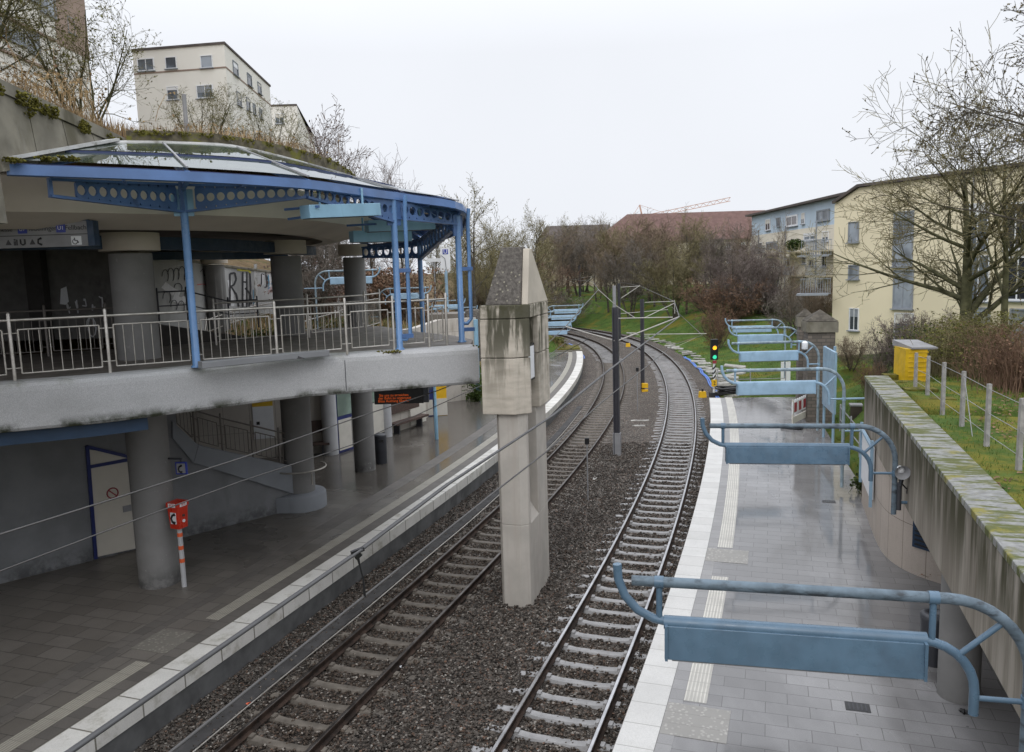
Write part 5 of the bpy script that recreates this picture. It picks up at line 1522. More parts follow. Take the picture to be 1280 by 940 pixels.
for z in (-.62, -1.75):
    mb = MB(); mb.tube([(3.64, 0, z), (4.35, 0, z)], .035, 8); o = mb.build("wall_stub", M['bracket_pale']); o.parent = br3
# loudspeaker and its cables on the second bracket
q = br2.matrix_basis @ Vector((3.74, -.06, -.52))
sp_ = empty("loudspeaker", q, "round grey horn loudspeaker clamped to the wall end of the second light bracket", "loudspeaker")
mb = MB(); dirn = Vector((-.25, -1, -.1)).normalized()
mb.tube([q + dirn*t for t in (-.12, 0, .06, .16, .165)], [.04, .05, .07, .125, .13], 18, cap=False); mb.build("horn", M['mast_grey'], sp_)
mb = MB(); mb.lathe((q.x, q.y, q.z), [(.001, -.07), (.06, -.05), (.07, 0), (.06, .05), (.001, .07)], 12); mb.build("driver", M['sign_white'], sp_)
mb = MB(); mb.cyl((q.x, q.y + .03), .045, q.z - .75, q.z - .25, 12); mb.bar((q.x, q.y, q.z-.3), (q.x + .1, q.y + .05, q.z), .05, .05); mb.build("clamp", M['dark_grey'], sp_)
mb = MB(); R = random.Random(8)
mb.tube([q + Vector(v) for v in ((0, .05, -.2), (.12, .05, -.35), (.22, .06, -.42), (.30, .06, -.3), (.28, .05, -.18), (.18, .05, -.25), (.15, .05, -.45), (.24, .05, -.52), (.34, .08, -.4))], .014, 6); mb.build("cable", M['rubber'], sp_)
# white camera on the fourth bracket
q = br4.matrix_basis @ Vector((2.95, -.1, .36))
cm = empty("security_camera", q, "small white camera hung on the pipe of the fourth light bracket", "camera")
mb = MB(); mb.lathe((q.x, q.y, q.z - .25), [(.0, .02), (.11, .04), (.12, .28), (.05, .34)], 12); mb.build("housing", M['sign_white'], cm)
mb = MB(); mb.lathe((q.x, q.y, q.z - .32), [(0, 0), (.08, .02), (.09, .06)], 12); mb.build("lens", M['black_paint'], cm)
# children whose parts were built in world space keep their place under a sub-part
# ------------------------------------------------------------------ overhead line
def along(f, px, py):
    """the point on this sight line that lies above the track's centre"""
    k = D(px, py, 1.0).x
    ys = np.linspace(4, 60, 1200); g = f(ys) - k*ys
    i = np.where(np.sign(g[:-1]) != np.sign(g[1:]))[0]
    y = ys[i[0]] if len(i) else ys[np.argmin(np.abs(g))]
    return D(px, py, float(y))
def mast(bx, by, ytop, label, name="catenary_mast", w=.20, sheath=None, thin_top=None):
    b = P(bx, by, -.22); Yb = b.y
    r = empty(name, b, label, "catenary mast", "catenary masts between the tracks")
    zt_ = D(bx, ytop, Yb).z
    mb = MB()
    for s in (-1, 1): mb.box((b.x + s*w*.42, b.y, b.z), w*.16, w, zt_-b.z, -.28)
    mb.box((b.x, b.y, b.z), w*.7, w*.12, zt_-b.z, -.28)
    mb.build("mast", M['mast_dark'], r)
    if sheath:
        z1 = D(bx, sheath, Yb).z; mb = MB(); mb.box((b.x, b.y, b.z), w*1.25, w*1.2, z1-b.z, -.28); mb.build("foot_sleeve", M['mast_grey'], r)
    if thin_top:
        z1 = D(bx, thin_top, Yb).z; mb = MB(); mb.cyl((b.x - .02, b.y + .1), .07, zt_ - .4, z1, 10); mb.build("mast_head", M['mast_grey'], r)
    return r, Yb
def arm(r, Y, pts, rad=.03, m='pale_rod', name="arm"):
    mb = MB(); mb.tube([D(x, y, Y) for x, y in pts], rad*.7, 8); mb.build(name, M[m], r)
m1, Y1 = mast(771.5, 570, 384, "dark steel catenary mast nearest the pillar, with a grey sleeve at its foot", sheath=541, thin_top=357, w=.24)
arm(m1, Y1, [(772, 426), (849, 396)], .035); arm(m1, Y1, [(768, 426), (706.5, 408)], .035); arm(m1, Y1, [(770, 398), (841, 396.5)], .028)
arm(m1, Y1, [(768, 380), (748, 362)], .02); arm(m1, Y1, [(770, 382), (795, 398)], .02)
m2, Y2 = mast(803.5, 490, 374, "dark catenary mast with two bright yellow boxes at its foot", w=.22)
arm(m2, Y2, [(805, 418), (883, 417)], .035); arm(m2, Y2, [(806, 397), (843, 379)], .035); arm(m2, Y2, [(806, 378), (843, 376.5)], .025); arm(m2, Y2, [(843, 375), (843.5, 392)], .03); arm(m2, Y2, [(872, 421), (840, 436)], .012)
for ya, yb in ((484.5, 478.5), (490.5, 486)):
    a = D(806, ya, Y2 - .2); mb = MB(); mb.box((a.x, a.y, a.z), .36, .3, D(806, yb, Y2).z - a.z); mb.build("yellow_box", M['machine_yellow'], m2)
m3, Y3 = mast(774.5, 427, 354, "third dark catenary mast from the pillar, a bare dark pole on the bend", w=.26)
arm(m3, Y3, [(776, 373), (800, 357)], .05); arm(m3, Y3, [(776, 359), (800, 357.5)], .04); arm(m3, Y3, [(776, 392), (835, 387)], .04)
m4, Y4 = mast(725.5, 399, 331, "farthest dark catenary mast where the tracks swing out of sight", w=.32)
arm(m4, Y4, [(727, 357), (741, 346)], .06); arm(m4, Y4, [(727, 347), (741, 345.5)], .05); arm(m4, Y4, [(724, 356), (704, 348)], .05)
b = P(720, 390, .3); mb = MB(); mb.tube([b, D(718.5, 349, b.y)], [.16, .12], 10); tag(mb.build("utility_pole", M['wood_pole']), "pale wooden pole standing beside the farthest dark catenary mast", "pole")

def wire(pts, r, label, m='wire_dark', twin=0.0, group=None):
    mb = MB()
    if twin:
        for s in (-1, 1): mb.tube([p + Vector((s*twin/2, 0, s*twin*.25)) for p in pts], r, 6, False)
    else: mb.tube(pts, r, 6, False)
    return tag(mb.build("overhead_wire", M[m]), label, "overhead wire", group or "overhead wires of the tram line")
bridge_pt = lambda f, z: Vector((float(f(1.0)), 1.0, z))
eB = D(849, 396, Y1); eA = D(707, 408, Y1)
wire([bridge_pt(fB, 4.75), along(fB, 447, 690), along(fB, 560, 605), along(fB, 690, 520), along(fB, 762, 462), eB], .0135, "twin dark overhead wire crossing in front of the pillar above the shiny track", twin=.07)
cB = D(842, 431, Y1)
wire([bridge_pt(fB, 4.3), along(fB, 437, 760), along(fB, 618, 615), along(fB, 680, 567), along(fB, 752, 503), cB, D(878, 419, Y2)], .012, "single grey wire passing the pillar shaft below the twin wire", 'wire_grey')
wire([bridge_pt(fA, 4.7), along(fA, 0, 668), along(fA, 150, 621), along(fA, 300, 573), along(fA, 443, 523), along(fA, 545, 489), Vector((1.0, 26.5, 4.75)), eA], .0115, "thick grey overhead wire crossing the column by the red telephone box, upper one", 'wire_grey')
wire([bridge_pt(fA, 4.3), along(fA, 0, 714), along(fA, 150, 657), along(fA, 300, 602), along(fA, 440, 556), along(fA, 590, 487), Vector((1.1, 27.5, 4.3)), D(711, 425, Y1)], .009, "thin grey overhead wire below the thick one by the red telephone box", 'wire_grey')
wire([eB, D(843, 377, Y2), D(800, 357.5, Y3), D(741, 346, Y4), Vector((3.0, 110, 5.5))], .022, "sagging wire joining the arm tips of the far masts on the outer side", 'wire_grey')
wire([eA, D(748, 362, Y2), D(741, 352, Y3), D(704, 348, Y4)], .022, "sagging wire between the far masts on the inner side of the bend", 'wire_grey')
wire([D(878, 419, Y2), D(840, 384, Y3), D(760, 372, Y4)], .02, "lower wire running from the mast with yellow boxes towards the bend", 'wire_grey')
mb = MB(); wire([D(706, 408, Y1 - 2), D(735, 424, Y1 - 3), D(700, 443, 36), D(680, 452, 34)], .014, "beaded pull cable slanting over the end of the sheltered platform")
c0 = along(fB, 447, 690); c1_ = along(fB, 456, 746)
dp = empty("dropper_clamp", c0, "black clamp and hanging dropper on the twin wire above the pale platform edge", "clamp")
mb = MB(); mb.bar(c0 + Vector((-.05, -.03, .0)), c0 + Vector((.05, .03, .02)), .035, .035); mb.bar(c0 + Vector((-.02, 0, -.06)), c0 + Vector((.03, .01, -.02)), .03, .03); mb.build("clamp", M['black_paint'], dp)
mb = MB(); mb.tube([c0 + Vector((0, 0, -.05)), c0.lerp(c1_, .3), c0.lerp(c1_, .62) + Vector((.012, 0, 0)), c1_], [.016, .008, .008, .014], 6); mb.build("dropper", M['rubber'], dp)

# ------------------------------------------------------------------ signal, markers, cable covers
b = P(892.5, 497, -.2); Ys_ = b.y
sgn = empty("traffic_signal", b, "small railway signal showing amber and green lights on a black and white striped post", "signal")
def zs(py): return D(893, py, Ys_).z
mb = MB(); mb.cyl(b, .07, b.z, zs(450), 12); pst = mb.build("post", M['sign_white'], sgn)
mb = MB()
for py in (477, 471, 465, 459): 
    z = zs(py); mb.tube([(b.x + .075*math.cos(a), b.y + .075*math.sin(a), z + .09*math.cos(a)) for a in np.linspace(0, 6.283, 14)], .045, 5, False)
mb.build("stripes", M['black_paint'], pst)
mb = MB(); mb.box((b.x, b.y, zs(449.5)), .40, .22, zs(424) - zs(449.5)); hd = mb.build("head", M['black_paint'], sgn)
for py, m, nm in ((434.5, 'lamp_amber', 'amber_lamp'), (446.0, 'lamp_green', 'green_lamp')):
    c = Vector((b.x, b.y - .115, zs(py))); mb = MB(); mb.tube([c, c + Vector((0, -.02, 0))], .115, 16); mb.build(nm, M[m], hd)
    mb = MB(); mb.tube([c + Vector((.14*math.cos(a), -.09, .14*math.sin(a))) for a in np.linspace(.2, 2.94, 9)], .02, 5); mb.build("visor", M['black_paint'], hd)
mb = MB(); mb.box((b.x, b.y - .09, zs(483)), .34, .04, zs(474.5) - zs(483)); pl_ = mb.build("plate", M['machine_yellow'], sgn)
text_mesh("lettering", "2", .28, M['black_paint'], (b.x, b.y - .115, (zs(483) + zs(474.5))/2), (1, 0, 0), (0, 0, 1), pl_)
mb = MB(); mb.box((b.x, b.y - .1, zs(454)), .22, .04, .16); mb.build("plate", M['barrier_red'], sgn)
mb = MB(); mb.box((b.x, b.y, b.z), .5, .4, .3); mb.build("base", M['trough'], sgn)
for px, py, ytop, lb in ((735, 628, 553, "thin marker post with a black head beside the rusty track"), (797, 516, 463, "thin marker post before the mast with yellow boxes")):
    b = P(px, py, -.2); mk_ = empty("marker_post", b, lb, "marker post", "marker posts in the ballast"); z1 = D(px, ytop, b.y).z
    mb = MB(); mb.cyl(b, .02, b.z, z1, 8); mb.build("post", M['mast_grey'], mk_)
    mb = MB(); mb.box((b.x, b.y, z1 - .05), .14, .10, .20); mb.build("head", M['black_paint'], mk_)
for px, py, w, lb in ((757, 599, .9, "pale flat cable cover in the ballast left of the shiny track"), (800, 526, .9, "nearer of two pale cable covers by the thin marker post"), (797, 532.5, .7, "small pale cover right behind the nearer mast sleeve")):
    p = P(px, py, -.19); mb = MB(); mb.box((p.x, p.y, -.24), w, .32, .075, -.1); tag(mb.build("cable_cover", M['slab_pale']), lb, "cable cover", "cable covers in the ballast")
for px, py, lb in ((738, 407, "small yellow track box beside the inner track on the far bend"), (785, 433, "small yellow track box behind the nearer mast"), (878, 496, "yellow stone marker at the foot of the railway signal")):
    p = P(px, py, -.16); b_ = empty("track_box", p, lb, "track box", "yellow track boxes")
    mb = MB(); mb.hexa([(p.x + x, p.y + y, -.2) for x, y in ((-.22, -.15), (.22, -.15), (.22, .15), (-.22, .15))] + [(p.x + x*.8, p.y + y*.8, .16) for x, y in ((-.22, -.15), (.22, -.15), (.22, .15), (-.22, .15))]); mb.build("housing", M['machine_yellow'], b_)
    mb = MB(); mb.box((p.x, p.y, .16), .1, .1, .14); mb.build("knob", M['black_paint'], b_)
# pale slabs along the bank, and the blue hose
R = random.Random(21); y = 41.5; sp_p = None; n = 0
words_ = ["grey", "broken", "tilted", "pale", "mossy"]
while y < 92:
    x = float(fB(y)) + 2.75 + R.uniform(-.2, .35)*(1 if y > 46 else 1.6)
    L = R.uniform(.75, 1.1)
    if sp_p is None:
        mb = MB(); mb.hexa([(-.5, -.26, 0), (.5, -.26, 0), (.47, .26, 0), (-.5, .25, 0), (-.49, -.25, .09), (.49, -.25, .09), (.46, .25, .09), (-.49, .24, .09)]); sp_p = mb.build("cover_slab", M['slab_pale']); o = sp_p
    else: o = sp_p.copy(); COL.objects.link(o)
    o.location = (x, y, float(height(x, y)) - .02 + R.uniform(0, .07)); o.rotation_euler = (R.uniform(-.14, .14), R.uniform(-.12, .12), -heading(fB, y) + R.uniform(-.35, .35)); o.scale = (L*1.1, L*1.05, 1)
    tag(o, "pale concrete cover slab lying loose along the foot of the grass bank", "slab", "loose cover slabs along the grass bank")
    y += R.uniform(.95, 1.5) if y < 60 else R.uniform(1.2, 2.4); n += 1
mb = MB()
for o_ in (2.05, 2.17): mb.tube([(x + .05*math.sin(y*1.3 + o_), y, -.12 + .03*math.sin(y*2)) for x, y in curve_pts(fB, 42, 66, .8, o_)], .05, 6)
tag(mb.build("cable_hose", M['blue_hose']), "pair of bright blue cable hoses laid along the edge of the ballast below the bank", "hose")
mb = MB(); mb.tube([(x + .05*math.sin(y*1.3), y, -.2) for x, y in curve_pts(fA, 67, 82, .8, -2.0)], .08, 6)
tag(mb.build("cable_hose", M['blue_hose']), "bright blue hose beside the inner track past the end of the sheltered platform", "hose")
# coil of black cable on the platform end
p = P(917, 492, TOP)
mb = MB(); R = random.Random(4)
for k in range(7):
    r = .55 + R.uniform(-.1, .12); cx, cy = p.x + R.uniform(-.15, .2), p.y + R.uniform(-.05, .1)
    mb.tube([(cx + 1.35*r*math.cos(a), cy + .8*r*math.sin(a), TOP + .05 + k*.045 + .03*math.sin(3*a + k)) for a in np.linspace(0, 6.4, 26)], .04, 6)
tag(mb.build("cable_coil", M['rubber']), "coil of thick black cable lying on the far end of the open platform", "cable coil")
# steps and slabs between the platform end and the signal
R = random.Random(14)
for k in range(9):
    p = P(905 + R.uniform(-14, 16), 489 - k*2.6, .3); o = sp_p.copy(); COL.objects.link(o)
    o.location = (p.x + .6, p.y + .4, .34 + k*.05); o.rotation_euler = (R.uniform(-.2, .2), R.uniform(-.2, .2), R.uniform(-.6, .6)); o.scale = (1.4, .9, 1)
    tag(o, "pale slab in the untidy heap beyond the open platform's end by the signal", "slab", "heap of slabs by the signal")
# ------------------------------------------------------------------ gate pillars, barrier, boards by the open platform
def gate_pillar(px0, px1, pyb, pyt, pyc, label, z=TOP):
    b = P((px0+px1)/2, pyb, z); Yb = b.y; w = D(px1, 500, Yb).x - D(px0, 500, Yb).x
    zt_, zc = D(px0, pyt, Yb).z, D(px0, pyc, Yb).z
    r = empty("gate_pillar", b, label, "gate pillar", "stone gate pillars with pyramid caps")
    b = b + Vector((0, w/2, 0)); a = -.18
    c4_ = [(b.x + x, b.y + y) for x, y in (rot2(-w/2, -w/2, a), rot2(w/2, -w/2, a), rot2(w/2, w/2, a), rot2(-w/2, w/2, a))]
    mb = MB(); mb.sweep(c4_ + [c4_[0]], [(0, zt_), (0, b.z - .3)], closed=False); mb.add([(*q, zt_) for q in c4_], [(0, 1, 2, 3)]); mb.build("shaft", M['stone_brick'], r)
    k = 1.18; q4 = [(b.x + (x-b.x)*k, b.y + (y-b.y)*k) for x, y in c4_]
    mb = MB(); mb.prism(q4, zt_ - .45, zt_ - .02); mb.build("head_course", M['panel_wall'], r)
    mb = MB(); mb.add([(*q, zt_) for q in q4] + [(b.x, b.y, zc)], [(0, 1, 4), (1, 2, 4), (2, 3, 4), (3, 0, 4), (3, 2, 1, 0)]); mb.build("cap", M['slate_dark'], r)
    return r
gate_pillar(1012, 1044, 528, 402, 388, "tall rough stone gate pillar with a pyramid cap, nearer of the pair behind the light brackets")
gate_pillar(999, 1016, 512, 396, 386, "darker slimmer stone gate pillar just behind the nearer one with its pyramid cap")
# red and white barrier
p = P(1000, 533, TOP)
br = empty("barrier", p, "red and white works barrier standing across the platform before the stone pillar", "barrier")
a, b = P(990, 536, TOP), P(1013, 524, TOP); d = (b - a); d.z = 0; L = d.length; d.normalize(); ang = math.atan2(d.y, d.x)
h1 = D(990, 500, a.y).z - TOP
for s in (.06, L-.06):
    mb = MB(); mb.box((a.x + d.x*s, a.y + d.y*s, TOP), .07, .05, h1, ang); mb.build("upright", M['cream_panel'], br)
mb = MB(); c = (a+b)/2
mb.box((c.x, c.y, TOP + h1*.50), L, .04, h1*.42, ang); pnl = mb.build("upper_board", M['sign_white'], br)
mb = MB(); mb.box((c.x, c.y, TOP + h1*.16), L, .04, h1*.24, ang); mb.build("lower_board", M['cream_panel'], br)
n2 = Vector((d.y, -d.x, 0)); mb = MB()
for k in range(4):
    q = a + d*(L*(.14 + .24*k)) + n2*.024; mb.box((q.x, q.y, TOP + h1*.55), L*.13, .008, h1*.32, ang)
mb.build("red_fields", M['barrier_red'], pnl)
mb = MB()
for k in range(9):
    q = a + d*(L*(.05 + .11*k)); mb.box((q.x, q.y, TOP + h1*.92), L*.06, .03, h1*.06, ang)
mb.build("top_teeth", M['sign_white'], br)
for q in (a, b):
    mb = MB(); mb.box((q.x, q.y, TOP), .3, .8, .1, ang); mb.build("foot", M['rubber'], br)
# light blue information board on posts, seen almost edge on
q = P(1041, 556, TOP); Yq = q.y
ib_ = empty("information_board", q, "light blue information board on a post seen nearly edge on beside the stone pillar", "information board")
n0, n1 = D(1046, 470, Yq - .9), D(1031, 470, Yq + 1.3)
zA, zB = D(1045, 437, Yq).z, D(1045, 512, Yq).z
mb = MB(); mb.prism([(n0.x, n0.y), (n1.x, n1.y), (n1.x - .09, n1.y - .02), (n0.x - .09, n0.y - .02)], zB, zA); mb.build("board", M['bracket_pale'], ib_)
mb = MB(); mb.cyl((q.x, q.y), .05, TOP - .2, zA + .12, 10); mb.build("post", M['bracket_pale'], ib_)
mb = MB(); mb.cyl((n1.x, n1.y), .05, TOP - .2, zA, 10); mb.build("post", M['bracket_pale'], ib_)
# white board behind the brackets
q = P(981, 487, .9); mb = MB()
a_, b_ = D(976, 476, 44), D(988, 452, 44)
wb = empty("white_board", ((a_.x+b_.x)/2, 44, 1.0), "plain white board on a post behind the bracket with the white camera", "board")
mb.box(((a_.x+b_.x)/2, 44, a_.z), b_.x-a_.x, .06, b_.z-a_.z); mb.build("board", M['sign_white'], wb)
mb = MB(); mb.cyl(((a_.x+b_.x)/2, 44.05), .05, .6, a_.z + .1, 8); mb.build("post", M['mast_grey'], wb)
# low handrails at the wall end, and behind the platform
hr = [P(1050, 542, TOP), P(1063, 560, TOP), P(1074, 575, TOP)]
railing("handrail", [(q.x, q.y) for q in hr], "short grey handrail on the grass strip at the end of the tall wall", None, [TOP]*3, h=1.05, m='mast_grey', mid=True)
hr = [P(903, 490, .8), P(945, 489, .8), P(990, 488, .8)]
railing("handrail", [(q.x, q.y + 1) for q in hr], "low thin handrail across the far end of the open platform", None, [.8]*3, h=1.0, m='mast_grey', mid=True)
q = P(1069, 537, TOP); lb3 = empty("litter_bin", q, "dark purple litter bin tucked behind the end of the tall wall", "litter bin")
mb = MB(); mb.box(tuple(q), .42, .38, .95, -.3); mb.build("body", M['pane_brown'], lb3)
mb = MB(); mb.box((q.x, q.y, TOP + .95), .46, .42, .06, -.3); mb.build("lid", M['mast_grey'], lb3)
# ------------------------------------------------------------------ wire fence on the upper lawn
fps = [(1123, 468, 430), (1131, 475, 436), (1144, 486, 441), (1159, 497, 445), (1178, 516, 453), (1202, 535, 464), (1233, 560, 480), (1273, 590, 498), (1330, 640, 525)]
tops_ = []
f0 = P(1178, 516, 4.1)
wf = empty("wire_fence", f0, "fence of slim concrete posts and thin wires across the upper lawn", "fence")
for px, pb, pt2 in fps:
    zg = 4.1
    b = P(px, pb, zg)
    if b.y > 21: zg = float(height(b.x, b.y)); b = P(px, pb, zg)
    zt_ = D(px, pt2, b.y).z
    mb = MB(); w = .036
    mb.hexa([(b.x + x, b.y + y, zg - .3) for x, y in ((-w, -w), (w, -w), (w, w), (-w, w))] + [(b.x + x*.85, b.y + y*.85, zt_) for x, y in ((-w, -w), (w, -w), (w, w), (-w, w))])
    mb.build("post", M['stone_post'], wf); tops_.append((b, zg, zt_))
for fr_ in (.92, .55, .22):
    mb = MB(); mb.tube([Vector((b.x, b.y, lerp(zg, zt_, fr_))) for b, zg, zt_ in tops_], .006, 5, False); mb.build("wire", M['mast_grey'], wf)
mb = MB(); b, zg, zt_ = tops_[5]; b2, zg2, zt2_ = tops_[6]; mb.tube([Vector((b.x, b.y, zt_ - .05)), Vector((b.x*.4+b2.x*.6, b.y*.4+b2.y*.6 + .1, zg - .0))], .008, 5); mb.build("wire", M['mast_grey'], wf)
for k, (px, py) in enumerate(((1112, 470), (1124, 479), (1140, 488), (1160, 500))):
    b = P(px, py, 4.12 if k > 1 else 4.05); mb = MB(); mb.box((b.x + .2, b.y, b.z - .12), .75, .4, .17, -.2)
    o = mb.build("footing", M['moss']); tag(o, "mossy flat footing block in the lawn beside the first fence posts", "footing", "mossy footings by the fence")
# yellow bin with a grey lid
a, b = P(1133, 478, 3.95), P(1161, 478, 3.95)
yb = empty("grit_bin", (a+b)/2, "yellow lattice front grit bin with a grey lid behind the fence posts", "bin")
hY = D(1140, 436, a.y).z - 3.9; wY = (b-a).length
mb = MB(); mb.box(((a.x+b.x)/2, (a.y+b.y)/2 + .45, 3.9), wY, .9, hY, -.12); mb.build("body", M['bin_yellow'], yb)
mb = MB()
for k in range(7): mb.box(((a.x+b.x)/2 + .0, (a.y+b.y)/2 - .005, 3.98 + k*hY/7.4), wY*.9, .03, .03, -.12)
mb.build("lattice", M['poster_yellow'], yb)
mb = MB(); cx, cy = (a.x+b.x)/2 + .25, (a.y+b.y)/2 + .5
mb.hexa([(cx + x, cy + y, z) for x, y, z in ((-wY*.8, -.55, 3.9+hY), (wY*.45, -.55, 3.9+hY-.02), (wY*.45, .6, 3.9+hY-.02), (-wY*.8, .6, 3.9+hY), (-wY*.8, -.55, 3.95+hY), (wY*.45, -.55, 3.93+hY), (wY*.45, .6, 4.05+hY), (-wY*.8, .6, 4.07+hY))]); mb.build("lid", M['mast_grey'], yb)

# ------------------------------------------------------------------ west side: graffiti wall, ramp railings, lamp brackets, the U totem
gw = empty("graffiti_wall", (-13.2, 40, 5.0), "long grey concrete wall sprayed with graffiti behind the columns", "wall")
GA, GB = Vector((-12.6, 26.5)), Vector((-13.6, 78))
gpath = [(-11.8, 25.0), (-12.6, 31), (-13.3, 40), (-13.5, 52), (-13.0, 80)]
gpath = smooth_path(gpath, 5)
gz_ = [lerp(8.25, 7.6, min(1, max(0, (y-28)/20))) for x, y in gpath]
mb = MB(); mb.sweep([(x, y, z) for (x, y), z in zip(gpath, gz_)], [(0, -4.0), (0, 0), (-.3, 0), (-.3, -4.0)]); mb.build("wall", M['graffiti_concrete'], gw)
mb = MB(); mb.sweep([(x, y, z) for (x, y), z in zip(gpath, gz_)], [(.05, 0), (.05, .12), (-.35, .12), (-.35, 0)]); mb.build("coping", M['panel_wall'], gw)
def on_g(px, py):
    for a, b in zip(gpath[:-1], gpath[1:]):
        p = W(px, py, a, b)
        if a[1] - .01 <= p.y <= b[1] + .01: 
            n = Vector((b[1]-a[1], -(b[0]-a[0]), 0)).normalized(); return p + n*.012
    return None
def spray(pts, wpx, m, name="graffiti", off=0.0):
    """paint strokes: a ribbon following the sprayed line"""
    mb = MB(); Q = [on_g(*p) for p in pts]
    if any(q is None for q in Q): return
    for q0, q1, p0, p1 in zip(Q[:-1], Q[1:], pts[:-1], pts[1:]):
        dx, dy = p1[0]-p0[0], p1[1]-p0[1]; L = math.hypot(dx, dy) or 1
        nx_, ny_ = -dy/L*wpx/2, dx/L*wpx/2
        c = [on_g(p0[0]+nx_, p0[1]+ny_), on_g(p0[0]-nx_, p0[1]-ny_), on_g(p1[0]-nx_, p1[1]-ny_), on_g(p1[0]+nx_, p1[1]+ny_)]
        if all(c): mb.add([q + Vector((off + .0005*len(mb.f), 0, 0)) for q in c], [(0, 1, 2, 3)])
    mb.build(name, M[m], gw)
# bubble piece with white filling left of the slim column
R = random.Random(12)
spray([(204, 356), (212, 362), (218, 366), (224, 368)], 9, 'spray_white')
spray([(216, 372), (226, 376), (232, 373)], 8, 'spray_white')
for cx, cy, w_, h_ in ((206, 345, 4, 8), (213, 344, 4, 9), (220, 343, 3.5, 8), (227, 342, 4, 9), (234, 346, 4, 9), (208, 372, 5, 8), (217, 382, 4, 7), (226, 384, 4, 8), (233, 372, 3, 10), (222, 360, 5, 6)):
    spray([(cx + w_*math.cos(t_), cy + h_*math.sin(t_)) for t_ in np.linspace(2.6 + R.random(), 7.2, 9)], .9, 'spray_black', off=.004)
spray([(250, 340), (253, 336), (255, 345), (258, 338), (261, 344)], .7, 'spray_black', off=.004)
spray([(246, 356), (253, 355), (258, 356)], .9, 'spray_red', off=.004)
# tall letters between the columns
for pts in ([(287, 342), (287, 382)], [(287, 342), (293, 341), (295, 349), (292, 356), (288, 358), (295, 368), (298, 383)], [(303, 340), (303, 384)], [(308, 340), (308, 384)], [(303, 352), (308, 353)], [(312, 341), (313, 360), (311, 384)], [(306, 360), (313, 368), (314, 380)]):
    spray(pts, 2.2, 'spray_black', off=.006)
spray([(286, 350), (290, 372), (290, 383)], 5, 'spray_white', off=.002); spray([(305.5, 342), (305.5, 383)], 4, 'spray_white', off=.002)
spray([(296, 337), (303, 338), (310, 338), (313, 341)], 2.2, 'spray_yellow', off=.008)
spray([(316, 362), (317, 381)], 1.2, 'spray_blue', off=.008)
spray([(319, 330), (320, 380)], 4, 'edge_old' if 'edge_old' in M else 'flashing', "drip_streak")
for k in range(9):
    spray([(327 + k*2 + R.uniform(-1, 1), 338 + R.uniform(0, 6)), (328 + k*2 + R.uniform(-2, 2), 350 + R.uniform(0, 10)), (326 + k*2.2, 358 + R.uniform(-4, 4))], 1.5, R.choice(['spray_black', 'spray_white', 'spray_blue']), off=.004 + k*.0006)
spray([(346, 340), (347, 350), (346, 352)], 4, 'spray_red', off=.012); spray([(335, 362), (349, 362)], 7, 'pink_wash')
# ramp railings on the slope
def ground_feet(pp_): return [(x, y) for x, y in pp_], [float(height(x, y)) for x, y in pp_]
for pts, lb in (([(-12.2 - .02*k, 29 + 3.2*k) for k in range(9)], "long pale railing on the slope in front of the graffiti wall"), ([(-9.0 + .25*k, 31 + 4.0*k) for k in range(9)], "pale railing winding down the planted slope behind the deck"), ([(-5.2 + .45*k, 44 + 4.2*k) for k in range(5)], "lower railing on the slope towards the totem sign")):
    f_, z_ = ground_feet(pts); railing("ramp_railing", f_, lb, "railings on the planted slope", z_, h=1.05, mid=True, m='stainless', rail_r=.03)
# black stair rails at the back of the deck
railing("stair_rail", [(-11.2, 25.6), (-10.6, 26.4), (-9.6, 27.4), (-8.8, 28.0)], "dark stair handrail beside the graffiti wall behind the blue post", None, [6.1, 6.1, 5.7, 5.7], h=1.0, m='dark_grey', mid=True)
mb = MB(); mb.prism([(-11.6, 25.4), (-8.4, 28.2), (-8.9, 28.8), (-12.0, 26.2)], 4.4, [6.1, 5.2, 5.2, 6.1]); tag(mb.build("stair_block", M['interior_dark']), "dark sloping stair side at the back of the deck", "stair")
# blocks at the far side of the deck
q = P(588, 427, 5.0); mb = MB(); mb.prism([(-4.5, 43.4), (-2.45, 43.7), (-2.7, 46), (-4.7, 45.6)], 2.5, 5.15); tag(mb.build("garden_wall", M['tile_wall']), "beige block of garden wall behind the corner of the deck", "wall")
mb = MB(); mb.lathe((-2.05, 43.9, 2.5), [(.42, 0), (.42, 2.75), (.38, 2.85), (0, 2.86)], 20); tag(mb.build("bollard", M['slate']), "dark rounded stone post between the deck corner and the pillar", "stone post")
# lamp brackets west: the ramp ones and those at the end of the sheltered platform
GW = "light brackets along the sheltered platform and its ramp"
def west_bracket(px0, px1, py, Y, drop, label):
    A_, B_ = D(px0, py, Y), D(px1, py, Y)
    r = dup(far_proto); s = (B_-A_).length/2.66
    r.location = B_; r.rotation_euler = (0, 0, math.pi + .03); r.scale = (s, s, s)
    tag(r, label, "light bracket", GW)
    for c in r.children:
        if c.name.startswith("upper_pipe"): c.name = "upper_pipe"
    return r
west_bracket(413, 465, 346, 36, 0, "light blue bracket with a curved pipe seen between the two rear columns")
west_bracket(489, 531, 366.5, 44, 0, "light blue bracket seen behind the double blue post at the canopy")
west_bracket(541, 575, 381, 52, 0, "upper light blue bracket behind the corner post of the canopy")
west_bracket(555, 590, 390, 49, 0, "lower light blue bracket behind the corner post of the canopy")
for px0, px1, py, Y, lb in ((681, 709, 413.5, 44.5, "nearest light blue bracket just past the pillar's cap, over the sheltered platform end"), (681.5, 714, 402, 52.5, "second light blue bracket past the pillar over the sheltered platform end"), (689, 720, 394, 60.5, "third light blue bracket past the pillar over the sheltered platform end"), (693, 723, 386.5, 68.5, "farthest light blue bracket over the sheltered platform end")):
    west_bracket(px0, px1, py, Y, 0, lb)
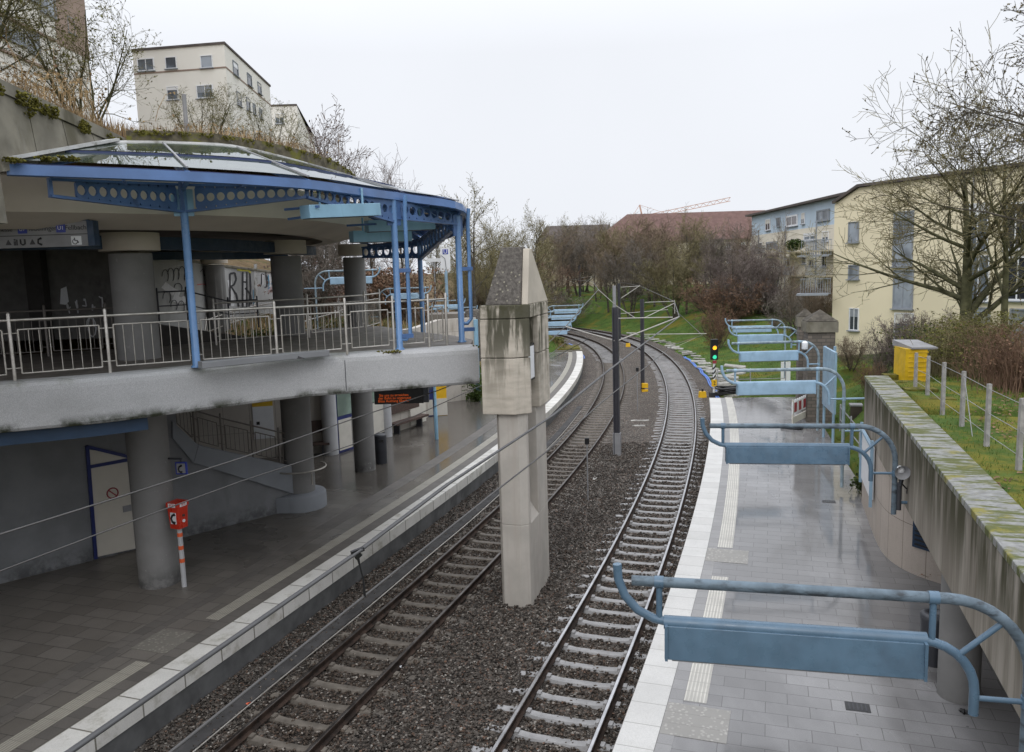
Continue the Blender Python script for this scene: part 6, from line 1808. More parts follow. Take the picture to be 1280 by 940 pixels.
# totem with the U
Yt = 62
b = D(558, 388, Yt); tz = float(height(b.x, Yt))
tt = empty("station_totem", (b.x, Yt, tz), "white station totem with a blue letter U above the planted slope", "totem sign")
a_, b_ = D(551.5, 339, Yt), D(562, 310, Yt)
mb = MB(); mb.box(((a_.x+b_.x)/2, Yt, a_.z), b_.x-a_.x, .2, b_.z-a_.z); pn = mb.build("panel", M['sign_white'], tt)
u0, u1 = D(553.5, 318, Yt), D(560, 311.5, Yt)
mb = MB(); mb.box(((u0.x+u1.x)/2, Yt - .105, u0.z), u1.x-u0.x, .02, u1.z-u0.z); bd = mb.build("badge", M['sign_blue'], pn)
text_mesh("lettering", "U", (u1.z-u0.z)*1.15, M['sign_white'], ((u0.x+u1.x)/2, Yt - .12, (u0.z+u1.z)/2), (1, 0, 0), (0, 0, 1), bd)
mb = MB(); mb.cyl(((a_.x+b_.x)/2, Yt), .12, tz - .3, a_.z + .1, 10); mb.build("post", M['bracket_pale'], tt)
mb = MB()
mb.tube([((a_.x+b_.x)/2 - .3, Yt - .13, a_.z + (b_.z-a_.z)*.68), ((a_.x+b_.x)/2 - .02, Yt - .13, a_.z + (b_.z-a_.z)*.55), ((a_.x+b_.x)/2 + .05, Yt - .13, a_.z + .1)], .02, 5); mb.build("line_mark", M['wire_dark'], pn)
a_, b_ = D(533, 327.5, Yt), D(551, 322.5, Yt)
ss = empty("street_sign", (b_.x, Yt, tz), "small white sign board beside the station totem", "sign")
mb = MB(); mb.box(((a_.x+b_.x)/2, Yt + .2, a_.z), b_.x-a_.x, .06, b_.z-a_.z); mb.build("board", M['sign_white'], ss)
mb = MB(); mb.cyl(((a_.x+b_.x)/2, Yt + .25), .05, float(height((a_.x+b_.x)/2, Yt)) - .3, a_.z + .1, 8); mb.build("post", M['mast_grey'], ss)
# small planter at the end of the sheltered platform
mb = MB(); mb.prism([(1.4, 66.5), (6.0, 66.9), (6.1, 70.5), (1.7, 70.2)], -.4, .62); tag(mb.build("planter", M['panel_wall']), "low mossy planter wall at the end of the sheltered platform", "planter")
mb = MB(); mb.prism([(1.6, 66.8), (5.8, 67.1), (5.9, 70.3), (1.9, 70.0)], .5, .72); mb.build("planter_bed", M['moss'], kind="structure")
# ------------------------------------------------------------------ buildings
def facade_window(parent, a, b, px0, px1, py0, py1, frame='sign_white', glass='pane_grey', depth=.12, rail=0, name="window", mull=1):
    """window on the vertical plane a-b, placed by its corners"""
    t = Vector((b[0]-a[0], b[1]-a[1], 0)).normalized(); n = Vector((t.y, -t.x, 0))
    c0 = W(px0, (py0+py1)/2, a, b)
    if n.dot(Vector((-c0.x, -c0.y, 0))) < 0: n = -n
    pm = (px0+px1)/2
    A_, B_ = W(px0, (py0+py1)/2, a, b), W(px1, (py0+py1)/2, a, b)
    z0, z1 = W(pm, py1, a, b).z, W(pm, py0, a, b).z
    u = (B_ - A_); u.z = 0; L = u.length; u.normalize(); ang = math.atan2(u.y, u.x)
    c = (A_ + B_)/2
    mb = MB(); fw = max(.06, L*.05)
    for s in (-1, 1): mb.box((c.x + u.x*s*(L/2 - fw/2) + n.x*.02, c.y + u.y*s*(L/2 - fw/2) + n.y*.02, z0 + fw), fw, .12, z1 - z0 - 2*fw, ang)
    for z in (z0, z1 - fw): mb.box((c.x + n.x*.021, c.y + n.y*.021, z), L, .12, fw, ang)
    for k in range(1, mull + 1):
        q = c + u*(L*(k/(mull+1) - .5)); mb.box((q.x + n.x*.015, q.y + n.y*.015, z0 + fw), fw*.7, .09, z1 - z0 - 2*fw, ang)
    f = mb.build(name, M[frame], parent)
    mb = MB(); mb.box((c.x - n.x*.0, c.y - n.y*.0, z0 + .02), L - .04, .05, z1 - z0 - .04, ang)
    o = mb.build("pane", M[glass], None); o.parent = f
    rb = random.Random(int(px0*7 + py0*3))
    if glass != 'pane_blind' and rb.random() < .55:
        hb = (z1 - z0)*rb.choice((.22, .35, .5)); bl = MB(); bl.box((c.x + n.x*.032, c.y + n.y*.032, z1 - fw - hb), L - 2*fw - .02, .02, hb, ang)
        bo = bl.build("blind", M[rb.choice(('sign_white', 'balcony_grey', 'cream_panel'))], None); bo.parent = f; bo.data.transform(Matrix.Translation(-Vector(parent_loc(parent))))
    sl = MB(); sl.box((c.x + n.x*.09, c.y + n.y*.09, z0 - .07), L + .16, .22, .065, ang); so = sl.build("sill", M['balcony_grey'], None); so.parent = f; so.data.transform(Matrix.Translation(-Vector(parent_loc(parent))))
    # f's mesh is stored relative to its building, the pane too
    off = Vector(parent_loc(parent)); o.data.transform(Matrix.Translation(-off))
    return f
# ---- yellow building east
YA, YB = (22.05, 54.8), (32.0, 33.2)
t = Vector((YB[0]-YA[0], YB[1]-YA[1])).normalized(); nb_ = Vector((-t.y, t.x))
if nb_.x < 0: nb_ = -nb_
yl = empty("yellow_apartment_house", (28, 46, 1), "pale yellow rendered apartment house with grey window strips behind the big bare tree", "apartment house")
kn = lerp(0, 1, .085); K_ = (YA[0] + (YB[0]-YA[0])*kn, YA[1] + (YB[1]-YA[1])*kn)
dp_ = 11
poly = [YA, K_, YB, (YB[0]+nb_.x*dp_, YB[1]+nb_.y*dp_), (K_[0]+nb_.x*dp_, K_[1]+nb_.y*dp_), (YA[0]+nb_.x*dp_, YA[1]+nb_.y*dp_)]
mb = MB(); mb.prism(poly, -.5, [11.15, 12.05, 12.05, 13.2, 13.2, 12.2]); mb.build("wall", M['render_yellow'], yl)
mb = MB()
ex = [(x - nb_.x*.25, y - nb_.y*.25) if i < 3 else (x, y) for i, (x, y) in enumerate(poly)]
mb.prism(ex, [11.18, 12.08, 12.08, 13.25, 13.25, 12.25], [11.36, 12.26, 12.26, 13.4, 13.4, 12.4]); mb.build("roof", M['roof_dark'], yl)
for px0, px1, py0, py1, g_, m_ in ((1061, 1074, 277, 303, 'pane_blind', 0), (1061, 1074, 331, 349, 'pane_blind', 0), (1062, 1074, 385, 413, 'pane_dark', 1),
                           (1117, 1142, 264, 333, 'pane_blind', 1), (1117, 1142, 337, 386, 'pane_blind', 1), (1118, 1142, 391, 447, 'pane_grey', 1),
                           (1209, 1236, 254, 313, 'pane_grey', 1), (1210, 1237, 319, 377, 'pane_grey', 1), (1212, 1238, 384, 428, 'pane_blind', 1), (1256, 1300, 252, 312, 'pane_dark', 2), (1258, 1302, 320, 376, 'pane_dark', 2), (1262, 1302, 386, 430, 'pane_blind', 1)):
    facade_window(yl, YA, YB, px0, px1, py0, py1, 'sign_white' if g_ != 'pane_blind' else 'balcony_grey', g_, mull=m_)
mb = MB()
for z0 in (1.5, 4.1, 6.7):
    q = Vector((YA[0] - .4, YA[1] - .2)); mb.box((q.x - .9, q.y + .4, z0 + 1.0), 2.0, 1.6, .12, -.4)
mb.build("balcony_slab", M['balcony_grey'], yl)
for z0, g_ in ((2.6, 'pane_grey'), (5.2, 'pane_blind'), (7.8, 'pane_blind')):
    mb = MB(); q = Vector((YA[0] - 1.3, YA[1] - .3)); ca_, sa_ = math.cos(-.4), math.sin(-.4)
    for k in range(13): mb.box((q.x + ca_*(k-6)*.155, q.y + sa_*(k-6)*.155, z0 + .05), .03, .03, .95, -.4)
    for zz in (0, 1.0): mb.box((q.x, q.y, z0 + zz), 1.95, .05, .05, -.4)
    mb.build("balcony_railing", M['balcony_grey'], yl)
# ---- cream block with balconies and a blue top floor
cb = empty("balcony_apartment_block", (38, 98, 1), "long cream apartment block with balconies and a pale blue top storey", "apartment block")
CA, CB = (34.8, 116.0), (34.8, 70.0)
mb = MB(); mb.prism([CA, CB, (47, 70), (47, 116)], -.5, 11.25); mb.build("wall", M['render_cream'], cb)
mb = MB(); mb.prism([(34.85, 115.9), (34.85, 70.1), (46, 70.1), (46, 115.9)], 11.25, 14.0); mb.build("top_storey", M['render_blue'], cb)
mb = MB(); mb.prism([(34.1, 116.6), (34.1, 69.5), (47, 69.5), (47, 116.6)], 14.0, 14.25); mb.build("roof", M['roof_dark'], cb)
for px0, px1, py0, py1, g_, fr_ in ((957, 963, 274, 288, 'pane_brown', 'sign_white'), (971, 975, 272, 283, 'pane_dark', 'balcony_grey'), (983, 997, 269, 283, 'pane_brown', 'sign_white'), (1002, 1006, 266, 280, 'pane_dark', 'sign_white'), (1021, 1037, 262, 276, 'pane_blind', 'balcony_grey'),
        (1005, 1021, 291, 301, 'pane_grey', 'sign_white'), (1028, 1036, 289, 302, 'pane_grey', 'sign_white'), (958, 972, 302, 311, 'pane_grey', 'balcony_grey'),
        (948, 953, 303, 312, 'pane_dark', 'sign_white'), (1003, 1008, 316, 330, 'pane_dark', 'sign_white'), (1012, 1017, 316, 332, 'pane_brown', 'balcony_grey'), (1028, 1034, 318, 334, 'pane_dark', 'sign_white'), (960, 968, 322, 334, 'pane_brown', 'sign_white'), (980, 988, 320, 334, 'pane_dark', 'sign_white'), (1003, 1009, 345, 360, 'pane_dark', 'sign_white'), (1022, 1030, 346, 362, 'pane_brown', 'sign_white'), (965, 973, 345, 358, 'pane_dark', 'balcony_grey'), (1004, 1011, 372, 388, 'pane_dark', 'sign_white'), (1024, 1032, 374, 392, 'pane_dark', 'sign_white')):
    facade_window(cb, CA, CB, px0, px1, py0, py1, fr_, g_, mull=1)
for zf in (3.2, 5.9, 8.6):
    for y0, y1 in ((110, 104), (100, 93.5), (90, 84), (80, 74)):
        mb = MB(); mb.box((33.9, (y0+y1)/2, zf - .2), 1.8, y0-y1, .2); sl_ = mb.build("balcony", M['render_far'], cb)
        mb = MB()
        for k in range(22): mb.box((33.05, lerp(y0, y1, (k+.5)/22), zf + .04), .04, .05, .92)
        for zz in (0, .98): mb.box((33.05, (y0+y1)/2, zf + zz), .06, y0-y1, .05)
        o = mb.build("railing", M['pane_blind'], None); o.parent = sl_; o.data.transform(Matrix.Translation(-Vector(parent_loc(cb))))
for yq in (107, 96.7, 87, 77):
    mb = MB(); mb.box((33.1, yq, .5), .12, .12, 11.2); mb.build("balcony_post", M['balcony_grey'], cb)
# ---- red roofed house across the end
rh = empty("red_roofed_house", (36, 172, 2), "long house with a wide dull red tiled roof beyond the trees", "house")
def hip(root, x0, x1, y0, y1, ze, zr, hipw, wallm='render_far', base=2.0, roofm='roof_red'):
    mb = MB(); mb.prism([(x0+.6, y0+.6), (x1-.6, y0+.6), (x1-.6, y1-.6), (x0+.6, y1-.6)], base, ze); mb.build("wall", M[wallm], root)
    ym = (y0+y1)/2; mb = MB()
    mb.add([(x0, y0, ze), (x1, y0, ze), (x1, y1, ze), (x0, y1, ze), (x0+hipw, ym, zr), (x1-hipw*.2, ym, zr)], [(0, 1, 5, 4), (1, 2, 5), (2, 3, 4, 5), (3, 0, 4), (3, 2, 1, 0)]); return mb.build("roof", M[roofm], root)
roof = hip(rh, 17.3, 56, 165, 178, 12.4, 18.4, 8.0)
for x in (40.5, 33):
    mb = MB(); mb.box((x, 168.4, 13.6), 1.0, .5, 1.1)
    o = mb.build("skylight", M['balcony_grey'], None); o.parent = roof; o.data.transform(Matrix.Translation(-Vector(parent_loc(rh))))
for px in (792, 806, 822, 872, 888, 908, 926, 938):
    facade_window(rh, (17.9, 165.6), (55.4, 165.6), px, px + 5.5, 303, 312, 'sign_white', 'pane_dark')
    facade_window(rh, (17.9, 165.6), (55.4, 165.6), px, px + 5.5, 319, 329, 'sign_white', 'pane_dark')
r2_ = empty("brown_roofed_house", (14, 185, 2), "lower brown roofed house half hidden behind the bare trees", "house")
hip(r2_, 6, 24, 180, 192, 13.2, 17.2, 3.0, roofm='roof_dark')
for px in (690, 704, 722): facade_window(r2_, (6.6, 180.6), (23.4, 180.6), px, px + 5, 308, 316, 'sign_white', 'pane_dark')
# ---- white blocks on the western hill
w2 = empty("white_apartment_block", (-30, 80, 14), "cream white flat roofed apartment block on the hill above the glass canopy", "apartment block")
c0 = D(280, 55, 72); ztop = c0.z
lft = D(165, 62, 73.4).xy; rgt = D(337, 106, 88).xy; cor = Vector((c0.x, 72))
mb = MB(); poly = [tuple(lft), tuple(cor), tuple(rgt), (-38, 90)]; mb.prism(poly, 10, ztop); mb.build("wall", M['render_white'], w2)
mb = MB(); mb.prism([(x + (x + 31)*.015, y + (y - 81)*.015) for x, y in poly], ztop, ztop + .18); mb.build("roof", M['roof_dark'], w2)
zb_ = D(280, 85, 72).z
mb = MB(); mb.prism([(x + (x + 31)*.006, y + (y - 81)*.006) for x, y in poly], zb_, zb_ + .12); mb.build("string_course", M['render_brown'], w2)
for q in ((172, 193, 73, 89, 'pane_grey'), (207, 221, 71, 86, 'pane_grey'), (251, 266, 69, 85, 'pane_blind'), (209, 223, 108, 125, 'pane_grey'), (246, 267, 106, 123, 'pane_grey')):
    facade_window(w2, lft, cor, *q[:4], 'sign_white', q[4], mull=0 if q[1]-q[0] < 17 else 1)
for q in ((291, 297, 78, 94), (309, 314, 93, 107), (322, 326, 104, 117), (296, 301, 116, 132), (308, 312, 123, 138), (316, 319, 130, 143), (324, 327, 136, 148)):
    facade_window(w2, cor, rgt, *q, 'balcony_grey', 'pane_dark', mull=0)
w3 = empty("white_apartment_block", (-27, 112, 15), "small white block with one window half hidden by bare twigs on the hill", "apartment block")
a3, b3, c3 = D(338, 133, 105), D(371, 133, 105), D(390, 167, 132)
poly = [(a3.x, a3.y), (b3.x, b3.y), (c3.x, c3.y), (a3.x, 128)]; zt3 = a3.z
mb = MB(); mb.prism(poly, 10, zt3); mb.build("wall", M['render_white'], w3)
mb = MB(); mb.prism([(x + (x + 27)*.02, y + (y - 115)*.01) for x, y in poly], zt3, zt3 + .2); mb.build("roof", M['roof_dark'], w3)
facade_window(w3, (a3.x, a3.y), (b3.x, b3.y), 344, 355, 142, 155, 'sign_white', 'pane_grey')
w1 = empty("white_apartment_block", (-38, 58, 15), "nearest white block with long window bands cut off by the picture corner", "apartment block")
A1, B1 = tuple(D(-130, 0, 46).xy), tuple(D(108, 40, 66).xy)
zw = 40
mb = MB(); mb.prism([A1, B1, (-50, 66), (-50, 46)], 12, zw); mb.build("wall", M['render_white'], w1)
Bq = W(70, 40, A1, B1); Bq2 = W(108, 40, A1, B1)
mb = MB(); mb.prism([(Bq.x + .06, Bq.y), (B1[0] + .06, B1[1] + .05), (B1[0] - 4, B1[1] + .05), (Bq.x - 4, Bq.y)], W(90, 64, A1, B1).z, zw - .05); mb.build("brick_bay", M['render_brown'], w1)
for q in ((1, 30, 24, 52, 'pane_grey', 2), (34, 49, 40, 68, 'pane_blind', 1), (8, 46, -40, -6, 'pane_grey', 2), (48, 68, -16, 18, 'pane_blind', 1), (84, 92, 22, 42, 'pane_grey', 0)):
    facade_window(w1, A1, B1, *q[:4], 'balcony_grey', q[4], mull=q[5])
for py0, py1 in ((18, 22), (62, 66)):
    mb = MB(); e0, e1 = W(-60, py0-30, A1, B1), W(70, py0+50, A1, B1); e1.z = e0.z = W(0, py0, A1, B1).z; mb.bar(e0, e1, .35, .16); mb.build("string_course", M['render_brown'], w1)
# ---- crane far behind the roofs
cr = empty("tower_crane", (50, 300, 2), "thin red tower crane with a rising jib above the red roof", "crane")
Yc = 300
def lattice(a, b, w, n, m, name):
    a, b = Vector(a), Vector(b); mb = MB(); up = Vector((0, 0, 1)) if abs((b-a).normalized().z) < .9 else Vector((1, 0, 0))
    c = [up*w/2, -up*w/2]
    for s in c: mb.bar(a + s, b + s, .22, .22)
    for k in range(n):
        p0, p1 = a.lerp(b, k/n), a.lerp(b, (k+1)/n)
        mb.bar(p0 + c[k % 2], p1 + c[(k+1) % 2], .14, .14)
    mb.build(name, M[m], cr)
lattice(D(803, 272, Yc), D(913, 249, Yc), 1.3, 26, 'crane_red', "jib")
lattice(D(804, 330, Yc), D(803, 270, Yc), 1.6, 14, 'crane_yellow', "tower")
mb = MB(); mb.bar(D(803, 272, Yc), D(799.5, 256, Yc), .5, .5); mb.bar(D(799.5, 256, Yc), D(792, 268, Yc), .15, .15); mb.bar(D(792, 268, Yc), D(803, 272, Yc), .4, .4); mb.bar(D(799.5, 256, Yc), D(830, 266, Yc), .1, .1); mb.build("tower_head", M['crane_red'], cr)

# rain pipes on the two eastern houses
for s_, (a_, b_), ro, zt_ in ((.42, (YA, YB), yl, 11.9), (.80, (YA, YB), yl, 12.0)):
    x, y = lerp(a_[0], b_[0], s_), lerp(a_[1], b_[1], s_); mb = MB(); mb.tube([(x - nb_.x*.1, y - nb_.y*.1, .6), (x - nb_.x*.1, y - nb_.y*.1, zt_)], .055, 8); mb.build("downpipe", M['mast_grey'], ro)
# ------------------------------------------------------------------ bare trees, shrubs, dry grass
def orth(d, R):
    v = Vector((R.gauss(0, 1), R.gauss(0, 1), R.gauss(0, 1)))
    return (v - d*v.dot(d)).normalized()
HT = {}
class Wood:
    """tapered limbs, thick ones and twigs kept apart"""
    def __init__(s): s.V = [[], []]; s.F = [[], []]; s.tips = []
    def limb(s, pts, rs, k, n):
        V, F = s.V[k], s.F[k]; o = len(V)
        d0 = (pts[1]-pts[0]).normalized(); x = d0.cross(Vector((.3, .2, 1)))
        if x.length < .1: x = d0.cross(Vector((1, 0, 0)))
        x.normalize()
        for i, (p, r) in enumerate(zip(pts, rs)):
            d = (pts[min(i+1, len(pts)-1)] - pts[max(i-1, 0)]).normalized(); x = (x - d*x.dot(d)).normalized(); y = d.cross(x)
            for j in range(n):
                a = 6.2832*j/n; V.append(tuple(p + (x*math.cos(a) + y*math.sin(a))*r))
        for i in range(len(pts)-1):
            for j in range(n): F.append((o+i*n+j, o+i*n+(j+1) % n, o+(i+1)*n+(j+1) % n, o+(i+1)*n+j))
def grow(wd, R, p, d, L, r, lev, maxlev, st):
    nseg = 6 if lev == 0 else (5 if lev == 1 else 3)
    pts, rs = [p], [r]; q = p; dd = d
    for i in range(nseg):
        dd = (dd + orth(dd, R)*R.uniform(.0, st['bend'][min(lev, len(st['bend'])-1)]) + Vector((0, 0, st['up'][min(lev, len(st['up'])-1)]))).normalized()
        q = q + dd*(L/nseg); pts.append(q); rs.append(max(r*(1 - (i+1)/nseg*st['taper'][min(lev, len(st['taper'])-1)]), st['rmin']))
    k = 0 if lev <= st['trunk_levels'] else 1
    wd.limb(pts, rs, k, 7 if lev == 0 else (5 if lev <= 1 else 3))
    if lev >= maxlev: wd.tips.append((pts[-1], dd)); return
    n = st['kids'][min(lev, len(st['kids'])-1)]; n = max(1, int(n*R.uniform(.75, 1.25)))
    t0 = st['start'][min(lev, len(st['start'])-1)]
    for c in range(n):
        t = t0 + (1 - t0)*((c + R.random())/n); t = min(t, .985)
        f = t*nseg; i = min(int(f), nseg-1); pos = pts[i].lerp(pts[i+1], f-i); base = (pts[i+1]-pts[i]).normalized()
        an = math.radians(R.uniform(*st['angle'][min(lev, len(st['angle'])-1)]))
        dirn = (base*math.cos(an) + orth(base, R)*math.sin(an)).normalized()
        rl = st['len'][min(lev, len(st['len'])-1)]
        LL = L*rl*R.uniform(.65, 1.15)*(1.15 - .5*t if lev == 0 else 1.0)
        grow(wd, R, pos, dirn, LL, max(lerp(rs[i], rs[i+1], f-i)*st['rk'][min(lev, len(st['rk'])-1)], st['rmin']), lev+1, maxlev, st)
BASE = dict(bend=(.12, .25, .35, .4), up=(.02, .10, .06, .03), taper=(.75, .8, .8, .7), kids=(14, 9, 7, 4), start=(.25, .2, .15, .15), angle=((28, 62), (25, 60), (25, 65), (25, 70)), len=(.50, .5, .46, .5), rk=(.5, .5, .5, .6), rmin=.006, trunk_levels=1)
def style(**k): d = dict(BASE); d.update(k); return d
def make_tree(name, seed, H, r, st, maxlev, stems=1, lean=.0, tmat='bark_grey', cmat='twig_brown', buds=0, bmat='bud', bsize=.05, cat_='tree'):
    R = random.Random(seed); wd = Wood()
    for s in range(stems):
        a = 6.28*s/stems + R.random(); ln = lean*R.uniform(.6, 1.2) if stems > 1 else lean*.3
        d = Vector((math.cos(a)*ln, math.sin(a)*ln, 1)).normalized()
        grow(wd, R, Vector((math.cos(a)*.12*(stems > 1), math.sin(a)*.12*(stems > 1), -.3)), d, H*R.uniform(.8, 1.0), r*R.uniform(.75, 1), 0, maxlev, st)
    root = empty(name); HT[root.name] = max(v[2] for v in wd.V[0] + wd.V[1])
    o = mesh_np("trunk", wd.V[0], wd.F[0], M[tmat], root, smooth=True)
    V, F = list(wd.V[1]), list(wd.F[1]); mi = [0]*len(F)
    if buds:
        for p, d in wd.tips:
            for _ in range(buds):
                c = p - d*R.uniform(0, .22); s = bsize*R.uniform(.6, 1.3); x = orth(d, R)*s*.5; y = (d + orth(d, R)*.8).normalized()*s
                o0 = len(V); V += [tuple(c - x), tuple(c + x*.2 - y*.3), tuple(c + x + y*.5), tuple(c + y)]; F.append((o0, o0+1, o0+2, o0+3)); mi.append(1)
    mesh_np("crown", V, F, [M[cmat], M[bmat]], root, mi=mi)
    return root
def put(proto, x, y, z, H, H0, label, group, first=False, rz=None, w=1.0, mat=None, cat_="tree"):
    R = random.Random(int(x*97 + y*31)); o = proto if first else dup(proto)
    s = H/H0; o.location = (x, y, z); o.rotation_euler = (0, 0, R.random()*6.28 if rz is None else rz); o.scale = (s*w, s*w, s)
    tag(o, label, cat_, group)
    if mat:
        for c in o.children:
            if c.name.startswith("crown"):
                for k, ms_ in enumerate(c.material_slots):
                    if k == 0 or mat != 'twig_rust': ms_.link = 'OBJECT'; ms_.material = M[mat]
    return o
tall = [make_tree("bare_tree", 11, 10, .17, style(kids=(20, 11, 8, 4), start=(.26, .15, .12, .1), len=(.42, .5, .48, .5), rmin=.010), 3, buds=1, bsize=.09, bmat='twig_olive', cmat='twig_olive'),
        make_tree("bare_tree", 12, 10, .15, style(kids=(20, 10, 8, 5), start=(.22, .15, .1, .1), angle=((18, 48), (20, 50), (25, 60), (25, 60)), up=(.02, .14, .08, .05), rmin=.010), 3, cmat='twig_brown'),
        make_tree("bare_tree", 13, 8, .13, style(kids=(15, 10, 9, 5), start=(.2, .15, .1, .1), up=(.03, .10, .06, .04), rmin=.010), 3, stems=4, lean=.35, cmat='twig_purple', buds=1, bsize=.06, bmat='twig_brown')]
mass = make_tree("bare_shrub", 14, 3.2, .05, style(kids=(9, 7, 5), start=(.08, .1, .1), len=(.5, .52, .5), up=(.02, .05, .03), rmin=.007), 3, stems=11, lean=.6, tmat='bark_grey', cmat='twig_rust', buds=1, bsize=.06, bmat='leaf_brown')
used = set(); HT0 = [HT[t.name] for t in tall + [mass]]
def place(kind, px, pyt, Yd, label, group, w=1.0, mat=None, zb=None, cat_="tree"):
    x = D(px, 330, Yd).x; zb = float(height(x, Yd)) - .1 if zb is None else zb
    zt_ = D(px, pyt, Yd).z
    pr = (tall + [mass])[kind]; H0 = HT0[kind]
    o = put(pr, x, Yd, zb, max(zt_ - zb, .5), H0, label, group, first=kind not in used, w=w, mat=mat, cat_=cat_); used.add(kind); return o
GT = "bare trees around the bend of the tracks"
for k, px, pt, Yd, w, m, lb in (
    (0, 592, 214, 74, .95, None, "tall olive twigged bare tree rising behind the canopy's corner post"),
    (0, 568, 246, 92, .9, None, "bare tree behind the totem sign, its top hidden by the canopy"),
    (1, 618, 262, 88, .9, 'twig_olive', "bare tree between the canopy and the slate capped pillar"),
    (0, 662, 248, 96, .85, None, "bare tree with a round top straight above the slate capped pillar"),
    (1, 640, 290, 104, 1.1, 'twig_olive', "lower bare tree just behind the slate cap"),
    (1, 700, 276, 118, 1.0, 'twig_brown', "brown bare tree above the farthest mast"),
    (2, 722, 268, 124, .9, 'twig_grey', "spreading many stemmed bare tree in front of the brown roof"),
    (1, 745, 282, 112, 1.1, 'twig_brown', "dense brown bare tree under the left end of the red roof"),
    (1, 768, 285, 116, 1.1, 'twig_rust', "reddish brown bare tree just right of the third mast"),
    (2, 788, 290, 100, .9, 'twig_grey', "dark many stemmed bare tree on the lawn below the crane's foot"),
    (0, 818, 278, 100, 1.0, 'twig_brown', "bare tree right of the mast with yellow boxes, in front of the red roof"),
    (0, 858, 252, 92, .72, None, "slim pale olive bare tree standing higher than the red roof's ridge"),
    (2, 842, 300, 92, 1.1, 'twig_olive', "low forking bare tree with olive limbs on the lawn"),
    (1, 890, 284, 96, .95, 'twig_purple', "dark purple bare tree above the rust coloured shrubs"),
    (2, 915, 292, 82, .9, 'twig_purple', "many stemmed dark bare tree before the red roof's right end"),
    (1, 940, 288, 84, .85, 'twig_purple', "bare tree in front of the first balconies"),
    (2, 960, 300, 82, .8, 'twig_purple', "tangled dark bare tree before the balcony block"),
    (1, 975, 262, 88, .5, 'twig_brown', "thin bare tree whose tip crosses the blue top storey"),
    (1, 1012, 330, 62, .9, 'twig_grey', "bare tree behind the stone gate pillars"),
    (2, 1030, 335, 58, .8, 'twig_brown', "short bare tree between the gate pillars and the yellow house"),
    (0, 430, 118, 52, .95, 'twig_purple', "leafless tree standing on the hill above the glass canopy"),
    (1, 470, 165, 58, .9, 'twig_purple', "smaller leafless tree on the hill behind the canopy's ridge"),
    (1, 505, 190, 62, .8, 'twig_purple', "slim leafless tree beside the canopy's far end"),
    (1, 398, 150, 56, .8, 'twig_purple', "leafless tree in front of the small white block"),
    (0, 540, 260, 70, .9, None, "bare tree seen through the canopy's far posts"),
    (0, 512, 300, 64, .9, 'twig_olive', "bare tree showing under the canopy behind the double post"),
    (1, 470, 300, 58, 1.0, 'twig_brown', "bare tree showing under the canopy right of the rear column")):
    place(k, px, pt, Yd, lb, GT, w, m)
for i, (px, pt, Yd, m) in enumerate(((684, 268, 132, 'twig_brown'), (708, 264, 138, 'twig_olive'), (730, 270, 134, 'twig_brown'), (752, 266, 140, 'twig_grey'), (772, 276, 130, 'twig_olive'), (800, 282, 120, 'twig_brown'), (835, 270, 112, 'twig_olive'), (872, 276, 110, 'twig_brown'), (900, 270, 106, 'twig_grey'), (925, 278, 100, 'twig_brown'), (948, 290, 92, 'twig_grey'), (815, 258, 108, 'twig_brown'), (885, 262, 104, 'twig_olive'), (935, 268, 98, 'twig_brown'), (785, 264, 116, 'twig_olive'), (810, 296, 104, 'twig_olive'), (760, 300, 106, 'twig_brown'), (645, 272, 122, 'twig_olive'), (626, 270, 112, 'twig_olive'))):
    place((1, 0, 2)[i % 3], px, pt, Yd, "tall bare tree in the belt before the red and brown roofs", "belt of bare trees before the roofs", 1.15, m)
# trunk rows in front of the western wood
for i in range(9):
    px = 566 + i*7; place(1, px, 300 + (i % 3)*9, 84 + (i*5) % 9, "slim straight bare tree in the row along the upper path behind the totem", "row of slim trees behind the totem", .55, 'twig_olive')
for i, (px, pt, Yd) in enumerate(((690, 300, 128), (735, 302, 132), (760, 300, 134), (800, 300, 126), (832, 300, 124), (870, 300, 118), (905, 305, 108), (650, 300, 120), (612, 305, 116), (780, 312, 110), (710, 306, 122), (672, 312, 112), (632, 318, 108), (690, 326, 110), (655, 330, 104), (598, 318, 100), (750, 322, 116), (822, 318, 112))):
    place(i % 3, px, pt, Yd, "bare tree in the loose wood across the far end of the lawn", "loose wood across the far lawn", 1.25, ('twig_olive', 'twig_brown', 'twig_grey', 'twig_rust')[i % 4])
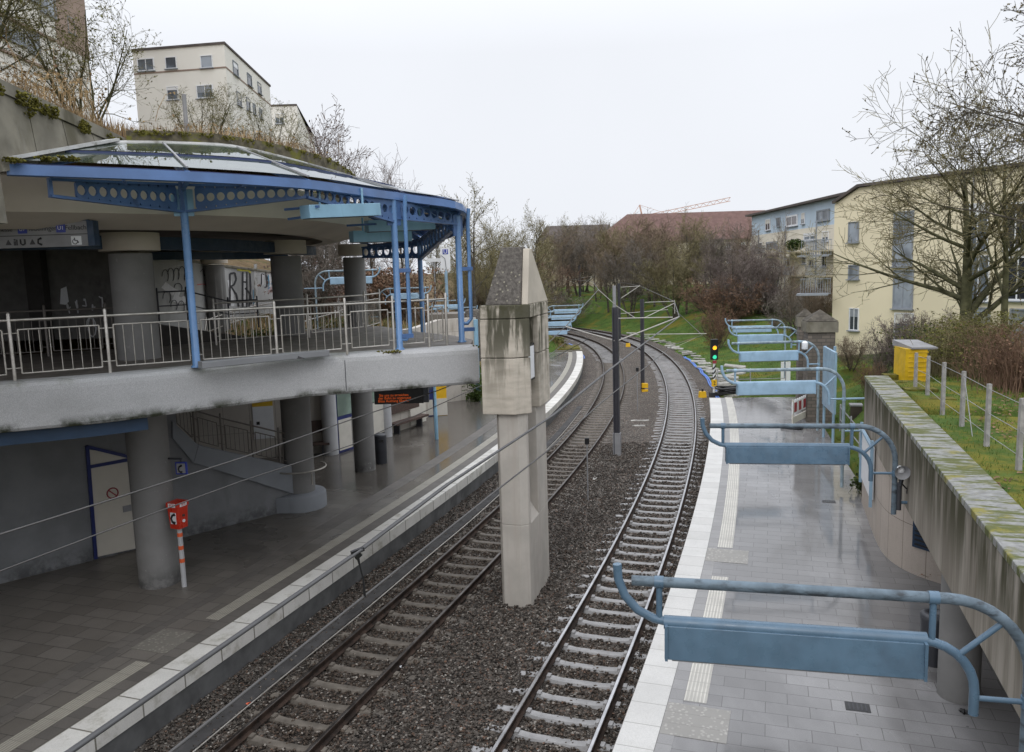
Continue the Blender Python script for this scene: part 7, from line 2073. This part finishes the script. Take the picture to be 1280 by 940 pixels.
# rust coloured and dark shrubs
GS = "shrubs along the lawn and the bank"
for px, pt, Yd, w, m, lb in ((905, 338, 82, 1.3, 'twig_rust', "big rust coloured shrub on the lawn left of the light brackets"), (930, 330, 86, 1.3, 'twig_purple', "broad purple brown shrub behind the rust coloured one"), (880, 352, 92, 1.1, 'twig_rust', "rust brown shrub at the foot of the lawn trees"), (955, 345, 84, 1.3, 'twig_purple', "dark tangled shrub under the balconies"), (985, 350, 80, 1.2, 'twig_purple', "dark tangled shrub left of the gate pillars"), (897, 380, 70, .7, 'twig_rust', "small rust shrub standing alone above the first light bracket row"),
        (1005, 352, 68, 1.1, 'twig_grey', "grey brown shrub just behind the darker gate pillar"), (970, 392, 74, 1.0, 'twig_purple', "low dark shrub right behind the far light brackets"), (1068, 415, 40, .8, 'twig_brown', "bare reddish shrub at the corner of the yellow house"), (1108, 412, 36, .6, 'twig_purple', "thin upright shrub before the yellow house's window strip"), (1093, 449, 33, .8, 'twig_rust', "small low rust shrub on the lawn behind the wall's end"),
        (1130, 386, 36, .8, 'twig_purple', "purple leaved shrub before the grey window strip"), (1165, 382, 35, .9, 'twig_purple', "dark shrub between the window strip and the big tree's trunk"),
        (842, 388, 98, 1.2, 'twig_brown', "low brown shrub on the far lawn under the forking tree"), (790, 380, 112, 1.5, 'twig_grey', "low grey shrub at the back of the far lawn"), (700, 372, 118, 1.6, 'twig_olive', "low olive shrub beyond the bend"), (652, 352, 92, 1.5, 'twig_olive', "olive shrub beside the slate capped pillar")):
    place(3, px, pt, Yd, lb, GS, w, m, cat_="shrub")
for i, (px, pt, Yd) in enumerate(((760, 372, 126), (735, 374, 128), (820, 374, 118), (675, 366, 116), (712, 370, 130), (865, 368, 104), (800, 376, 122), (775, 368, 120), (690, 362, 106), (845, 366, 112), (630, 352, 98), (610, 350, 96), (585, 352, 94))):
    place(3, px, pt, Yd, "brown undergrowth shrub at the foot of the loose wood", "undergrowth shrubs of the loose wood", 1.7, ('twig_brown', 'twig_olive', 'twig_grey')[i % 3], cat_="shrub")
# mistletoe-like ball high in a thin tree
q = D(994, 306, 64)
R = random.Random(2); V, F = [], []
for _ in range(900):
    d = Vector((R.gauss(0, 1), R.gauss(0, 1), R.gauss(0, 1))).normalized()*R.random()**.4*.62
    c = q + Vector((d.x*1.25, d.y, d.z*.8)); a = orth(Vector((0, 0, 1)), R)*.09; b = orth(a.normalized(), R)*.09
    o0 = len(V); V += [tuple(c - a), tuple(c + b), tuple(c + a)]; F.append((o0, o0+1, o0+2))
tag(mesh_np("mistletoe", V, F, M['leaf_green']), "dark green ball of mistletoe high in the thin tree before the balconies", "mistletoe")
place(1, 992, 300, 64, "thin bare tree carrying the green ball before the balconies", GT, .5, 'twig_brown')
# the big tree before the yellow house
bx, by = D(1207, 420, 31).x, 31.0
big = make_tree("bare_tree", 52, 9.6, .27, style(kids=(15, 10, 7, 4), start=(.16, .14, .1, .1), len=(.66, .52, .5, .5), angle=((38, 76), (22, 58), (25, 60), (25, 65)), bend=(.10, .22, .3, .4), up=(.0, .05, .04, .03), rk=(.62, .55, .5, .6), rmin=.008, trunk_levels=2), 4, tmat='bark_moss', cmat='twig_olive')
tag(big, "big wide bare tree with mossy limbs in front of the yellow house", "tree"); big.location = (bx, by, float(height(bx, by)) - .1); big.scale = (1.15, 1.15, 1.0)
big2 = make_tree("bare_tree", 43, 8.5, .2, style(kids=(9, 9, 6, 4), start=(.22, .14, .1, .1), len=(.72, .5, .5, .5), angle=((22, 55), (22, 55), (25, 60), (25, 65)), up=(.0, .08, .05, .03), rk=(.6, .55, .5, .6), rmin=.008, trunk_levels=2), 4, tmat='bark_moss', cmat='twig_olive')
tag(big2, "leaning two limbed bare tree right of the big one before the yellow house", "tree"); x2 = D(1255, 430, 29).x; big2.location = (x2, 29, float(height(x2, 29)) - .1); big2.rotation_euler = (0, .12, .6)
# nearer tree whose budding branches reach in from the side
near_t = make_tree("budding_tree", 46, 7.6, .2, style(kids=(16, 10, 7, 4), start=(.30, .15, .1, .1), len=(.85, .5, .5, .5), angle=((55, 88), (25, 58), (28, 62), (25, 65)), up=(.0, .04, .03, .02), rmin=.0045, trunk_levels=2), 4, tmat='bark_grey', cmat='bark_grey', buds=6, bsize=.034, bmat='bud')
tag(near_t, "budding tree reaching in from the edge with thin branches against the sky", "tree"); near_t.rotation_euler = (0, 0, 3.6); near_t.location = (14.2, 17.0, 4.1); near_t.scale = (1.0, 1.0, 1.12)
# hedge of arching stems at the edge of the lawn
def arching(name, x, y, z, sx, sy, h, n, mat, lmat, label, cat_, seed, leaves=2, lsz=.05, hang=.85, rad=.008):
    R = random.Random(seed); V, F, mi = [], [], []
    for _ in range(n):
        bx_, by_ = x + R.gauss(0, .33)*sx, y + R.gauss(0, .33)*sy
        a = R.random()*6.28; hh = h*R.uniform(.45, 1.05); sp = R.uniform(.2, 1.0)*hang*h
        pts = []
        for t in np.linspace(0, 1, 6):
            pts.append(Vector((bx_ + math.cos(a)*sp*t**1.6 + R.gauss(0, .03), by_ + math.sin(a)*sp*t**1.6 + R.gauss(0, .03), z + hh*(math.sin(t*1.9)/1.0) )))
        for i in range(5):
            r0, r1 = rad*(1 - i/6), rad*(1 - (i+1)/6)
            d = (pts[i+1]-pts[i]).normalized(); u = d.cross(Vector((0, 0, 1))); u = u.normalized() if u.length > .01 else Vector((1, 0, 0)); v = d.cross(u)
            o0 = len(V)
            for p, r in ((pts[i], r0), (pts[i+1], r1)):
                for k in range(3): an = k*2.094; V.append(tuple(p + (u*math.cos(an) + v*math.sin(an))*r))
            for k in range(3): F.append((o0+k, o0+(k+1) % 3, o0+3+(k+1) % 3, o0+3+k)); mi.append(0)
        for _l in range(leaves*3):
            i = R.randrange(1, 5); c = pts[i].lerp(pts[i+1], R.random()); s = lsz*R.uniform(.6, 1.4)
            a1 = orth(Vector((0, 0, 1)), R)*s; b1 = orth(a1.normalized(), R)*s*.6; o0 = len(V)
            V += [tuple(c), tuple(c + a1*.5 + b1), tuple(c + a1), tuple(c + a1*.5 - b1)]; F.append((o0, o0+1, o0+2, o0+3)); mi.append(1)
    return tag(mesh_np(name, V, F, [M[mat], M[lmat]], mi=mi), label, cat_, None)
def zt(x, y): return float(height(x, y))
for (px, Yd, sx, sy, h, n, mat, lm, lb, sd, lv, ls) in (
    (1290, 15.2, 1.3, 2.2, 1.75, 900, 'twig_rust', 'leaf_brown', "big dense bush of arching rust brown twigs behind the fence", 1, 1, .035),
    (1275, 19.5, 1.3, 2.2, 1.6, 500, 'twig_rust', 'leaf_brown', "rust brown bush behind the nearer big bush", 2, 1, .04),
    (1212, 24.5, 1.9, 1.7, 1.75, 620, 'twig_olive', 'leaf_yellow', "yellow green budding hedge beside the grit bin", 3, 3, .05),
    (1180, 27.5, 1.6, 1.6, 1.7, 480, 'twig_brown', 'leaf_green', "dark green hedge directly behind the grit bin", 4, 4, .055),
    (1232, 22.0, 1.4, 1.6, 1.9, 480, 'twig_olive', 'leaf_yellow', "olive hedge between the grit bin hedge and the rust bushes", 5, 2, .05)):
    x = D(px, 440, Yd).x; arching("hedge_bush", x, Yd, zt(x, Yd) - .05, sx, sy, h, n, mat, lm, lb, "bush", sd, lv, ls)
# ivy-green weeds at the wall foot and the tiled wall
for (x, y, z, sx, sy, h, n, lb, sd) in ((-2.0, 42.0, TOPL, .5, .2, .5, 90, "green weeds growing at the foot of the tiled wall by the ticket machine", 6), (9.8, 21.6, TOP, .3, .5, .5, 90, "green weeds at the foot of the tall wall's end", 7), (-1.85, 42.1, TOPL, .12, .12, 1.3, 60, "green climbing weed in the corner of the tiled wall", 8)):
    arching("weeds", x, y, z, sx, sy, h, n, 'leaf_green', 'leaf_green', lb, "weeds", sd, 4, .07)
# west: brown leaved beech shrub, dark tree under the roof, mound growth
for (px, Yd, sx, sy, h, n, mat, lm, lb, sd, lv, ls) in (
    (487, 46, 2.6, 2.0, 3.6, 520, 'twig_brown', 'leaf_brown', "beech shrub full of dry brown leaves behind the deck railing", 11, 6, .11),
    (402, 42, 1.5, 1.5, 3.6, 300, 'twig_brown', 'leaf_pink', "reddish dry leaved shrub between the two rear columns", 12, 5, .10),
    (520, 50, 2.0, 1.6, 2.0, 300, 'twig_brown', 'leaf_brown', "lower dry brown shrub right of the beech shrub", 13, 4, .09),
    (430, 37, 2.0, 1.4, 1.2, 260, 'dry_grass', 'leaf_green', "low tangle of dry stems and green weeds behind the rear columns", 14, 3, .07),
    (345, 33, 2.2, 1.2, .9, 240, 'dry_grass', 'leaf_green', "green weeds behind the deck railing between the columns", 15, 4, .08),
    (690, 68.5, 1.5, 1.0, .9, 200, 'twig_olive', 'leaf_yellow', "small round yellowish bush in the planter past the pillar", 16, 5, .09)):
    x = D(px, 400, Yd).x; arching("shrub", x, Yd, zt(x, Yd) - .1 if sd != 16 else .7, sx, sy, h, n, mat, lm, lb, "shrub", sd, lv, ls, rad=.012)
x = D(391, 400, 40).x
dt = dup(tall[2], (x, 40, zt(x, 40)), .7, .75); tag(dt, "dark trunked tree seen under the roof between the rear columns", "tree", None)
if "group" in dt: del dt["group"]

# ------------------------------------------------------------------ the planted mound on the roof
def mound_z(x, y):
    d = np.maximum(0, -7.75 - x) if np.isscalar(x) else np.maximum(0, -7.75 - np.asarray(x))
    k = np.clip((np.asarray(y) - 17)/4, 0, 1)
    d2 = np.clip((-4.6 - np.asarray(x)), 0, 60)
    return 10.18 + (1 - k)*np.minimum(d*.42, 7) + k*np.minimum(d2*.16, 7)
mx = axis([(-44, -18, 1.5), (-18, -3.6, .45)]); my = axis([(3, 38, .6)])
X, Y = np.meshgrid(mx, my); Z = mound_z(X, Y) + .08*np.sin(X*1.9 + Y) + .06*np.sin(Y*2.3 - X*1.1)
rp_ = np.array([(p[0], p[1]) for p in ring])
def inside_curb(x, y):
    xc = np.interp(y, rp_[:, 1], rp_[:, 0] - .2) if False else np.where(y < 16.6, -7.85, np.interp(y, [16.6, 17.0, 19.2, 22, 25.5, 29.5, 33], [-6.6, -5.9, -5.0, -4.65, -5.15, -7.4, -13.2]))
    return x < xc
ok_ = inside_curb(X, Y)
idx = np.arange(X.size).reshape(X.shape)
F = np.stack([idx[:-1, :-1], idx[:-1, 1:], idx[1:, 1:], idx[1:, :-1]], -1).reshape(-1, 4)
okf = ok_.ravel()[F].all(1)
o = mesh_np("roof_mound", np.stack([X, Y, Z], -1).reshape(-1, 3), F[okf], M['ground'], smooth=True); o["kind"] = "structure"
def blades(name, xs, ys, zs, h, w, mat, seed, lean=.35, mats2=None):
    r = np.random.default_rng(seed); n = len(xs)
    a = r.random(n)*6.28; ln = lean*r.random(n); hh = h*(.4 + .8*r.random(n)); ww = w*(.6 + .8*r.random(n))
    b = np.stack([xs, ys, zs], -1); t = b + np.stack([np.cos(a)*ln*hh, np.sin(a)*ln*hh, hh], -1)
    mid_ = (b*.45 + t*.55) + np.stack([np.zeros(n), np.zeros(n), hh*.08], -1)
    s = np.stack([-np.sin(a*1.7)*ww, np.cos(a*1.7)*ww, np.zeros(n)], -1)
    V = np.stack([b - s, b + s, mid_ + s*.7, mid_ - s*.7, t], 1).reshape(-1, 3)
    i = np.arange(n)[:, None]*5
    F = np.concatenate([i + np.array([[0, 1, 2]]), i + np.array([[0, 2, 3]]), i + np.array([[3, 2, 4]])])
    mi = np.concatenate([(r.random(n) < .25).astype(int)]*3) if mats2 else None
    return mesh_np(name, V, F, [M[mat], M[mats2]] if mats2 else M[mat], mi=mi)
r = np.random.default_rng(3)
n = 24000
y_ = 4 + 24*r.random(n); xc = np.where(y_ < 16.6, -7.9, np.interp(y_, [16.6, 17.0, 19.2, 22, 25.5, 29.5, 33], [-6.6, -5.9, -5.0, -4.7, -5.2, -7.4, -13.2]))
x_ = xc - (r.random(n)**1.7)*7
cl = .55 + .45*np.sin(x_*1.7 + y_*.9)*np.sin(y_*1.3 - x_*.6)
kp_ = r.random(n) < .35 + .65*np.clip(cl, 0, 1)
x_, y_ = x_[kp_], y_[kp_]
o = blades("dry_grass", x_, y_, mound_z(x_, y_) - .03, .40, .009, 'dry_grass', 4, .5, 'dry_reed'); tag(o, kind="stuff")
for (x, y, h, n_, m_, lm, lb, sd) in ((-9.6, 13.4, 1.2, 170, 'dry_grass', 'leaf_brown', "thicket of dry reddish stems above the near end of the roof parapet", 31), (-8.9, 15.6, .8, 150, 'dry_grass', 'dry_grass', "low dry thicket above the middle of the roof parapet", 32), (-10.6, 11.8, 1.3, 160, 'dry_reed', 'leaf_green', "thicket with some green leaves at the edge above the parapet", 33), (-7.4, 19.5, .6, 120, 'dry_grass', 'dry_grass', "dry tuft behind the mossy curb", 34), (-6.3, 22.5, .8, 90, 'twig_brown', 'dry_grass', "bare dry tuft near the far end of the mossy curb", 35)):
    arching("thicket", x, y, float(mound_z(x, y)) - .05, 2.0, 2.0, h, n_, m_, lm, lb, "thicket", sd, 1, .05, rad=.009)
ms = make_tree("bare_shrub", 61, 3.9, .055, style(kids=(9, 7, 5, 4), start=(.15, .12, .1, .1), len=(.52, .5, .5, .5), up=(.02, .05, .03, .02), bend=(.2, .35, .4, .4), rmin=.004, trunk_levels=1), 3, stems=8, lean=.5, tmat='bark_moss', cmat='twig_olive', buds=2, bsize=.045, bmat='leaf_yellow')
tag(ms, "large many stemmed bare shrub on the roof mound before the nearest white block", "shrub", "shrubs on the roof mound"); ms.location = (-11.0, 17.0, float(mound_z(-11.0, 17.0)) - .1)
for x, y, s, rz_, lb in ((-12.6, 15.2, 1.05, 2.0, "bare shrub at the picture corner beside the largest roof shrub"), (-9.4, 18.6, .72, 4.0, "smaller bare shrub hanging over the panelled parapet's end"), (-8.2, 22.5, .5, 1.0, "low bare shrub before the cream white block"), (-7.4, 26, .55, 5.0, "low bare shrub near the small white block"), (-13.5, 12.4, 1.1, 3.2, "bare shrub in front of the long window bands")):
    tag(dup(ms, (x, y, float(mound_z(x, y)) - .1), rz_, s), lb, "shrub", "shrubs on the roof mound")
b = Vector((-7.95, 18.7, float(mound_z(-7.95, 18.7)))); 
b = D(232, 146, 19); mb = MB(); mb.cyl(b, .05, 10.2, D(232, 118, 19).z, 8); tag(mb.build("vent_pipe", M['mast_grey']), "thin grey vent pipe standing in the dry grass on the roof mound", "pipe")
# ------------------------------------------------------------------ lawns
r = np.random.default_rng(9)
n = 20000
y_ = 7 + 22*r.random(n)**1.2; s_ = (y_ - RW0.y)/RD.y
x_ = RW0.x + RD.x*s_ + .68 + 9*r.random(n)**1.3
pn = .5 + .5*np.sin(x_*1.3 + 1.7*np.sin(y_*.8))*np.sin(y_*1.1)
k_ = (r.random(n) < .4 + .6*pn)
x_, y_ = x_[k_], y_[k_]; z_ = np.where((y_ < 17) & (x_ < RW0.x + RD.x*(y_-RW0.y)/RD.y + 4.8), 4.12, height(x_, y_))
k_ = z_ > 1.2
o = blades("grass", x_[k_], y_[k_], z_[k_] - .01, .085, .006, 'grass_green', 10, .9, 'grass_moss'); tag(o, kind="stuff")
n = 42000
y_ = 41 + 62*r.random(n)**1.35; x_ = fB(y_) + 3.0 + 24*r.random(n)
o = blades("grass", x_, y_, height(x_, y_) - .02, .13, .014, 'grass_green', 12, .8, 'grass_moss'); tag(o, kind="stuff")
n = 16000
y_ = 21.3 + 18*r.random(n); e0 = np.interp(y_, [21.2, 39.6], [9.9, 14.5]); x_ = e0 + .1 + 8*r.random(n)**1.3
o = blades("grass", x_, y_, height(x_, y_) - .02, .10, .008, 'grass_green', 13, .8, 'grass_moss'); tag(o, kind="stuff")
n = 30000
y_ = 28.5 + 45*r.random(n)**1.2; xl_ = np.interp(y_, [29.5, 36, 42, 43, 66, 67.5, 82], [-7.6, -4.95, -4.2, -2.3, 2.5, 5.4, 5.1]); x_ = xl_ - .2 - 9*r.random(n)
z_ = height(x_, y_); k_ = z_ > .5
o = blades("dry_grass", x_[k_], y_[k_], z_[k_] - .02, .42, .014, 'dry_grass', 14, .7, 'grass_green'); tag(o, kind="stuff")

# last year's leaves on the upper lawn and below the shrubs
r = np.random.default_rng(17); n = 5000
y_ = 8 + 20*r.random(n); s_ = (y_ - RW0.y)/RD.y; x_ = RW0.x + RD.x*s_ + .65 + 8*r.random(n)
k_ = (np.sin(x_*.9 + 2)*np.sin(y_*.7 + .5) + .5*np.sin(x_*2.3 - y_)) > .1
x_, y_ = x_[k_], y_[k_]; n = len(x_)
z_ = np.where((y_ < 17) & (x_ < RW0.x + RD.x*(y_-RW0.y)/RD.y + 4.8), 4.13, height(x_, y_)) + .012 + .02*r.random(n)
k_ = z_ > 1.2; x_, y_, z_ = x_[k_], y_[k_], z_[k_]; n = len(x_)
a = r.random(n)*6.28; s = .025 + .03*r.random(n); c_, s2_ = np.cos(a)*s, np.sin(a)*s; t_ = (r.random((n, 2)) - .5)*.03
V = np.stack([np.stack([x_ + c_, y_ + s2_, z_ + t_[:, 0]], -1), np.stack([x_ - s2_*.6, y_ + c_*.6, z_], -1), np.stack([x_ - c_, y_ - s2_, z_ + t_[:, 1]], -1), np.stack([x_ + s2_*.6, y_ - c_*.6, z_ + .01], -1)], 1).reshape(-1, 3)
tag(mesh_np("fallen_leaves", V, np.arange(4*n).reshape(-1, 4), M['leaf_brown']), kind="stuff")

# softened arrises on cast concrete and sheet metal
for o in SC.objects:
    if o.type == 'MESH' and o.name.split('.')[0] in ('shaft', 'lower_block', 'upper_block', 'top_block', 'gable_wall', 'cap', 'wall_face', 'coping', 'stair_parapet', 'kerb', 'lamp_box', 'cover_slab', 'head_course', 'cable_trough', 'plinth', 'housing', 'case', 'box'):
        m_ = o.modifiers.new("soft_edges", 'BEVEL'); m_.width = .016 if o.name.split('.')[0] not in ('box', 'housing', 'lamp_box') else .006; m_.segments = 2; m_.limit_method = 'ANGLE'; m_.angle_limit = math.radians(40)
